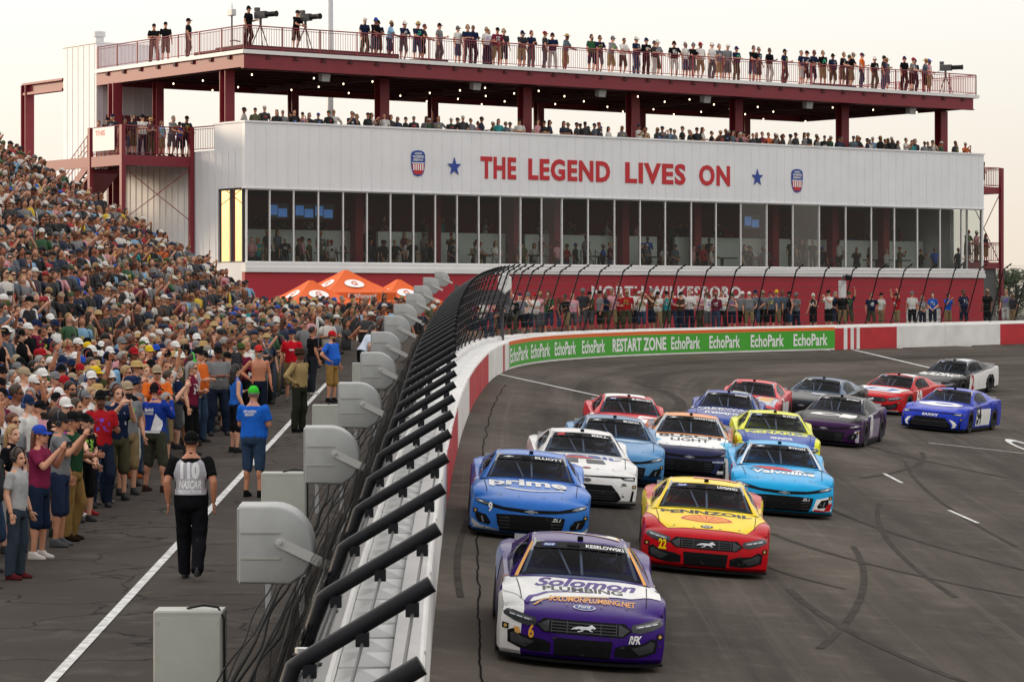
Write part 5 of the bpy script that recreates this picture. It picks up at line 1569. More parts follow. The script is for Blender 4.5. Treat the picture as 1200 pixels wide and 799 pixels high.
def d21(D, cab):
    D("hood_lettering", W, "top", [txt2("BUILDINGS", .05, -1.3, 1.6, .42, .06, .15)], .006); side_num(D, "2", "a8222c", W)
    D("side_white", W, "left", [[(-.75, .2), (2.4, .2), (2.4, 1.0), (-.5, .84)]], .0045); D("nose_white", W, "front", [[(-.95, .13), (-.62, .13), (-.66, .3), (-.94, .36)]], .005)
    D("roof_panel", "bfc3c9", "top", [[(.0, .25), (.5, .25), (.5, 1.1), (.1, 1.1)]], .006, cab); sponsors(D)
make_car("ford", 1086, 465, math.radians(30), "17171b", "", "black race car with white hood lettering and white doors, highest on the right", d21, cabin_col="20242c")
def d54(D, cab):
    D("hood_white", W, "top", [oval(.0, -1.30, .68, .38, 28)], .006); D("hood_mark", "274bb5", "top", [oval(.1, -1.25, .3, .1)], .008)
    D("nose_lettering", W, "front", [txt2("SAXXY", .0, .52, .5, .07, .05)], .010)
    for sg in (1, -1): D("nose_crescent", W, "front", [[(sg * x, z) for x, z in ((.58, .42), (.72, .38), (.80, .28), (.76, .18), (.66, .14), (.70, .24), (.66, .32))]], .009)
    side_num(D, "54", K, W); sponsors(D)
make_car("toyota", 1088, 505, math.radians(24), "2038b0", "", "cobalt blue race car with white crescents on its nose", d54)
# ---------------------------------------------------------------- people
M_SKIN = mat("skin", objcol=True, rough=.55, var=.08, scale=6)
M_EYE = mat("eye_dark", (.02, .016, .014), .3)
M_LIP = mat("lip", (.32, .12, .1), .5)
M_CLOTH = mat("cloth", objcol=True, rough=.9, spec=.06, var=.10, scale=7, bump=.25, bscale=18)
def _print():
    """a printed chest or back graphic on some of the shirts, in a tint of their own"""
    nt = M_CLOTH.node_tree; L = nt.links; b = nt.nodes["Principled BSDF"]
    src = b.inputs['Base Color'].links[0].from_socket
    tcn = nt.nodes.new("ShaderNodeTexCoord"); sp = nt.nodes.new("ShaderNodeSeparateXYZ"); L.new(tcn.outputs['Object'], sp.inputs[0])
    oi = nt.nodes.new("ShaderNodeObjectInfo")
    def mth(op, a, b_=None):
        n = nt.nodes.new("ShaderNodeMath"); n.operation = op
        for k, v in enumerate((a, b_)):
            if v is None: continue
            if isinstance(v, (int, float)): n.inputs[k].default_value = v
            else: L.new(v, n.inputs[k])
        return n.outputs[0]
    inx = mth('LESS_THAN', mth('ABSOLUTE', sp.outputs[0]), .105)
    inz = mth('LESS_THAN', mth('ABSOLUTE', mth('SUBTRACT', sp.outputs[2], 1.25)), .095)
    vo = nt.nodes.new("ShaderNodeTexNoise"); vo.noise_dimensions = '4D'; vo.inputs['Scale'].default_value = 16; vo.inputs['Detail'].default_value = 2
    L.new(tcn.outputs['Object'], vo.inputs['Vector']); L.new(mth('MULTIPLY', oi.outputs['Random'], 50.0), vo.inputs['W'])
    ink = mth('GREATER_THAN', vo.outputs[0], .52)
    has = mth('MULTIPLY', mth('GREATER_THAN', oi.outputs['Random'], .45), oi.outputs['Alpha'])
    fac = mth('MULTIPLY', mth('MULTIPLY', inx, inz), mth('MULTIPLY', ink, has))
    hs = nt.nodes.new("ShaderNodeHueSaturation"); hs.inputs['Color'].default_value = (.5, .12, .08, 1); L.new(mth('MULTIPLY', oi.outputs['Random'], 7.0), hs.inputs['Hue'])
    wh = nt.nodes.new("ShaderNodeMix"); wh.data_type = 'RGBA'; L.new(mth('GREATER_THAN', mth('FRACT', mth('MULTIPLY', oi.outputs['Random'], 13.0)), .55), wh.inputs[0])
    wh.inputs[6].default_value = (.62, .62, .6, 1); L.new(hs.outputs[0], wh.inputs[7])
    mx = nt.nodes.new("ShaderNodeMix"); mx.data_type = 'RGBA'; L.new(fac, mx.inputs[0]); L.new(src, mx.inputs[6]); L.new(wh.outputs[2], mx.inputs[7])
    L.new(mx.outputs[2], b.inputs['Base Color'])
_print()
M_HAIR = mat("hair", objcol=True, rough=.6, var=.3, scale=40)
M_HARD = mat("hard_plastic", objcol=True, rough=.35)

SHIRTS = {"black": "17171a", "navy": "1c2742", "grey": "7b7c7f", "white": "d9d8d4", "red": "a82027", "royal blue": "2257b5", "charcoal": "343539",
          "light blue": "86b4d6", "olive": "56583a", "maroon": "6d2038", "green": "2f5a39", "tan": "b39b78", "orange": "d4682a", "yellow": "d9b92c",
          "teal": "2b8f93", "pink": "d39aa4", "dark brown": "4a3428", "slate": "56626e"}
SH_W = [27, 11, 13, 16, 7, 4, 12, 3, 4, 3, 2.5, 3, 1.5, 1, 1, 2.4, 4, 5]
CAPS = {"black": "18181a", "white": "dcdbd6", "grey": "77787a", "red": "9e1f26", "navy": "1f2b4a", "blue": "2a4fae", "khaki": "a3927a", "green": "41552f", "yellow": "d6b52a"}
CAP_W = [12, 8, 4, 4, 5, 2, 3, 1.5, .5]
PANTS = {"navy": "212a3c", "blue denim": "36475f", "khaki": "8b7858", "black": "19191b", "grey": "55565a", "olive": "4b4a36", "white": "bdbcb8"}
SKINS = ["c98f72", "d6a083", "b97c5e", "dba98f", "a5694d", "c48a6c", "7b4b34", "d09a7c"]
HAIRS = {"brown": "3a2a1e", "dark": "1c1714", "blond": "a3855a", "grey": "8d8985", "auburn": "5c3220"}

def remeshed(mb, vox, name, mats, smooth_it=3, fold=0.0, seed=0.0):
    me = mb.mesh("tmp", mats[0] if isinstance(mats, list) else mats)
    o = bpy.data.objects.new("tmp", me); COL.objects.link(o)
    r = o.modifiers.new("r", 'REMESH'); r.mode = 'VOXEL'; r.voxel_size = vox; r.use_smooth_shade = True
    if smooth_it:
        k = o.modifiers.new("k", 'SMOOTH'); k.factor = .5; k.iterations = smooth_it
    bpy.context.view_layer.update()
    nm = eval_mesh(o); bpy.data.objects.remove(o); bpy.data.meshes.remove(me)
    nm.name = name
    nm.materials.clear()
    for m_ in (mats if isinstance(mats, list) else [mats]): nm.materials.append(m_)
    if fold:
        for v in nm.vertices:
            c = v.co
            n_ = noise.noise((c.x * 9 + seed, c.y * 9, c.z * 5)) + .6 * noise.noise((c.x * 18, c.y * 18 + seed, c.z * 9))
            v.co = c + v.normal * fold * n_
    nm.polygons.foreach_set("use_smooth", [True] * len(nm.polygons))
    return nm

def ering(c, rx, ry, n=14, rot=None):
    return [Vector(c) + Vector((rx * math.cos(2 * PI * j / n), ry * math.sin(2 * PI * j / n), 0)) for j in range(n)]

# arm poses: elbow and wrist of the figure's own right side given as x>0; mirrored for the other
ARMS = {
    "down": ((.245, .03, 1.15), (.262, -.06, .90)),
    "swing": ((.25, .10, 1.17), (.27, .02, .92)),
    "phone": ((.215, -.16, 1.22), (.07, -.34, 1.47)),
    "chest": ((.25, -.05, 1.14), (.07, -.24, 1.22)),
    "cross": ((.255, -.04, 1.15), (-.07, -.21, 1.18)),
    "hips": ((.37, .07, 1.18), (.2, -.05, 1.03)),
    "up": ((.27, -.10, 1.60), (.24, -.17, 1.86)),
    "clasp": ((.25, .0, 1.14), (.04, -.2, .97)),
    "rail": ((.23, -.2, 1.15), (.12, -.42, 1.1)),
    "hold": ((.25, -.02, 1.14), (.16, -.28, 1.16)),
    "back": ((.25, .1, 1.16), (.05, .17, .98)),
    "lap": ((.24, -.02, 1.14), (.13, -.28, 1.02)),
}
def hand(mb, w, d, side, curl=.5):
    """palm, four unequal bent fingers and a thumb from its side, at wrist w pointing along d"""
    d = Vector(d).normalized()
    up = Vector((0, -1, 0)) if abs(d.y) < .8 else Vector((0, 0, 1))
    a = (up - d * up.dot(d)).normalized()           # across the knuckles
    nrm = d.cross(a) * (1 if side > 0 else -1)        # back of the hand to palm
    w = Vector(w)
    rings = []
    for t, hw, th in ((0, .024, .017), (.03, .034, .016), (.065, .041, .014), (.088, .038, .012)):
        c = w + d * t
        rings.append([c + a * hw * math.cos(2 * PI * j / 8) + nrm * th * math.sin(2 * PI * j / 8) for j in range(8)])
    mb.loft(rings)
    for k, L in enumerate((.066, .076, .07, .055)):
        b = w + d * .085 + a * (.029 - .0195 * k)
        m1 = b + (d * math.cos(curl * .7) - nrm * math.sin(curl * .7)) * L * .5
        m2 = m1 + (d * math.cos(curl * 1.7) - nrm * math.sin(curl * 1.7)) * L * .5
        mb.tube([b - d * .01, b, m1, m2], [.009, .0092, .0085, .0065], 6)
    t0 = w + d * .028 + a * .03
    t1 = t0 + (d * .7 + a * .7 - nrm * .25) * .04; t2 = t1 + (d * .95 + a * .2 - nrm * .35) * .03
    mb.tube([t0, t1, t2], [.0125, .011, .0075], 6)

def figure(name, arms=("down", "down"), legs="stand", lean=0.0, build=1.0, female=False, sleeves=1, shorts=False, vox=.0165, yaw=0.0, tall=1.0, nod=0.0, belly=0.0, fold=.010):
    """one figure: meshes for body, shirt, trousers, shoes and the head transform that headgear follows"""
    sw = (.165 if female else .185) * (.5 + .5 * build)
    if legs == "stand": LG = [((.095, 0, .93), (.11, -.015, .50), (.12, .02, .085)), ((-.095, 0, .93), (-.11, -.005, .50), (-.125, .03, .085))]
    elif legs == "wide": LG = [((.095, 0, .93), (.15, -.02, .50), (.19, .02, .085)), ((-.095, 0, .93), (-.13, -.03, .50), (-.16, .0, .085))]
    elif legs == "walk": LG = [((.095, 0, .92), (.10, -.16, .50), (.10, -.19, .085)), ((-.095, 0, .92), (-.10, -.02, .5), (-.10, .25, .15))]
    elif legs == "sit": LG = [((.095, .0, .52), (.13, -.42, .52), (.13, -.40, .085)), ((-.095, .0, .52), (-.13, -.40, .52), (-.13, -.44, .085))]
    else: LG = [((.095, 0, .93), (.13, -.08, .51), (.12, .05, .085)), ((-.095, 0, .93), (-.11, .03, .50), (-.12, .03, .085))]
    dz = -.41 if legs == "sit" else 0.0
    ML = Matrix.Translation((0, 0, .95 + dz)) @ Matrix.Rotation(lean, 4, 'X') @ Matrix.Translation((0, 0, -.95))
    def up(p): return ML @ Vector(p)
    torso = [(.0, .155, .112, .90), (0, .168 + .02 * female, .125, .97), (-.005, .150 - .012 * female, .112, 1.08), (-.012, .158, .115, 1.2),
             (-.012, .172, .122, 1.30), (-.004, .158, .108, 1.385), (.005, .105, .08, 1.45), (.008, .062, .062, 1.50)]
    def torso_rings(infl, z0=0, z1=9, n=16):
        out = []
        for oy, rx, ry, z in torso:
            if z < z0 or z > z1: continue
            bl = belly * max(0, 1 - abs(z - 1.08) / .2)
            out.append([up(p) for p in ering((0, oy - bl * .5, z), rx * (.45 + .55 * build) + infl + bl * .35, ry * (.3 + .7 * build) + infl + bl * .6, n)])
        return out
    A = []
    for sgn, nm in ((1, arms[0]), (-1, arms[1])):
        e_, w_ = ARMS[nm]
        k = sw / .185
        A.append((up((sgn * sw, 0, 1.395)), up((sgn * e_[0] * (k if nm in ("down", "swing") else 1), e_[1], e_[2])), up((sgn * w_[0], w_[1], w_[2])), sgn, nm))
    HM = ML @ Matrix.Translation((0, -.005, 1.50)) @ Matrix.Rotation(yaw, 4, 'Z') @ Matrix.Rotation(nod - lean * .5, 4, 'X')
    # body
    b = MB()
    b.loft(torso_rings(0))
    b.capsule(up((0, .012, 1.45)), HM @ Vector((0, 0, .08)), .058 if female else .066, .056, 10)
    def H(x, y, z): return HM @ Vector((x, y - .012, z))
    R3 = HM.to_3x3().to_4x4()
    b.ellips(H(0, .012, .165), .074, .094, .098, 16, 12, R3)          # skull
    b.ellips(H(0, -.022, .085), .058, .068, .072, 14, 10, R3)          # jaw
    b.capsule(H(0, -.088, .135), H(0, -.104, .108), .011, .017, 8)     # nose
    b.ellips(H(0, -.083, .038), .022, .016, .014, 8, 6, R3)            # chin
    b.ellips(H(0, -.086, .073), .026, .012, .012, 8, 6, R3)            # mouth
    b.ellips(H(0, -.078, .158), .05, .016, .011, 10, 6, R3)            # brow
    for s_ in (1, -1):
        b.ellips(H(.076 * s_, .012, .118), .012, .022, .032, 8, 6, R3)
    for sh, el, wr, sgn, nm in A:
        b.capsule(sh, el, .052 * build ** .5, .043, 10); b.tube([el, Vector(el).lerp(Vector(wr), .3), wr], [.043, .046, .029], 10)
    for hp, kn, an in LG:
        b.capsule(hp, kn, .088 * build ** .5, .056, 10); b.capsule(kn, an, .055, .036, 10)
        cm_ = Vector(kn).lerp(Vector(an), .3) + Vector((0, .022, 0)); b.ellips(cm_, .05, .052, .11, 10, 8)
    body = remeshed(b, vox, name + "_body", [M_SKIN, M_EYE, M_LIP])
    inv = HM.inverted()
    for p in body.polygons:
        q = inv @ p.center
        if q.y < -.06:
            if abs(abs(q.x) - .031) < .0155 and abs(q.z - .137) < .0085: p.material_index = 1
            elif abs(q.x) < .024 and abs(q.z - .070) < .006: p.material_index = 2
    hb = MB()
    for sh, el, wr, sgn, nm in A:
        d = (Vector(wr) - Vector(el)); hand(hb, wr, d, sgn, .35 if nm in ("down", "swing") else 1.0)
    bm = bmesh.new(); bm.from_mesh(body)
    tmp = hb.mesh("tmp", M_SKIN, True); bm.from_mesh(tmp)
    bm.to_mesh(body); bm.free(); bpy.data.meshes.remove(tmp)
    body.polygons.foreach_set("use_smooth", [True] * len(body.polygons))
    kb = build ** .5
    # shirt
    b = MB(); b.loft(torso_rings(.017, .89, 1.47))
    b.capsule(up((0, .0, 1.43)), up((0, .008, 1.475)), .088, .07, 12)
    for sh, el, wr, sgn, nm in A:
        if sleeves == 0: continue
        end = Vector(sh).lerp(Vector(el), .72) if sleeves == 1 else Vector(el)
        d = (Vector(el) - Vector(sh)).normalized()
        inn = Vector(sh).lerp(up((0, .0, 1.40)), .45)
        b.tube([inn, Vector(sh).lerp(inn, .35) + Vector((0, 0, .004)), Vector(sh) + d * .03, end], [.055 * kb, .064 * kb, .067 * kb, .066 * kb if sleeves == 1 else .056 * kb], 12)
        b.capsule(Vector(sh) - d * .004, Vector(sh) + d * .06, .069 * kb, .066 * kb, 12)
        if sleeves == 2:
            b.capsule(el, Vector(el).lerp(Vector(wr), .93), .054, .041, 10)
    shirt = remeshed(b, vox, name + "_shirt", M_CLOTH, 2, fold, 3.0)
    # trousers
    b = MB()
    if legs == "sit": b.capsule((.08, 0, .54), (-.08, 0, .54), .13, .13, 10)
    else: b.loft([[Vector(p) for p in ering((0, 0, z), rx * (.4 + .6 * build), ry * (.3 + .7 * build), 16)] for z, rx, ry in ((.82, .13, .10), (.86, .17, .128), (.93, .182, .138), (1.0, .178, .134))])
    for hp, kn, an in LG:
        b.capsule(hp, Vector(kn), .104 * build ** .5, .082, 10)
        if shorts: b.capsule(Vector(hp).lerp(Vector(kn), .8), Vector(kn) + (Vector(an) - Vector(kn)) * .08, .092, .088, 10)
        else:
            b.capsule(Vector(hp).lerp(Vector(kn), .75), kn, .09 * kb, .085 * kb, 12); b.tube([Vector(kn) + Vector((0, .01, .03)), kn, Vector(kn).lerp(Vector(an), .35) + Vector((0, .02, 0)), Vector(an) + Vector((0, .01, -.03))], [.084 * kb, .084 * kb, .082, .072], 12)
    trousers = remeshed(b, vox, name + "_trousers", M_CLOTH, 2, fold * 1.2, 8.0)
    # shoes
    shoes = []
    for hp, kn, an in LG:
        b = MB(); x, y, z = an; z0 = z - .085
        rr = []
        for zz, w, y0, y1 in ((0, .036, .075, -.175), (.02, .044, .082, -.185), (.045, .043, .08, -.17), (.075, .038, .075, -.08), (.11, .036, .065, -.045)):
            n = 14
            rr.append([(x + w * math.cos(2 * PI * j / n) * (1.08 if math.sin(2 * PI * j / n) < 0 else .9), y + ((y0 + y1) / 2 + (y0 - y1) / 2 * math.sin(2 * PI * j / n)), z0 + zz) for j in range(n)])
        b.loft(rr); shoes.append(b.mesh(name + "_shoe", M_CLOTH, True))
    return dict(body=body, shirt=shirt, trousers=trousers, shoes=shoes, HM=HM, tall=tall)

# headgear, modelled once round the head's own origin (the neck joint)
def _cap(back=False):
    b = MB(); rings = []
    for i in range(7):
        t = i / 6 * PI / 2 * .97
        rings.append([(.088 * math.cos(t) ** .8 * math.cos(2 * PI * j / 16), .004 + .108 * math.cos(t) ** .8 * math.sin(2 * PI * j / 16), .172 + .105 * math.sin(t)) for j in range(16)])
    b.loft([[(x * .98, y * .98, z - .012) for x, y, z in rings[0]]] + rings)
    s_ = 1 if back else -1
    v = []
    for k in range(9):
        a = -PI / 2 + PI * k / 8
        x = .076 * math.sin(a)
        v.append(((x, s_ * (.10 * math.cos(a) ** .6 if abs(math.cos(a)) > 1e-6 else 0) + .0, .178), (x * 1.02, s_ * (.08 + .1 * math.cos(a) ** .5 if math.cos(a) > 1e-6 else .07), .170 - .018 * abs(math.sin(a)))))
    n0 = len(b.v)
    for th in (0, -.006):
        for a_, c_ in v: b.v.append((a_[0], a_[1], a_[2] + th)); b.v.append((c_[0], c_[1], c_[2] + th))
    for k in range(8):
        i = n0 + 2 * k
        b.face((i, i + 1, i + 3, i + 2)); b.face((i + 18, i + 20, i + 21, i + 19)); b.face((i + 1, i + 19, i + 21, i + 3))
    return b.mesh("cap", M_CLOTH, 40.0)
def _straw(r=.19, name="sun_hat"):
    b = MB(); prof = [(r, .165), (r * .98, .172), (.10, .178), (.092, .20), (.088, .25), (.06, .272), (.01, .276)]
    b.loft([[(x * math.cos(2 * PI * j / 20), .004 + 1.1 * x * math.sin(2 * PI * j / 20), z) for j in range(20)] for x, z in prof], caps=True)
    return b.mesh(name, M_CLOTH, 50.0)
def _hair(long=0.0, name="hair"):
    b = MB(); rings = []
    n = 18
    for i in range(9):
        t = -.45 + i / 8 * (PI / 2 + .42)
        ring = []
        for j in range(n):
            a = 2 * PI * j / n; f = max(0, -math.sin(a))
            tt = max(t, .62 * f ** .7 if f > .35 else -.45)
            wob = 1 + .05 * noise.noise((math.cos(a) * 2, math.sin(a) * 2, t * 3))
            ring.append((.083 * wob * math.cos(tt) * math.cos(a), .004 + .105 * wob * math.cos(tt) * math.sin(a), .165 + .112 * math.sin(tt)))
        rings.append(ring)
    b.loft(rings)
    if long:
        rr = []
        for z, w, d, y in ((.2, .075, .05, .06), (.1, .082, .045, .075), (.0, .085, .04, .08), (-long * .6, .08, .035, .095), (-long, .05, .02, .09)):
            rr.append([(w * math.cos(2 * PI * j / 12), y + d * math.sin(2 * PI * j / 12), z) for j in range(12)])
        b.loft(rr)
    return b.mesh(name, M_HAIR, True)
def _headset():
    b = MB()
    for s_ in (1, -1):
        b.tube([(.07 * s_, .01, .12), (.075 * s_, .01, .12), (.1 * s_, .01, .12), (.112 * s_, .01, .12)], [.03, .042, .042, .03], 12)
    b.tube([(.1 * math.cos(t), .015, .13 + .158 * math.sin(t)) for t in [PI * k / 12 for k in range(13)]], .011, 6)
    return b.mesh("headset", M_HARD, 40.0)
def _glasses():
    b = MB()
    for s_ in (1, -1):
        b.ellips((.033 * s_, -.097, .136), .03, .01, .021, 10, 6)
        b.tube([(.06 * s_, -.09, .142), (.08 * s_, -.04, .14), (.082 * s_, .02, .135)], .004, 5)
    b.tube([(-.012, -.104, .142), (.012, -.104, .142)], .004, 5)
    return b.mesh("sunglasses", M_HARD, True)
def _beard():
    b = MB(); b.ellips((0, -.058, .062), .06, .055, .05, 12, 8); b.ellips((0, -.06, .015), .045, .04, .04, 10, 6)
    return b.mesh("beard", M_HAIR, True)
GEAR = {"cap": _cap(), "cap_back": _cap(True), "sun_hat": _straw(), "short": _hair(), "long": _hair(.16), "headset": _headset(), "glasses": _glasses(), "beard": _beard(),
        "campaign_hat": _straw(.165, "campaign_hat")}

LIB = {}
def fig(key, **k):
    LIB[key] = figure(key, **k); return LIB[key]
fig("watch", arms=("down", "down"), shorts=True)
fig("phone", arms=("phone", "phone"), shorts=True, yaw=.1)
fig("cross", arms=("cross", "cross"), legs="wide", shorts=False, belly=.06, build=1.12)
fig("reach", arms=("up", "down"), shorts=True, legs="step", yaw=-.1)
fig("hips", arms=("hips", "down"), legs="step", shorts=True, build=1.1, belly=.05)
fig("clasp", arms=("clasp", "clasp"), female=True, shorts=True, build=.86, tall=.93)
fig("girl", arms=("chest", "down"), female=True, shorts=True, build=.82, tall=.94, sleeves=0, yaw=.3)
fig("hold", arms=("hold", "down"), shorts=False, yaw=-.25, legs="step")
fig("elbows", arms=("rail", "rail"), shorts=True, lean=.14, legs="step", build=1.05)
fig("long_sleeve", arms=("chest", "hold"), sleeves=2, legs="stand", yaw=.2)
fig("bare", arms=("down", "hips"), sleeves=0, shorts=True, build=.97, yaw=.15)
fig("cheer", arms=("up", "up"), shorts=True, build=.95)

_soft = set()
def person(key, loc, rz, skin, shirt, pants, head=None, headcol=None, hair=None, extras=(), scale=1.0, shoes=None, label=None, group=None, no_shirt=False, prints=False):
    L = LIB[key]
    o = bpy.data.objects.new("person", L['body']); COL.objects.link(o)
    o.location = loc; o.rotation_euler = (0, 0, rz)
    s = L['tall'] * scale; o.scale = (s, s, s); o.color = C4(skin)
    def kid(nm, me, col, M=None):
        c = bpy.data.objects.new(nm, me); COL.objects.link(c); c.parent = o; c.color = C4(col)
        if M is not None: c.matrix_local = M
        return c
    if not no_shirt:
        q_ = kid("shirt", L['shirt'], shirt)
        if not prints: q_.color[3] = 0.0
    kid("trousers", L['trousers'], pants)
    if shoes:
        for m_ in L['shoes']: kid("shoe", m_, shoes)
    HM = L['HM']
    if hair: kid("hair", GEAR[hair[0]], hair[1], HM)
    if head: kid({"cap_back": "cap", "short": "hair", "long": "hair"}.get(head, head), GEAR[head], headcol, HM)
    for ex, c_ in extras: kid(ex if ex != "glasses" else "sunglasses", GEAR[ex], c_, HM)
    if label: tag(o, label, "person", group)
    return o
def phone_for(o, label, key="phone"):
    """the phone a filming figure holds up between both hands"""
    M = Matrix.Translation(o.location) @ o.rotation_euler.to_matrix().to_4x4() @ Matrix.Diagonal((*o.scale, 1))
    r = empty("phone", M @ Vector((0, -.43, 1.52)), o.rotation_euler.z)
    b = MB(); b.bbox(-.085, .085, -.005, .005, -.042, .042, .004); b.build("case", mat("phone_case", (.015, .015, .017), .4), r)
    b = MB(); b.box(-.078, .078, .0055, .0065, -.037, .037); b.build("screen", mat("phone_screen", (.05, .06, .08), .15), r)
    return tag(r, label, "phone", "phones held up to film")

_used = set()
ACT = {"watch": "standing with arms down", "phone": "holding both hands up to film", "cross": "with arms folded", "reach": "with one arm raised", "hips": "with a hand on one hip",
       "clasp": "with hands clasped in front", "girl": "with one hand at the chest", "hold": "with one forearm held out", "elbows": "leaning forward on the elbows",
       "long_sleeve": "in long sleeves with hands in front", "bare": "in a sleeveless top", "cheer": "with both arms in the air"}
def spectator(loc, rz, rnd, where, group, poses=None, pw=None, shoes=None, scale=None, shirts=None, gear=True):
    """a spectator whose clothes, headgear and pose nobody else nearby shares"""
    names = list(SHIRTS); caps = list(CAPS)
    for _ in range(300):
        key = rnd.choices(poses or list(ACT), pw or [26, 9, 9, 5, 7, 9, 9, 8, 5, 5, 4, 2])[0]
        sh = rnd.choices(names, SH_W)[0] if not shirts else rnd.choice(shirts)
        fem = key in ("clasp", "girl")
        t = rnd.random()
        if fem: hd = ("long", rnd.choice(list(HAIRS))) if t < .65 else ("cap", rnd.choices(caps, CAP_W)[0])
        else: hd = ("cap", rnd.choices(caps, CAP_W)[0]) if t < .6 else (("short", rnd.choice(list(HAIRS))) if t < .92 else (("sun_hat", "straw") if t < .97 else ("cap_back", rnd.choices(caps, CAP_W)[0])))
        pt = rnd.choices(list(PANTS), [6, 5, 5, 5, 4, 3, 1])[0]
        glasses = rnd.random() < .4; hs = rnd.random() < (.22 if gear else .9)
        sig = (where, key, sh, hd, glasses, hs)
        if sig not in _used: break
    _used.add(sig)
    ex = []
    if glasses: ex.append(("glasses", "121214"))
    if hs: ex.append(("headset", rnd.choice(["1a1a1c", "1a1a1c", "8f1f22", "2c3e70"])))
    if not fem and hd[0] != "long" and rnd.random() < .22: ex.append(("beard", rnd.choice(list(HAIRS.values()))))
    hair = None
    if hd[0] in ("short", "long"): head, hc = hd[0], HAIRS[hd[1]]; hl = hd[1] + (" long hair" if hd[0] == "long" else " short hair")
    elif hd[0] == "sun_hat": head, hc = "sun_hat", "b79a68"; hl = "straw sun hat"
    else:
        head, hc = hd[0], CAPS[hd[1]]; hl = hd[1] + (" cap" if hd[0] == "cap" else " cap worn backwards")
        if fem: hair = ("long", rnd.choice(list(HAIRS.values())))
    top = "top" if key in ("bare", "girl") else "shirt"
    lab = "%s %s, %s" % (sh, top, hl)
    if glasses and hs: lab += ", sunglasses and headset"
    elif glasses: lab += ", sunglasses"
    elif hs: lab += " and headset"
    act = ACT[key].replace("in a sleeveless top", "hand on hip").replace("in long sleeves with hands in front", "hands in front")
    lab += ", " + act + ", " + where
    w = lab.split()
    if len(w) > 16: lab = lab.replace(act + ", ", {"watch": "arms down, ", "phone": "filming, ", "cross": "arms folded, ", "reach": "arm raised, ", "hips": "hand on hip, ", "clasp": "hands clasped, ", "girl": "hand at chest, ",
                                   "hold": "forearm out, ", "elbows": "leaning, ", "long_sleeve": "hands in front, ", "bare": "hand on hip, ", "cheer": "arms up, "}[key])
    if len(lab.split()) > 16: lab = lab.replace(' worn backwards', ' backwards').replace(', sunglasses and headset', ' and headset')
    if len(lab.split()) > 16: lab = lab.replace('standing on the asphalt edge', 'on the asphalt').replace(' and headset', '')
    return person(key, loc, rz, rnd.choice(SKINS), SHIRTS[sh], PANTS[pt], head, hc, hair, ex, scale or rnd.uniform(.96, 1.08), shoes, lab, group, prints=True)
# ---------------------------------------------------------------- grandstand terraces under the crowd
STX, RISE, ROW = -9.9, .60, .80
def stand_z(x, y):
    base = z_walk(x, y)
    if x > STX: return base
    return base + (math.floor((STX - x) / ROW) + 1) * ROW * RISE
M_STAND = mat("stand_concrete", (.22, .21, .2), .85, var=.2, scale=1)
st = empty("grandstand_terrace", (STX, 70, z_walk(STX, 70)))
tag(st, "stepped concrete and aluminium grandstand almost hidden beneath the packed crowd", "grandstand")
def steps(b):
    for k in range(20):
        x1 = STX - k * ROW; x0 = x1 - ROW; h = (k + 1) * ROW * RISE
        for y0 in range(30, 111, 20):
            y1 = min(y0 + 20, 111)
            if y1 <= y0: continue
            p = [(x0, y0), (x1, y0), (x1, y1), (x0, y1)]
            lo = [(x - st.location.x, y - st.location.y, z_walk(x, y) - .6 - st.location.z) for x, y in p]
            hi = [(x - st.location.x, y - st.location.y, z_walk(x, y) + h - .004 - st.location.z) for x, y in p]
            b.hexa(lo + hi)
b = MB(); steps(b); b.build("terrace_steps", M_STAND, st)
def benches(b):
    for k in range(20):
        x1 = STX - k * ROW - ROW + .3; h = (k + 1) * ROW * RISE + .42
        p = [(x1 - .28, 30), (x1, 30), (x1, 111), (x1 - .28, 111)]
        lo = [(x - st.location.x, y - st.location.y, z_walk(x, y) + h - .04 - st.location.z) for x, y in p]
        b.hexa(lo + [(x, y, z + .04) for x, y, z in lo])
b = MB(); benches(b); b.build("bench_board", M_STEEL, st)

# ---------------------------------------------------------------- people one can pick out along the walkway
rp = random.Random(11)
D2R = math.radians
fig("official", arms=("swing", "swing"), legs="walk", build=1.22, belly=.03, shorts=False, vox=.013)
fig("folded", arms=("cross", "cross"), legs="stand", build=1.25, belly=.1, shorts=True, yaw=.2, vox=.013)
fig("deputy", arms=("back", "hips"), legs="stand", build=1.12, sleeves=2, yaw=.3, vox=.014)
fig("jacket", arms=("phone", "phone"), legs="wide", build=1.12, sleeves=2, shorts=True, vox=.013)
fig("polo", arms=("down", "hips"), legs="stand", build=1.12, belly=.08, shorts=True, vox=.014)
fig("bender", arms=("rail", "lap"), legs="stand", female=True, lean=.55, build=.95, vox=.015)
fig("boy", arms=("down", "down"), legs="stand", build=.95, vox=.015)
fig("stoop", arms=("rail", "rail"), legs="wide", lean=1.05, shorts=True, vox=.016)
def rzf(deg): return D2R(deg)     # 0 faces the camera, +90 faces the track
GW = "people along the walkway"
o110 = person("official", walk_px(224, 679), rzf(180), "b97c5e", "141416", "16161a", "cap", "141416", ("short", HAIRS["dark"]), shoes="3a3a3c", scale=1.02,
       label="walking official in black with grey 110 bib, seen from behind on the asphalt", group=None)
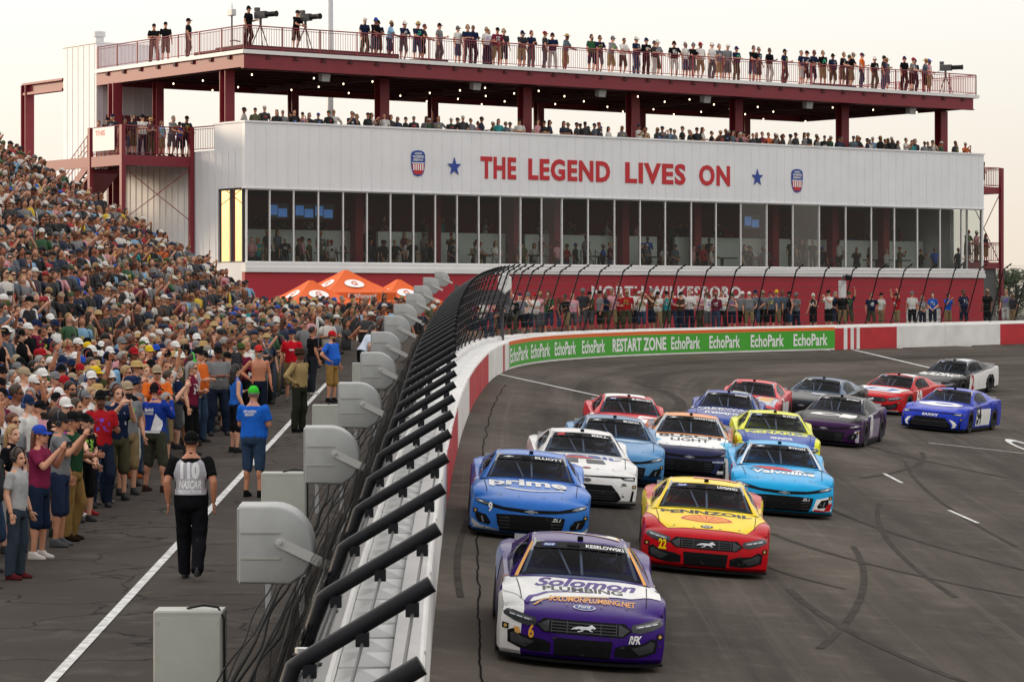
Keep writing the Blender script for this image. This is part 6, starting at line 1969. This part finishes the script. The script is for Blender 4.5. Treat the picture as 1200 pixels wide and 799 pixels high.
# his bib with its lettering, following the back of the shirt
def on_back(o, key, shapes, m, name, lift=.012, front=False, parent=None):
    me = LIB[key]['shirt']; bv = BVHTree.FromPolygons([v.co.copy() for v in me.vertices], [tuple(p.vertices) for p in me.polygons])
    bm = bmesh.new()
    for shp in shapes:
        v2, fs = shp if isinstance(shp, tuple) else (shp, tessellate_polygon([[Vector((p[0], p[1], 0)) for p in shp]]))
        vv = [bm.verts.new((p[0], p[1], 0)) for p in v2]
        for f in fs:
            try: bm.faces.new([vv[i] for i in f])
            except ValueError: pass
    bmesh.ops.triangulate(bm, faces=bm.faces)
    for _ in range(4):
        es = [e_ for e_ in bm.edges if e_.calc_length() > .03]
        if es:
            bmesh.ops.subdivide_edges(bm, edges=es, cuts=1); bmesh.ops.triangulate(bm, faces=[f for f in bm.faces if len(f.verts) > 3])
    sgn = -1 if front else 1
    bad = []
    for v in bm.verts:
        h, n, i, d = bv.ray_cast(Vector((-v.co.x * sgn, sgn * 2, v.co.y)), Vector((0, -sgn, 0)))
        if h is None: bad.append(v)
        else: v.co = h + Vector((0, sgn * lift, 0))
    bmesh.ops.delete(bm, geom=bad, context='VERTS'); bmesh.ops.recalc_face_normals(bm, faces=bm.faces)
    nm = bpy.data.meshes.new(name); bm.to_mesh(nm); bm.free(); nm.materials.append(m)
    nm.polygons.foreach_set("use_smooth", [True] * len(nm.polygons))
    return link(name, nm, parent or o)
M_BIB = mat("bib_grey", (.44, .43, .47), .8, bump=.2, var=.06)
M_BIBT = mat("bib_white", (.8, .8, .82), .7)
bib = on_back(o110, "official", [[(-.185, 1.02), (.185, 1.02), (.195, 1.28), (.16, 1.40), (.12, 1.44), (.06, 1.40), (-.06, 1.40), (-.12, 1.44), (-.16, 1.40), (-.195, 1.28)]], M_BIB, "bib", .013)
on_back(o110, "official", [txt2("110", 0, 1.285, .23, .17, .10)], M_BIBT, "bib_lettering", .017, parent=bib)
on_back(o110, "official", [txt2("NASCAR", 0, 1.13, .27, .09, .06, .25), txt2("PRODUCTIONS", 0, 1.052, .27, .04, .05)], M_BIBT, "bib_lettering", .017, parent=bib)
og = person("folded", walk_px(297, 582), rzf(160), "c78a6b", "2264c8", "33455e", "cap", "41c83a", ("short", HAIRS["grey"]), shoes="1c1c1e",
       label="stout man in bright green cap, blue shirt and denim shorts beside the white line")
on_back(og, "folded", [txt2("NORTH WILKESBORO", 0, 1.36, .22, .04, .04), txt2("SPEEDWAY", 0, 1.31, .16, .04, .04)], M_BIBT, "shirt_lettering", .012)
person("deputy", walk_px(351, 506), rzf(55), "6b4630", "a08a5e", "2c2f26", "campaign_hat", "3a2c20", ("short", HAIRS["dark"]), shoes="16161a",
       label="deputy in tan shirt, dark green trousers and brimmed hat standing by the white line")
oj = person("jacket", walk_px(182, 576), rzf(150), "c98f72", "1f3a94", "44463a", "cap", "1c1a1c", ("short", HAIRS["dark"]), (("headset", "a3232a"),), shoes="3c2a26",
       label="man in blue and white team jacket with red headset filming, back turned")
phone_for(oj, "black phone held up by the man in the blue and white team jacket")
on_back(oj, "jacket", [[(.02, 1.0), (.17, 1.0), (.17, 1.16), (.10, 1.28)]], M_BIBT, "jacket_panel", .012)
on_back(oj, "jacket", [[(-.16, .96), (.16, .96), (.16, .995), (-.16, .995)]], M_BIBT, "jacket_hem", .012)
on_back(oj, "jacket", [txt2("Hendrick", -.03, 1.33, .20, .06, .05, .2), txt2("MOTORSPORTS", -.03, 1.27, .19, .035, .04)], M_BIBT, "jacket_lettering", .013)
orv = person("watch", walk_px(342, 470), rzf(-10), "c48a6c", "c21a28", "8b7858", "cap", "1f2b4a", ("short", HAIRS["brown"]), shoes="6a665f", scale=1.02,
       label="usher in red vest and navy cap facing the camera on the walkway")
on_back(orv, "watch", [[(-.03, 1.24), (.09, 1.24), (.09, 1.275), (-.03, 1.275)]], M_BIBT, "vest_mark", .012, front=True)
person("polo", walk_px(389, 471), rzf(60), "c98f72", "2b62c4", "9a7a45", "cap", "b02028", ("short", HAIRS["brown"]), (("beard", HAIRS["brown"]),), shoes="222224",
       label="man in royal blue polo, tan shorts and red cap at the white line")
person("hold", walk_px(366, 462), rzf(120), "b97c5e", "17171a", "2a2d33", "short", HAIRS["dark"], None, (("glasses", "121214"),), shoes="d8d6d0",
       label="bald man in black shirt turned away beside the blue polo")
person("bender", walk_px(424, 452), rzf(120), "d6a083", "c9d3e2", "16161a", "long", HAIRS["dark"], None, shoes="222224",
       label="woman in pale vest and black trousers bending beside the loudspeakers")
person("boy", walk_px(20, 678), rzf(70), "d09a7c", "a9a9aa", "36414c", "short", HAIRS["brown"], None, (("headset", "18181a"),), scale=.9, shoes="5a2226",
       label="boy in light grey shirt and black headset at the bottom left")
pw_ = person("phone", walk_px(46, 655), rzf(75), "c98f72", "7c2746", "1f2b40", "cap", "2d48a8", ("long", HAIRS["auburn"]), shoes="c9c2ba", scale=.98,
       label="woman in maroon shirt, blue cap and navy shorts filming at left edge")
phone_for(pw_, "black phone held up by the woman in maroon at the left edge")
pm_ = person("phone", walk_px(70, 640), rzf(85), "c48a6c", "75777a", "28324a", "cap", "2b2b2d", ("short", HAIRS["brown"]), (("headset", "18181a"),), shoes="55575a", scale=1.02,
       label="man in grey shirt and headset filming behind the woman in maroon")
phone_for(pm_, "black phone held up by the man in grey shirt and headset")
person("hold", walk_px(85, 633), rzf(80), "b97c5e", "24452f", "8a6d40", "cap", "18181a", ("short", HAIRS["dark"]), shoes="2b1d16", scale=1.0,
       label="man in dark green shirt and khaki trousers, second row at the walkway edge")
person("watch", walk_px(103, 604), rzf(70), "d6a083", "1d2438", "17171a", "cap", "2f2f31", ("short", HAIRS["brown"]), shoes="8f2a2e", scale=.84,
       label="youth in navy shirt, black shorts and red shoes at the walkway edge")
person("long_sleeve", walk_px(88, 606), rzf(72), "c98f72", "8a8b8d", "3a3d42", "short", HAIRS["brown"], None, (("beard", HAIRS["brown"]),), shoes="dcdad4",
       label="bearded man in grey hoodie with white shoes by the walkway edge")
person("cross", walk_px(116, 590), rzf(60), "c48a6c", "19191b", "3a4d68", "cap", "a3927a", ("short", HAIRS["brown"]), shoes="6d6a64",
       label="man in black shirt, jeans and khaki cap with folded arms by the walkway")
person("stoop", walk_px(156, 560), rzf(95), "d6a083", "5d6f78", "9a9c9e", "short", HAIRS["grey"], None, shoes="8a4a2a",
       label="person bending right over in slate shirt and pale shorts behind the jacketed man")
person("bare", walk_px(226, 522), rzf(110), "dba98f", "b9aab0", "232c42", "short", HAIRS["brown"], None, (("headset", "3ccc4a"),), shoes="3a2d28", scale=1.03,
       label="man in patterned tank top, navy shorts and bright green headset")
person("hips", walk_px(243, 500), rzf(40), "c48a6c", "2c3a58", "9b9072", "cap", "8f8a80", ("short", HAIRS["grey"]), (("glasses", "121214"), ("beard", HAIRS["grey"])), shoes="3c332c",
       label="man in navy shirt, khaki shorts and grey cap facing the camera")
person("girl", walk_px(276, 530), rzf(120), "d6a083", "2b66c0", "1c1d24", "long", HAIRS["dark"], None, shoes="2a2a2c", scale=1.02,
       label="dark haired woman in blue top behind the green capped man")
person("bare", walk_px(303, 500), rzf(15), "c27e5e", "c98f72", "1e2534", "cap", "c0352f", ("short", HAIRS["grey"]), (("glasses", "121214"), ("beard", HAIRS["grey"])), shoes="3a3a3c", no_shirt=True,
       label="bare chested man with grey beard, red cap and sunglasses")

# ---------------------------------------------------------------- the crowd in the stand
spots = []
rc = random.Random(21)
def x_front(y): return interp([(30, -6.1), (48, -5.9), (58, -5.6), (70, -5.3), (80, -4.6), (92, -3.2), (100, -3.0)], y)
taken = [(o.location.x, o.location.y) for o in COL.objects if o.name.startswith("person")]
y = 30.5
while y < 111:
    for k in range(-5, 21):
        x = STX - (k + .5) * ROW + (rc.uniform(-.16, .16) if k >= 0 else rc.uniform(-.3, .3)); yy = y + rc.uniform(-.14, .14)
        if k < 0 and x > x_front(yy) - .25: continue
        if yy > 104 and x > -10: continue
        if x < -.1875 * yy - .5: continue
        if rc.random() < (.05 if k >= 0 else .16): continue
        if any(abs(x - a_) < .42 and abs(yy - b_) < .42 for a_, b_ in taken): continue
        if x > -5.6 and yy < 66 and rc.random() < .45: continue
        spots.append((x, yy, k))
    y += .53
# the open ground near the canopies is crowded right up to the fence
for _ in range(110):
    yy = rc.uniform(78, 109); x = rc.uniform(-9.5, x_front(yy) + .3)
    if all((x - a_) ** 2 + (yy - b_) ** 2 > .3 for a_, b_, _k in spots): spots.append((x, yy, -1))
spots.sort(key=lambda p: p[1] + .15 * p[0])
N_IND = 236
PLACE = lambda k, yy: ("in the front row on the asphalt" if k < -3 else "standing on the asphalt edge" if k < 0 else "low in the stand" if k < 2 else "halfway up the stand" if k < 4 else "high in the stand")
for x, yy, k in spots[:N_IND]:
    spectator((x, yy, stand_z(x, yy)), D2R(rc.gauss(58, 24)), rc, PLACE(k, yy), "spectators crowding the stand", shoes=("3a3a3c" if k < -1 else None))

# ---------------------------------------------------------------- everyone farther off, as one mass
ft = []                                    # coloured geometry: verts, faces, colour per face
MV = []; MF = []; MC = []
def stamp(prims, M):
    for vs, fs, c in prims:
        n = len(MV); MV.extend([tuple(M @ Vector(p)) for p in vs]); MF.extend([tuple(i + n for i in f) for f in fs]); MC.extend([c] * len(fs))
def small_person(rnd, arms, legs=False, hat=None, hs=False, shirt=None, pants=None, fem=False, capc=None):
    skin = hx(rnd.choice(SKINS)); sh = hx(SHIRTS[rnd.choices(list(SHIRTS), SH_W)[0]]) if shirt is None else hx(shirt)
    pa = hx(PANTS[rnd.choices(list(PANTS), [6, 5, 5, 5, 4, 3, 1])[0]]) if pants is None else hx(pants)
    out = []
    def g(c, fn):
        b = MB(); fn(b); out.append((b.v, b.f, c))
    bw = rnd.uniform(.9, 1.15)
    g(sh, lambda b: b.loft([[(rx * bw * math.cos(2 * PI * j / 8), ry * bw * math.sin(2 * PI * j / 8), z) for j in range(8)] for z, rx, ry in ((.88, .165, .125), (1.1, .165, .125), (1.32, .19, .13), (1.42, .15, .10), (1.48, .07, .07))]))
    g(skin, lambda b: (b.loft([[(.055 * math.cos(2 * PI * j / 6), .055 * math.sin(2 * PI * j / 6), z) for j in range(6)] for z in (1.44, 1.54)], caps=False), b.ellips((0, -.01, 1.635), .074, .09, .118, 8, 6), b.tube([(0, -.085, 1.65), (0, -.112, 1.615), (0, -.09, 1.60)], .014, 4)))
    for sgn, nm in ((1, arms[0]), (-1, arms[1])):
        e_, w_ = ARMS[nm]; s0 = Vector((sgn * .18, 0, 1.40)); e1 = Vector((sgn * e_[0], e_[1], e_[2])); w1 = Vector((sgn * w_[0], w_[1], w_[2])); hd = w1 + (w1 - e1).normalized() * .12
        m_ = s0.lerp(e1, .75)
        g(sh, lambda b: b.tube([s0 + Vector((-sgn * .05, 0, .02)), s0, m_], [.05, .065, .062], 6)); g(skin, lambda b: b.tube([m_, e1, w1, hd], [.044, .042, .03, .028], 5))
    if rnd.random() < .5:
        pc_ = rnd.choice([(.6, .6, .58), (.6, .6, .58), (.02, .02, .02), (.4, .05, .05), (.5, .4, .1), (.1, .2, .5)]); w_ = rnd.uniform(.04, .1); zz = rnd.uniform(1.2, 1.3); hh = rnd.uniform(.02, .07)
        for yy in (-1, 1): g(pc_, lambda b: b.box(-w_, w_, yy * .139 - .006, yy * .139 + .006, zz - hh, zz + hh))
    if legs:
        g(pa, lambda b: [b.tube([(.09 * s_, 0, .95), (.11 * s_, -.01, .5), (.115 * s_, .02, .06)], [.10, .078, .065], 6) for s_ in (1, -1)])
        g(hx("2a2a2c"), lambda b: [b.box(.07 * s_ if s_ > 0 else -.165, .165 if s_ > 0 else -.07, -.16, .08, 0, .09) for s_ in (1, -1)])
    t = rnd.random() if hat is None else hat
    if fem or t < .12:
        hc = hx(rnd.choice(list(HAIRS.values())))
        g(hc, lambda b: b.loft([[(w * math.cos(2 * PI * j / 8), y + d * math.sin(2 * PI * j / 8), z) for j in range(8)] for z, w, d, y in ((1.36, .06, .03, .07), (1.5, .09, .05, .06), (1.62, .088, .07, .035), (1.70, .088, .085, .02), (1.76, .06, .07, .01), (1.775, .01, .01, .01))]))
    elif t < .66:
        cc_ = hx(CAPS[rnd.choices(list(CAPS), CAP_W)[0]]) if capc is None else hx(capc)
        g(cc_, lambda b: (b.loft([[(r * .92 * math.cos(2 * PI * j / 8), r * 1.1 * math.sin(2 * PI * j / 8), z) for j in range(8)] for z, r in ((1.66, .092), (1.71, .09), (1.755, .06), (1.77, .01))]), b.add([(-.075, -.06, 1.675), (.075, -.06, 1.675), (.06, -.17, 1.66), (-.06, -.17, 1.66), (-.075, -.06, 1.685), (.075, -.06, 1.685), (.06, -.17, 1.668), (-.06, -.17, 1.668)], [(0, 1, 2, 3), (4, 5, 6, 7), (2, 3, 7, 6)])))
    elif t < .69:
        g(hx("b79a68"), lambda b: b.loft([[(r * math.cos(2 * PI * j / 10), r * 1.1 * math.sin(2 * PI * j / 10), z) for j in range(10)] for z, r in ((1.67, .18), (1.68, .10), (1.76, .085), (1.78, .03))]))
    else:
        hc = hx(rnd.choice(list(HAIRS.values())))
        g(hc, lambda b: b.ellips((0, .012, 1.675), .08, .094, .10, 8, 5))
    if rnd.random() < .35: g((.012, .012, .014), lambda b: b.box(-.066, .066, -.105, -.075, 1.645, 1.672))
    if hs or rnd.random() < .15: g((.02, .02, .022), lambda b: [b.ellips((.085 * s_, 0, 1.63), .03, .042, .045, 6, 4) for s_ in (1, -1)])
    return out
rm = random.Random(33)
POSE2 = [("down", "down"), ("phone", "phone"), ("cross", "cross"), ("up", "down"), ("clasp", "clasp"), ("hold", "down"), ("rail", "rail"), ("hips", "down")]
PW2 = [38, 9, 11, .8, 12, 9, 6, 8]
def bank(n, **k): return [small_person(rm, rm.choices(POSE2, PW2)[0], fem=rm.random() < .22, **k) for _ in range(n)]
B_ST = bank(150); B_LEG = bank(60, legs=True)
def put(bk, loc, rz, s=1.0): stamp(rm.choice(bk), Matrix.Translation(loc) @ Matrix.Rotation(rz, 4, 'Z') @ Matrix.Scale(s, 4))
for x, yy, k in spots[N_IND:]:
    put(B_LEG if k < -1 else B_ST, (x, yy, stand_z(x, yy)), D2R(rm.gauss(52, 26)), rm.uniform(.98, 1.10))
# along the terrace behind the parapet
BR = BANG
u = .9
while u < LU - .6:
    if rm.random() < .93:
        put(B_ST, BM_ @ Vector((u, .5 + rm.uniform(-.1, .25), 7.04)), BR + rm.gauss(.1, .45), rm.uniform(.93, 1.05))
    if rm.random() < .5: put(B_ST, BM_ @ Vector((u + .2, 1.4 + rm.uniform(-.2, .5), 7.04)), BR + rm.gauss(0, .6), rm.uniform(.95, 1.05))
    u += rm.choice((.40, .44, .48, .55, .8))
# behind the windows
for a, c in zip(US, US[1:]):
    for _ in range(rm.choice((1, 1, 2, 2))):
        put(B_LEG, BM_ @ Vector((rm.uniform(a + .2, c - .2), rm.uniform(.75, 1.7), 1.7 - rm.choice((.36, .42, .46, .0 if rm.random() < .3 else .4)))), BR + rm.gauss(.1, .6))
    for _ in range(rm.choice((0, 1, 1, 2))):
        put(B_LEG, BM_ @ Vector((rm.uniform(a + .25, c - .25), rm.uniform(2.6, 3.6), 1.7 - rm.choice((.0, .38, .42, .42)))), BR + rm.gauss(.1, .4))
    for _ in range(rm.choice((1, 2, 2, 3))):
        put(B_LEG, BM_ @ Vector((rm.uniform(a + .2, c - .2), rm.uniform(4.7, 6.5), 2.5 - rm.choice((0, .35)))), BR + rm.gauss(.1, .5))
me = bpy.data.meshes.new("crowd"); me.from_pydata(MV, [], MF)
ca = me.color_attributes.new("tint", 'FLOAT_COLOR', 'CORNER')
cols = []
for f, c in zip(MF, MC): cols.extend((c[0] * .82, c[1] * .8, c[2] * .78, 1.0) * len(f))  # all colours dimmed, standing in for the shade between packed people
ca.data.foreach_set("color", cols)
M_CROWD = bpy.data.materials.new("crowd_cloth"); M_CROWD.use_nodes = True
n_ = M_CROWD.node_tree.nodes.new("ShaderNodeAttribute"); n_.attribute_name = "tint"
M_CROWD.node_tree.links.new(n_.outputs['Color'], M_CROWD.node_tree.nodes["Principled BSDF"].inputs['Base Color'])
M_CROWD.node_tree.nodes["Principled BSDF"].inputs['Roughness'].default_value = .8
me.materials.append(M_CROWD)
me.polygons.foreach_set("use_smooth", [True] * len(MF))
cr = struct(link("crowd", me), "stuff")

# ---------------------------------------------------------------- people on the roof deck
rr_ = random.Random(5)
def at_u(px, v, z): return BM_ @ Vector((u_px(px), v, z))
deck_px = [(440, 0), (453, 0), (464, 5), (482, 1), (500, 1), (526, 2), (549, 3), (564, 0), (577, 3), (595, 4), (607, 0), (628, 2), (638, 1), (648, 0), (679, 2), (703, 10), (733, 2), (744, 3), (765, 0), (786, 2),
           (802, 0), (815, 3), (830, 3), (844, 3), (859, 2), (873, 0), (893, 0), (910, 0), (935, 0), (958, 0), (974, 0), (989, 0), (1005, 0), (1020, 12), (1040, 0), (1053, 2), (1068, 0), (1084, 0), (1090, 2), (1103, 14), (447, 0), (507, 0), (556, 0), (588, 2), (619, 0), (657, 0), (711, 0), (757, 1), (779, 0), (822, 0), (866, 2), (901, 1), (949, 0), (965, 1), (997, 0), (1012, 0), (1047, 0), (1076, 2)]
cset = [["black", "charcoal", "navy"], ["navy"], ["grey", "slate"], ["white"], ["red", "maroon"], ["light blue"]]
for px, c in deck_px:
    if abs(px - 395) < 3: continue
    z = 11.27 + (.25 if px < 430 else 0)
    sh = cset[c] if c < 6 else [{10: "green", 12: "orange", 14: "pink"}[c]]
    spectator(at_u(px, .55 + rr_.uniform(-.1, .6), z), BR + rr_.gauss(.15, .35), rr_, "on the roof deck", "spotters along the roof deck railing",
              poses=["elbows", "watch", "hold", "cross", "hips", "long_sleeve"], pw=[9, 4, 5, 2, 2, 2], shirts=sh, gear=False, shoes="2a2a2c", scale=rr_.uniform(1.0, 1.08))
for px, y_, key, lab in ((174, 3.2, "cross", "man in black at the far left of the roof deck, arms folded"), (188, 2.2, "watch", "tall man in black with arms down, second from left on the roof deck"),
                         (215, 1.3, "hold", "man in black side on, third from left on the roof deck")):
    t = interp([(115, 13.5), (290, 0)], px)
    person(key, BM_ @ Vector((.5, t, 11.27)), BR + (1.0 if key == "hold" else -.4), "c48a6c", "17171a", "2b2224", "cap", "17171a", ("short", HAIRS["dark"]), shoes="2a2a2c", scale=1.06, label=lab, group="spotters along the roof deck railing")
# broadcast cameras on the deck with their operators
def tv_cam(loc, rz, label):
    r = empty("broadcast_camera", loc, rz)
    for k in range(3):
        t = 2 * PI * k / 3 + .5
        b = MB(); b.tube([(0, 0, 1.05), (.45 * math.cos(t), .45 * math.sin(t), 0)], [.03, .022], 6); b.build("leg", M_DGREY, r)
    b = MB(); b.tube([(0, 0, 1.0), (0, 0, 1.3)], .06, 8); b.build("head", M_DGREY, r)
    b = MB(); b.bbox(-.12, .12, -.35, .3, 1.3, 1.62, .02); b.build("camera_body", M_DGREY, r)
    b = MB(); b.tube([(0, -.35, 1.46), (0, -.85, 1.46), (0, -.95, 1.46)], [.12, .12, .14], 12); b.build("lens", M_BLACKPIPE, r)
    b = MB(); b.box(-.09, .09, .1, .3, 1.64, 1.8); b.build("viewfinder", M_DGREY, r)
    b = MB(); b.tube([(.05, .25, 1.35), (.12, .6, 1.2)], .015, 5); b.build("handle", M_DGREY, r)
    return tag(r, label, "camera", "broadcast cameras on the roof deck")
tv_cam(BM_ @ Vector((u_px(322), 1.2, 11.52)), BR + .3, "black broadcast camera on a tripod at the left corner of the roof deck")
person("hold", BM_ @ Vector((u_px(312), 1.5, 11.52)), BR + .4, "c48a6c", "17171a", "3a2a2a", "cap", "17171a", ("short", HAIRS["dark"]), (("headset", "1a1a1c"),), shoes="2a2a2c", scale=1.05, label="camera operator in black beside the corner broadcast camera", group="camera crew on the roof deck")
tv_cam(BM_ @ Vector((u_px(372), 1.0, 11.52)), BR + .2, "black broadcast camera right of the light pole on the roof deck")
person("elbows", BM_ @ Vector((u_px(365), 1.3, 11.52)), BR + .3, "c98f72", "17171a", "2b2224", "cap", "2b2b2d", ("short", HAIRS["dark"]), shoes="2a2a2c", scale=1.02, label="camera operator in black leaning by the broadcast camera near the light pole", group="camera crew on the roof deck")
tv_cam(BM_ @ Vector((u_px(1122), .9, 11.27)), BR + .5, "dark broadcast camera at the right end of the roof deck")
# a white robotic camera mast and the pole cameras
rb_ = empty("robotic_camera", BM_ @ Vector((u_px(291), 1.4, 11.27)), BR)
b = MB(); b.tube([(0, 0, 0), (0, 0, 1.6)], .04, 8); b.build("mast", M_DGREY, rb_)
b = MB(); b.bbox(-.12, .12, -.2, .2, 1.6, 1.9, .03); b.build("camera_head", M_LITE, rb_)
b = MB(); b.tube([(0, 0, 1.9), (0, 0, 2.15)], [.07, .03], 8); b.build("beacon", M_LETW, rb_)
for s_ in (1, -1):
    b = MB(); b.tube([(.0, -.2, .5), (.25 * s_, -.3, .45)], .03, 6); b.build("arm", M_DGREY, rb_)
tag(rb_, "white robotic camera on a thin mast at the roof deck corner", "camera")
# ---------------------------------------------------------------- balconies
GB = "people on the left balcony"
for i, u in enumerate((-3.3, -2.9, -2.35, -1.95, -1.45, -1.0, -.55, -.2)):
    spectator(BM_ @ Vector((u, BV + .35 + rr_.uniform(0, .25), 6.72)), BR + rr_.gauss(-.1, .3), rr_, "on the left balcony", GB, poses=["elbows", "watch", "cross", "clasp"], pw=[6, 4, 3, 2], shoes="2a2a2c")
for i, v in enumerate((6.0, 7.0, 8.4)):
    spectator(BM_ @ Vector((-3.3 + .3 * i, v, 6.72)), BR - .9, rr_, "at the stair head", GB, poses=["watch", "cross"], pw=[1, 1], shirts=["black", "charcoal", "dark brown"])
for i, (px, zf_) in enumerate(((1163, 6.45), (1170, 6.45), (1177, 6.45), (1160, 2.35), (1171, 2.35), (1182, 2.35))):
    spectator(at_u(px, 1.7, zf_), BR + rr_.gauss(.1, .3), rr_, "on the upper end balcony" if zf_ > 4 else "on the lower end balcony", "people on the right end balconies", poses=["watch", "clasp", "elbows"], pw=[3, 2, 2], shoes="2a2a2c")
# ---------------------------------------------------------------- people between the fence and the red wall
rt = random.Random(77)
px = 545
while px < 1190:
    s_ = s_at_px(max(px, 560), -3); 
    d = rt.uniform(2.2, 4.0) if px > 575 else 3.0
    p, T, N = wall_at(s_)
    q = p - N * d
    X = (px - 600) / F * q.y
    z = z_walk(X, q.y) + .0
    trooper = 865 < px < 925
    if px < 930 or rt.random() < .85:
        if trooper:
            spectator((X, q.y, z), D2R(rt.uniform(-35, 5)), rt, "in the trooper line behind the far fence", "troopers lined up behind the fence", poses=["clasp", "watch", "cross", "hips"], pw=[1, 4, 2, 2], shirts=["grey", "slate"], shoes="17171a", scale=rt.uniform(.98, 1.05))
        else:
            spectator((X, q.y, z), D2R(rt.gauss(-10, 35)), rt, "behind the far fence", "people behind the far fence", shoes="3a3a3c")
    px += rt.choice((7, 8, 9, 10, 12)) if px < 870 else (rt.choice((7, 8, 9)) if px < 925 else rt.choice((8, 10, 12, 18)))
# ---------------------------------------------------------------- trees far beyond the building on the right
M_LEAF = mat("leaf_green", (.035, .055, .022), .8, var=.5, scale=.6)
M_BARK = mat("bark", (.07, .055, .04), .9)
rt2 = random.Random(9)
TL = ["tallest dark tree beyond the right end of the building", "broad dark tree beyond the end balcony post", "low bushy tree beside the right edge behind the fence", "slim dark tree far behind the right end balcony"]
for i, (px, Y, h) in enumerate(((1172, 232, 4.4), (1190, 226, 3.9), (1207, 236, 4.2), (1158, 246, 4.6))):
    X = (px - 600) / F * Y
    r = empty("tree", (X, Y, 2.8 if Y > 330 else 3.7))
    b = MB(); b.tube([(0, 0, 0), (.05, 0, h * .4), (0, .1, h * .85)], [.16, .12, .04], 8)
    for k in range(5):
        t = rt2.uniform(0, 2 * PI); z0 = h * rt2.uniform(.25, .6); b.tube([(0, 0, z0), (math.cos(t) * 1.0, math.sin(t) * 1.0, z0 + h * .25)], [.06, .02], 5)
    b.build("trunk", M_BARK, r)
    c = MB()
    cl = [(rt2.gauss(0, 1.0), rt2.gauss(0, .9), h * rt2.uniform(.2, .92), rt2.uniform(.4, .8)) for _ in range(26)]
    for (cx_, cy_, cz_, cr_) in cl:
        for _ in range(70):
            d = Vector((rt2.gauss(0, 1), rt2.gauss(0, 1), rt2.gauss(0, 1))).normalized() * cr_ * rt2.uniform(.5, 1.1)
            p = Vector((cx_, cy_, cz_)) + d; a = Vector((rt2.uniform(-1, 1), rt2.uniform(-1, 1), rt2.uniform(-1, 1))).normalized() * .11; e2 = a.orthogonal().normalized() * .07
            c.add([p - a, p - e2, p + a, p + e2], [(0, 1, 2, 3)])
    c.build("crown", M_LEAF, r, recalc=False)
    tag(r, TL[i], "tree", "trees beyond the building")
# white net frame and dark flag stand behind the fence where the wall begins to bend
fs_ = empty("flag_stand", (-1.2, 104.5, z_walk(-1, 104)), .1)
b = MB(); b.box(-.9, .9, -.3, .3, 1.2, 1.3); b.build("floor", M_DGREY, fs_)
for x, y in ((-.85, -.27), (.85, -.27), (.85, .27), (-.85, .27)):
    b = MB(); b.box(x - .035, x + .035, y - .035, y + .035, 0, 2.3); b.build("post", M_DGREY, fs_)
b = MB(); b.box(-.8, 1.1, -.36, -.33, 1.55, 2.1); bn = b.build("banner", M_DGREY, fs_)
tag(fs_, "dark raised flag stand with a black banner behind the fence at the bend", "flag stand")
ds = empty("dish_antenna", wall_pt(s_at_px(590, -.4), -.35, 3.05), .25)
b = MB(); b.loft([[(.24 * math.cos(2 * PI * k / 6 + PI / 2), -.02, .34 * math.sin(2 * PI * k / 6 + PI / 2)) for k in range(6)], [(.29 * math.cos(2 * PI * k / 6 + PI / 2), .02, .40 * math.sin(2 * PI * k / 6 + PI / 2)) for k in range(6)]])
b.build("panel", M_LETW, ds)
b = MB(); b.tube([(0, .03, 0), (.1, .1, -.5), (.35, .1, -1.2)], .02, 6); b.build("arm", M_DGREY, ds)
tag(ds, "white shield shaped panel on a thin arm above the bend of the fence", "panel")
rc_ = empty("fence_camera", wall_pt(s_at_px(990, -.3), -.45, 3.0), .4)
b = MB(); b.bbox(-.14, .14, -.12, .12, -.75, .0, .02); b.build("housing", M_LITE, rc_)
b = MB(); b.tube([(.1, -.1, .15), (.34, -.25, .1)], [.13, .11], 10); b.build("lens", M_BLACKPIPE, rc_)
b = MB(); b.tube([(0, 0, 0), (.05, 0, .2), (.12, -.08, .2)], .04, 6); b.build("arm", M_DGREY, rc_)
tag(rc_, "robotic camera with grey housing mounted on a fence post at right", "camera")
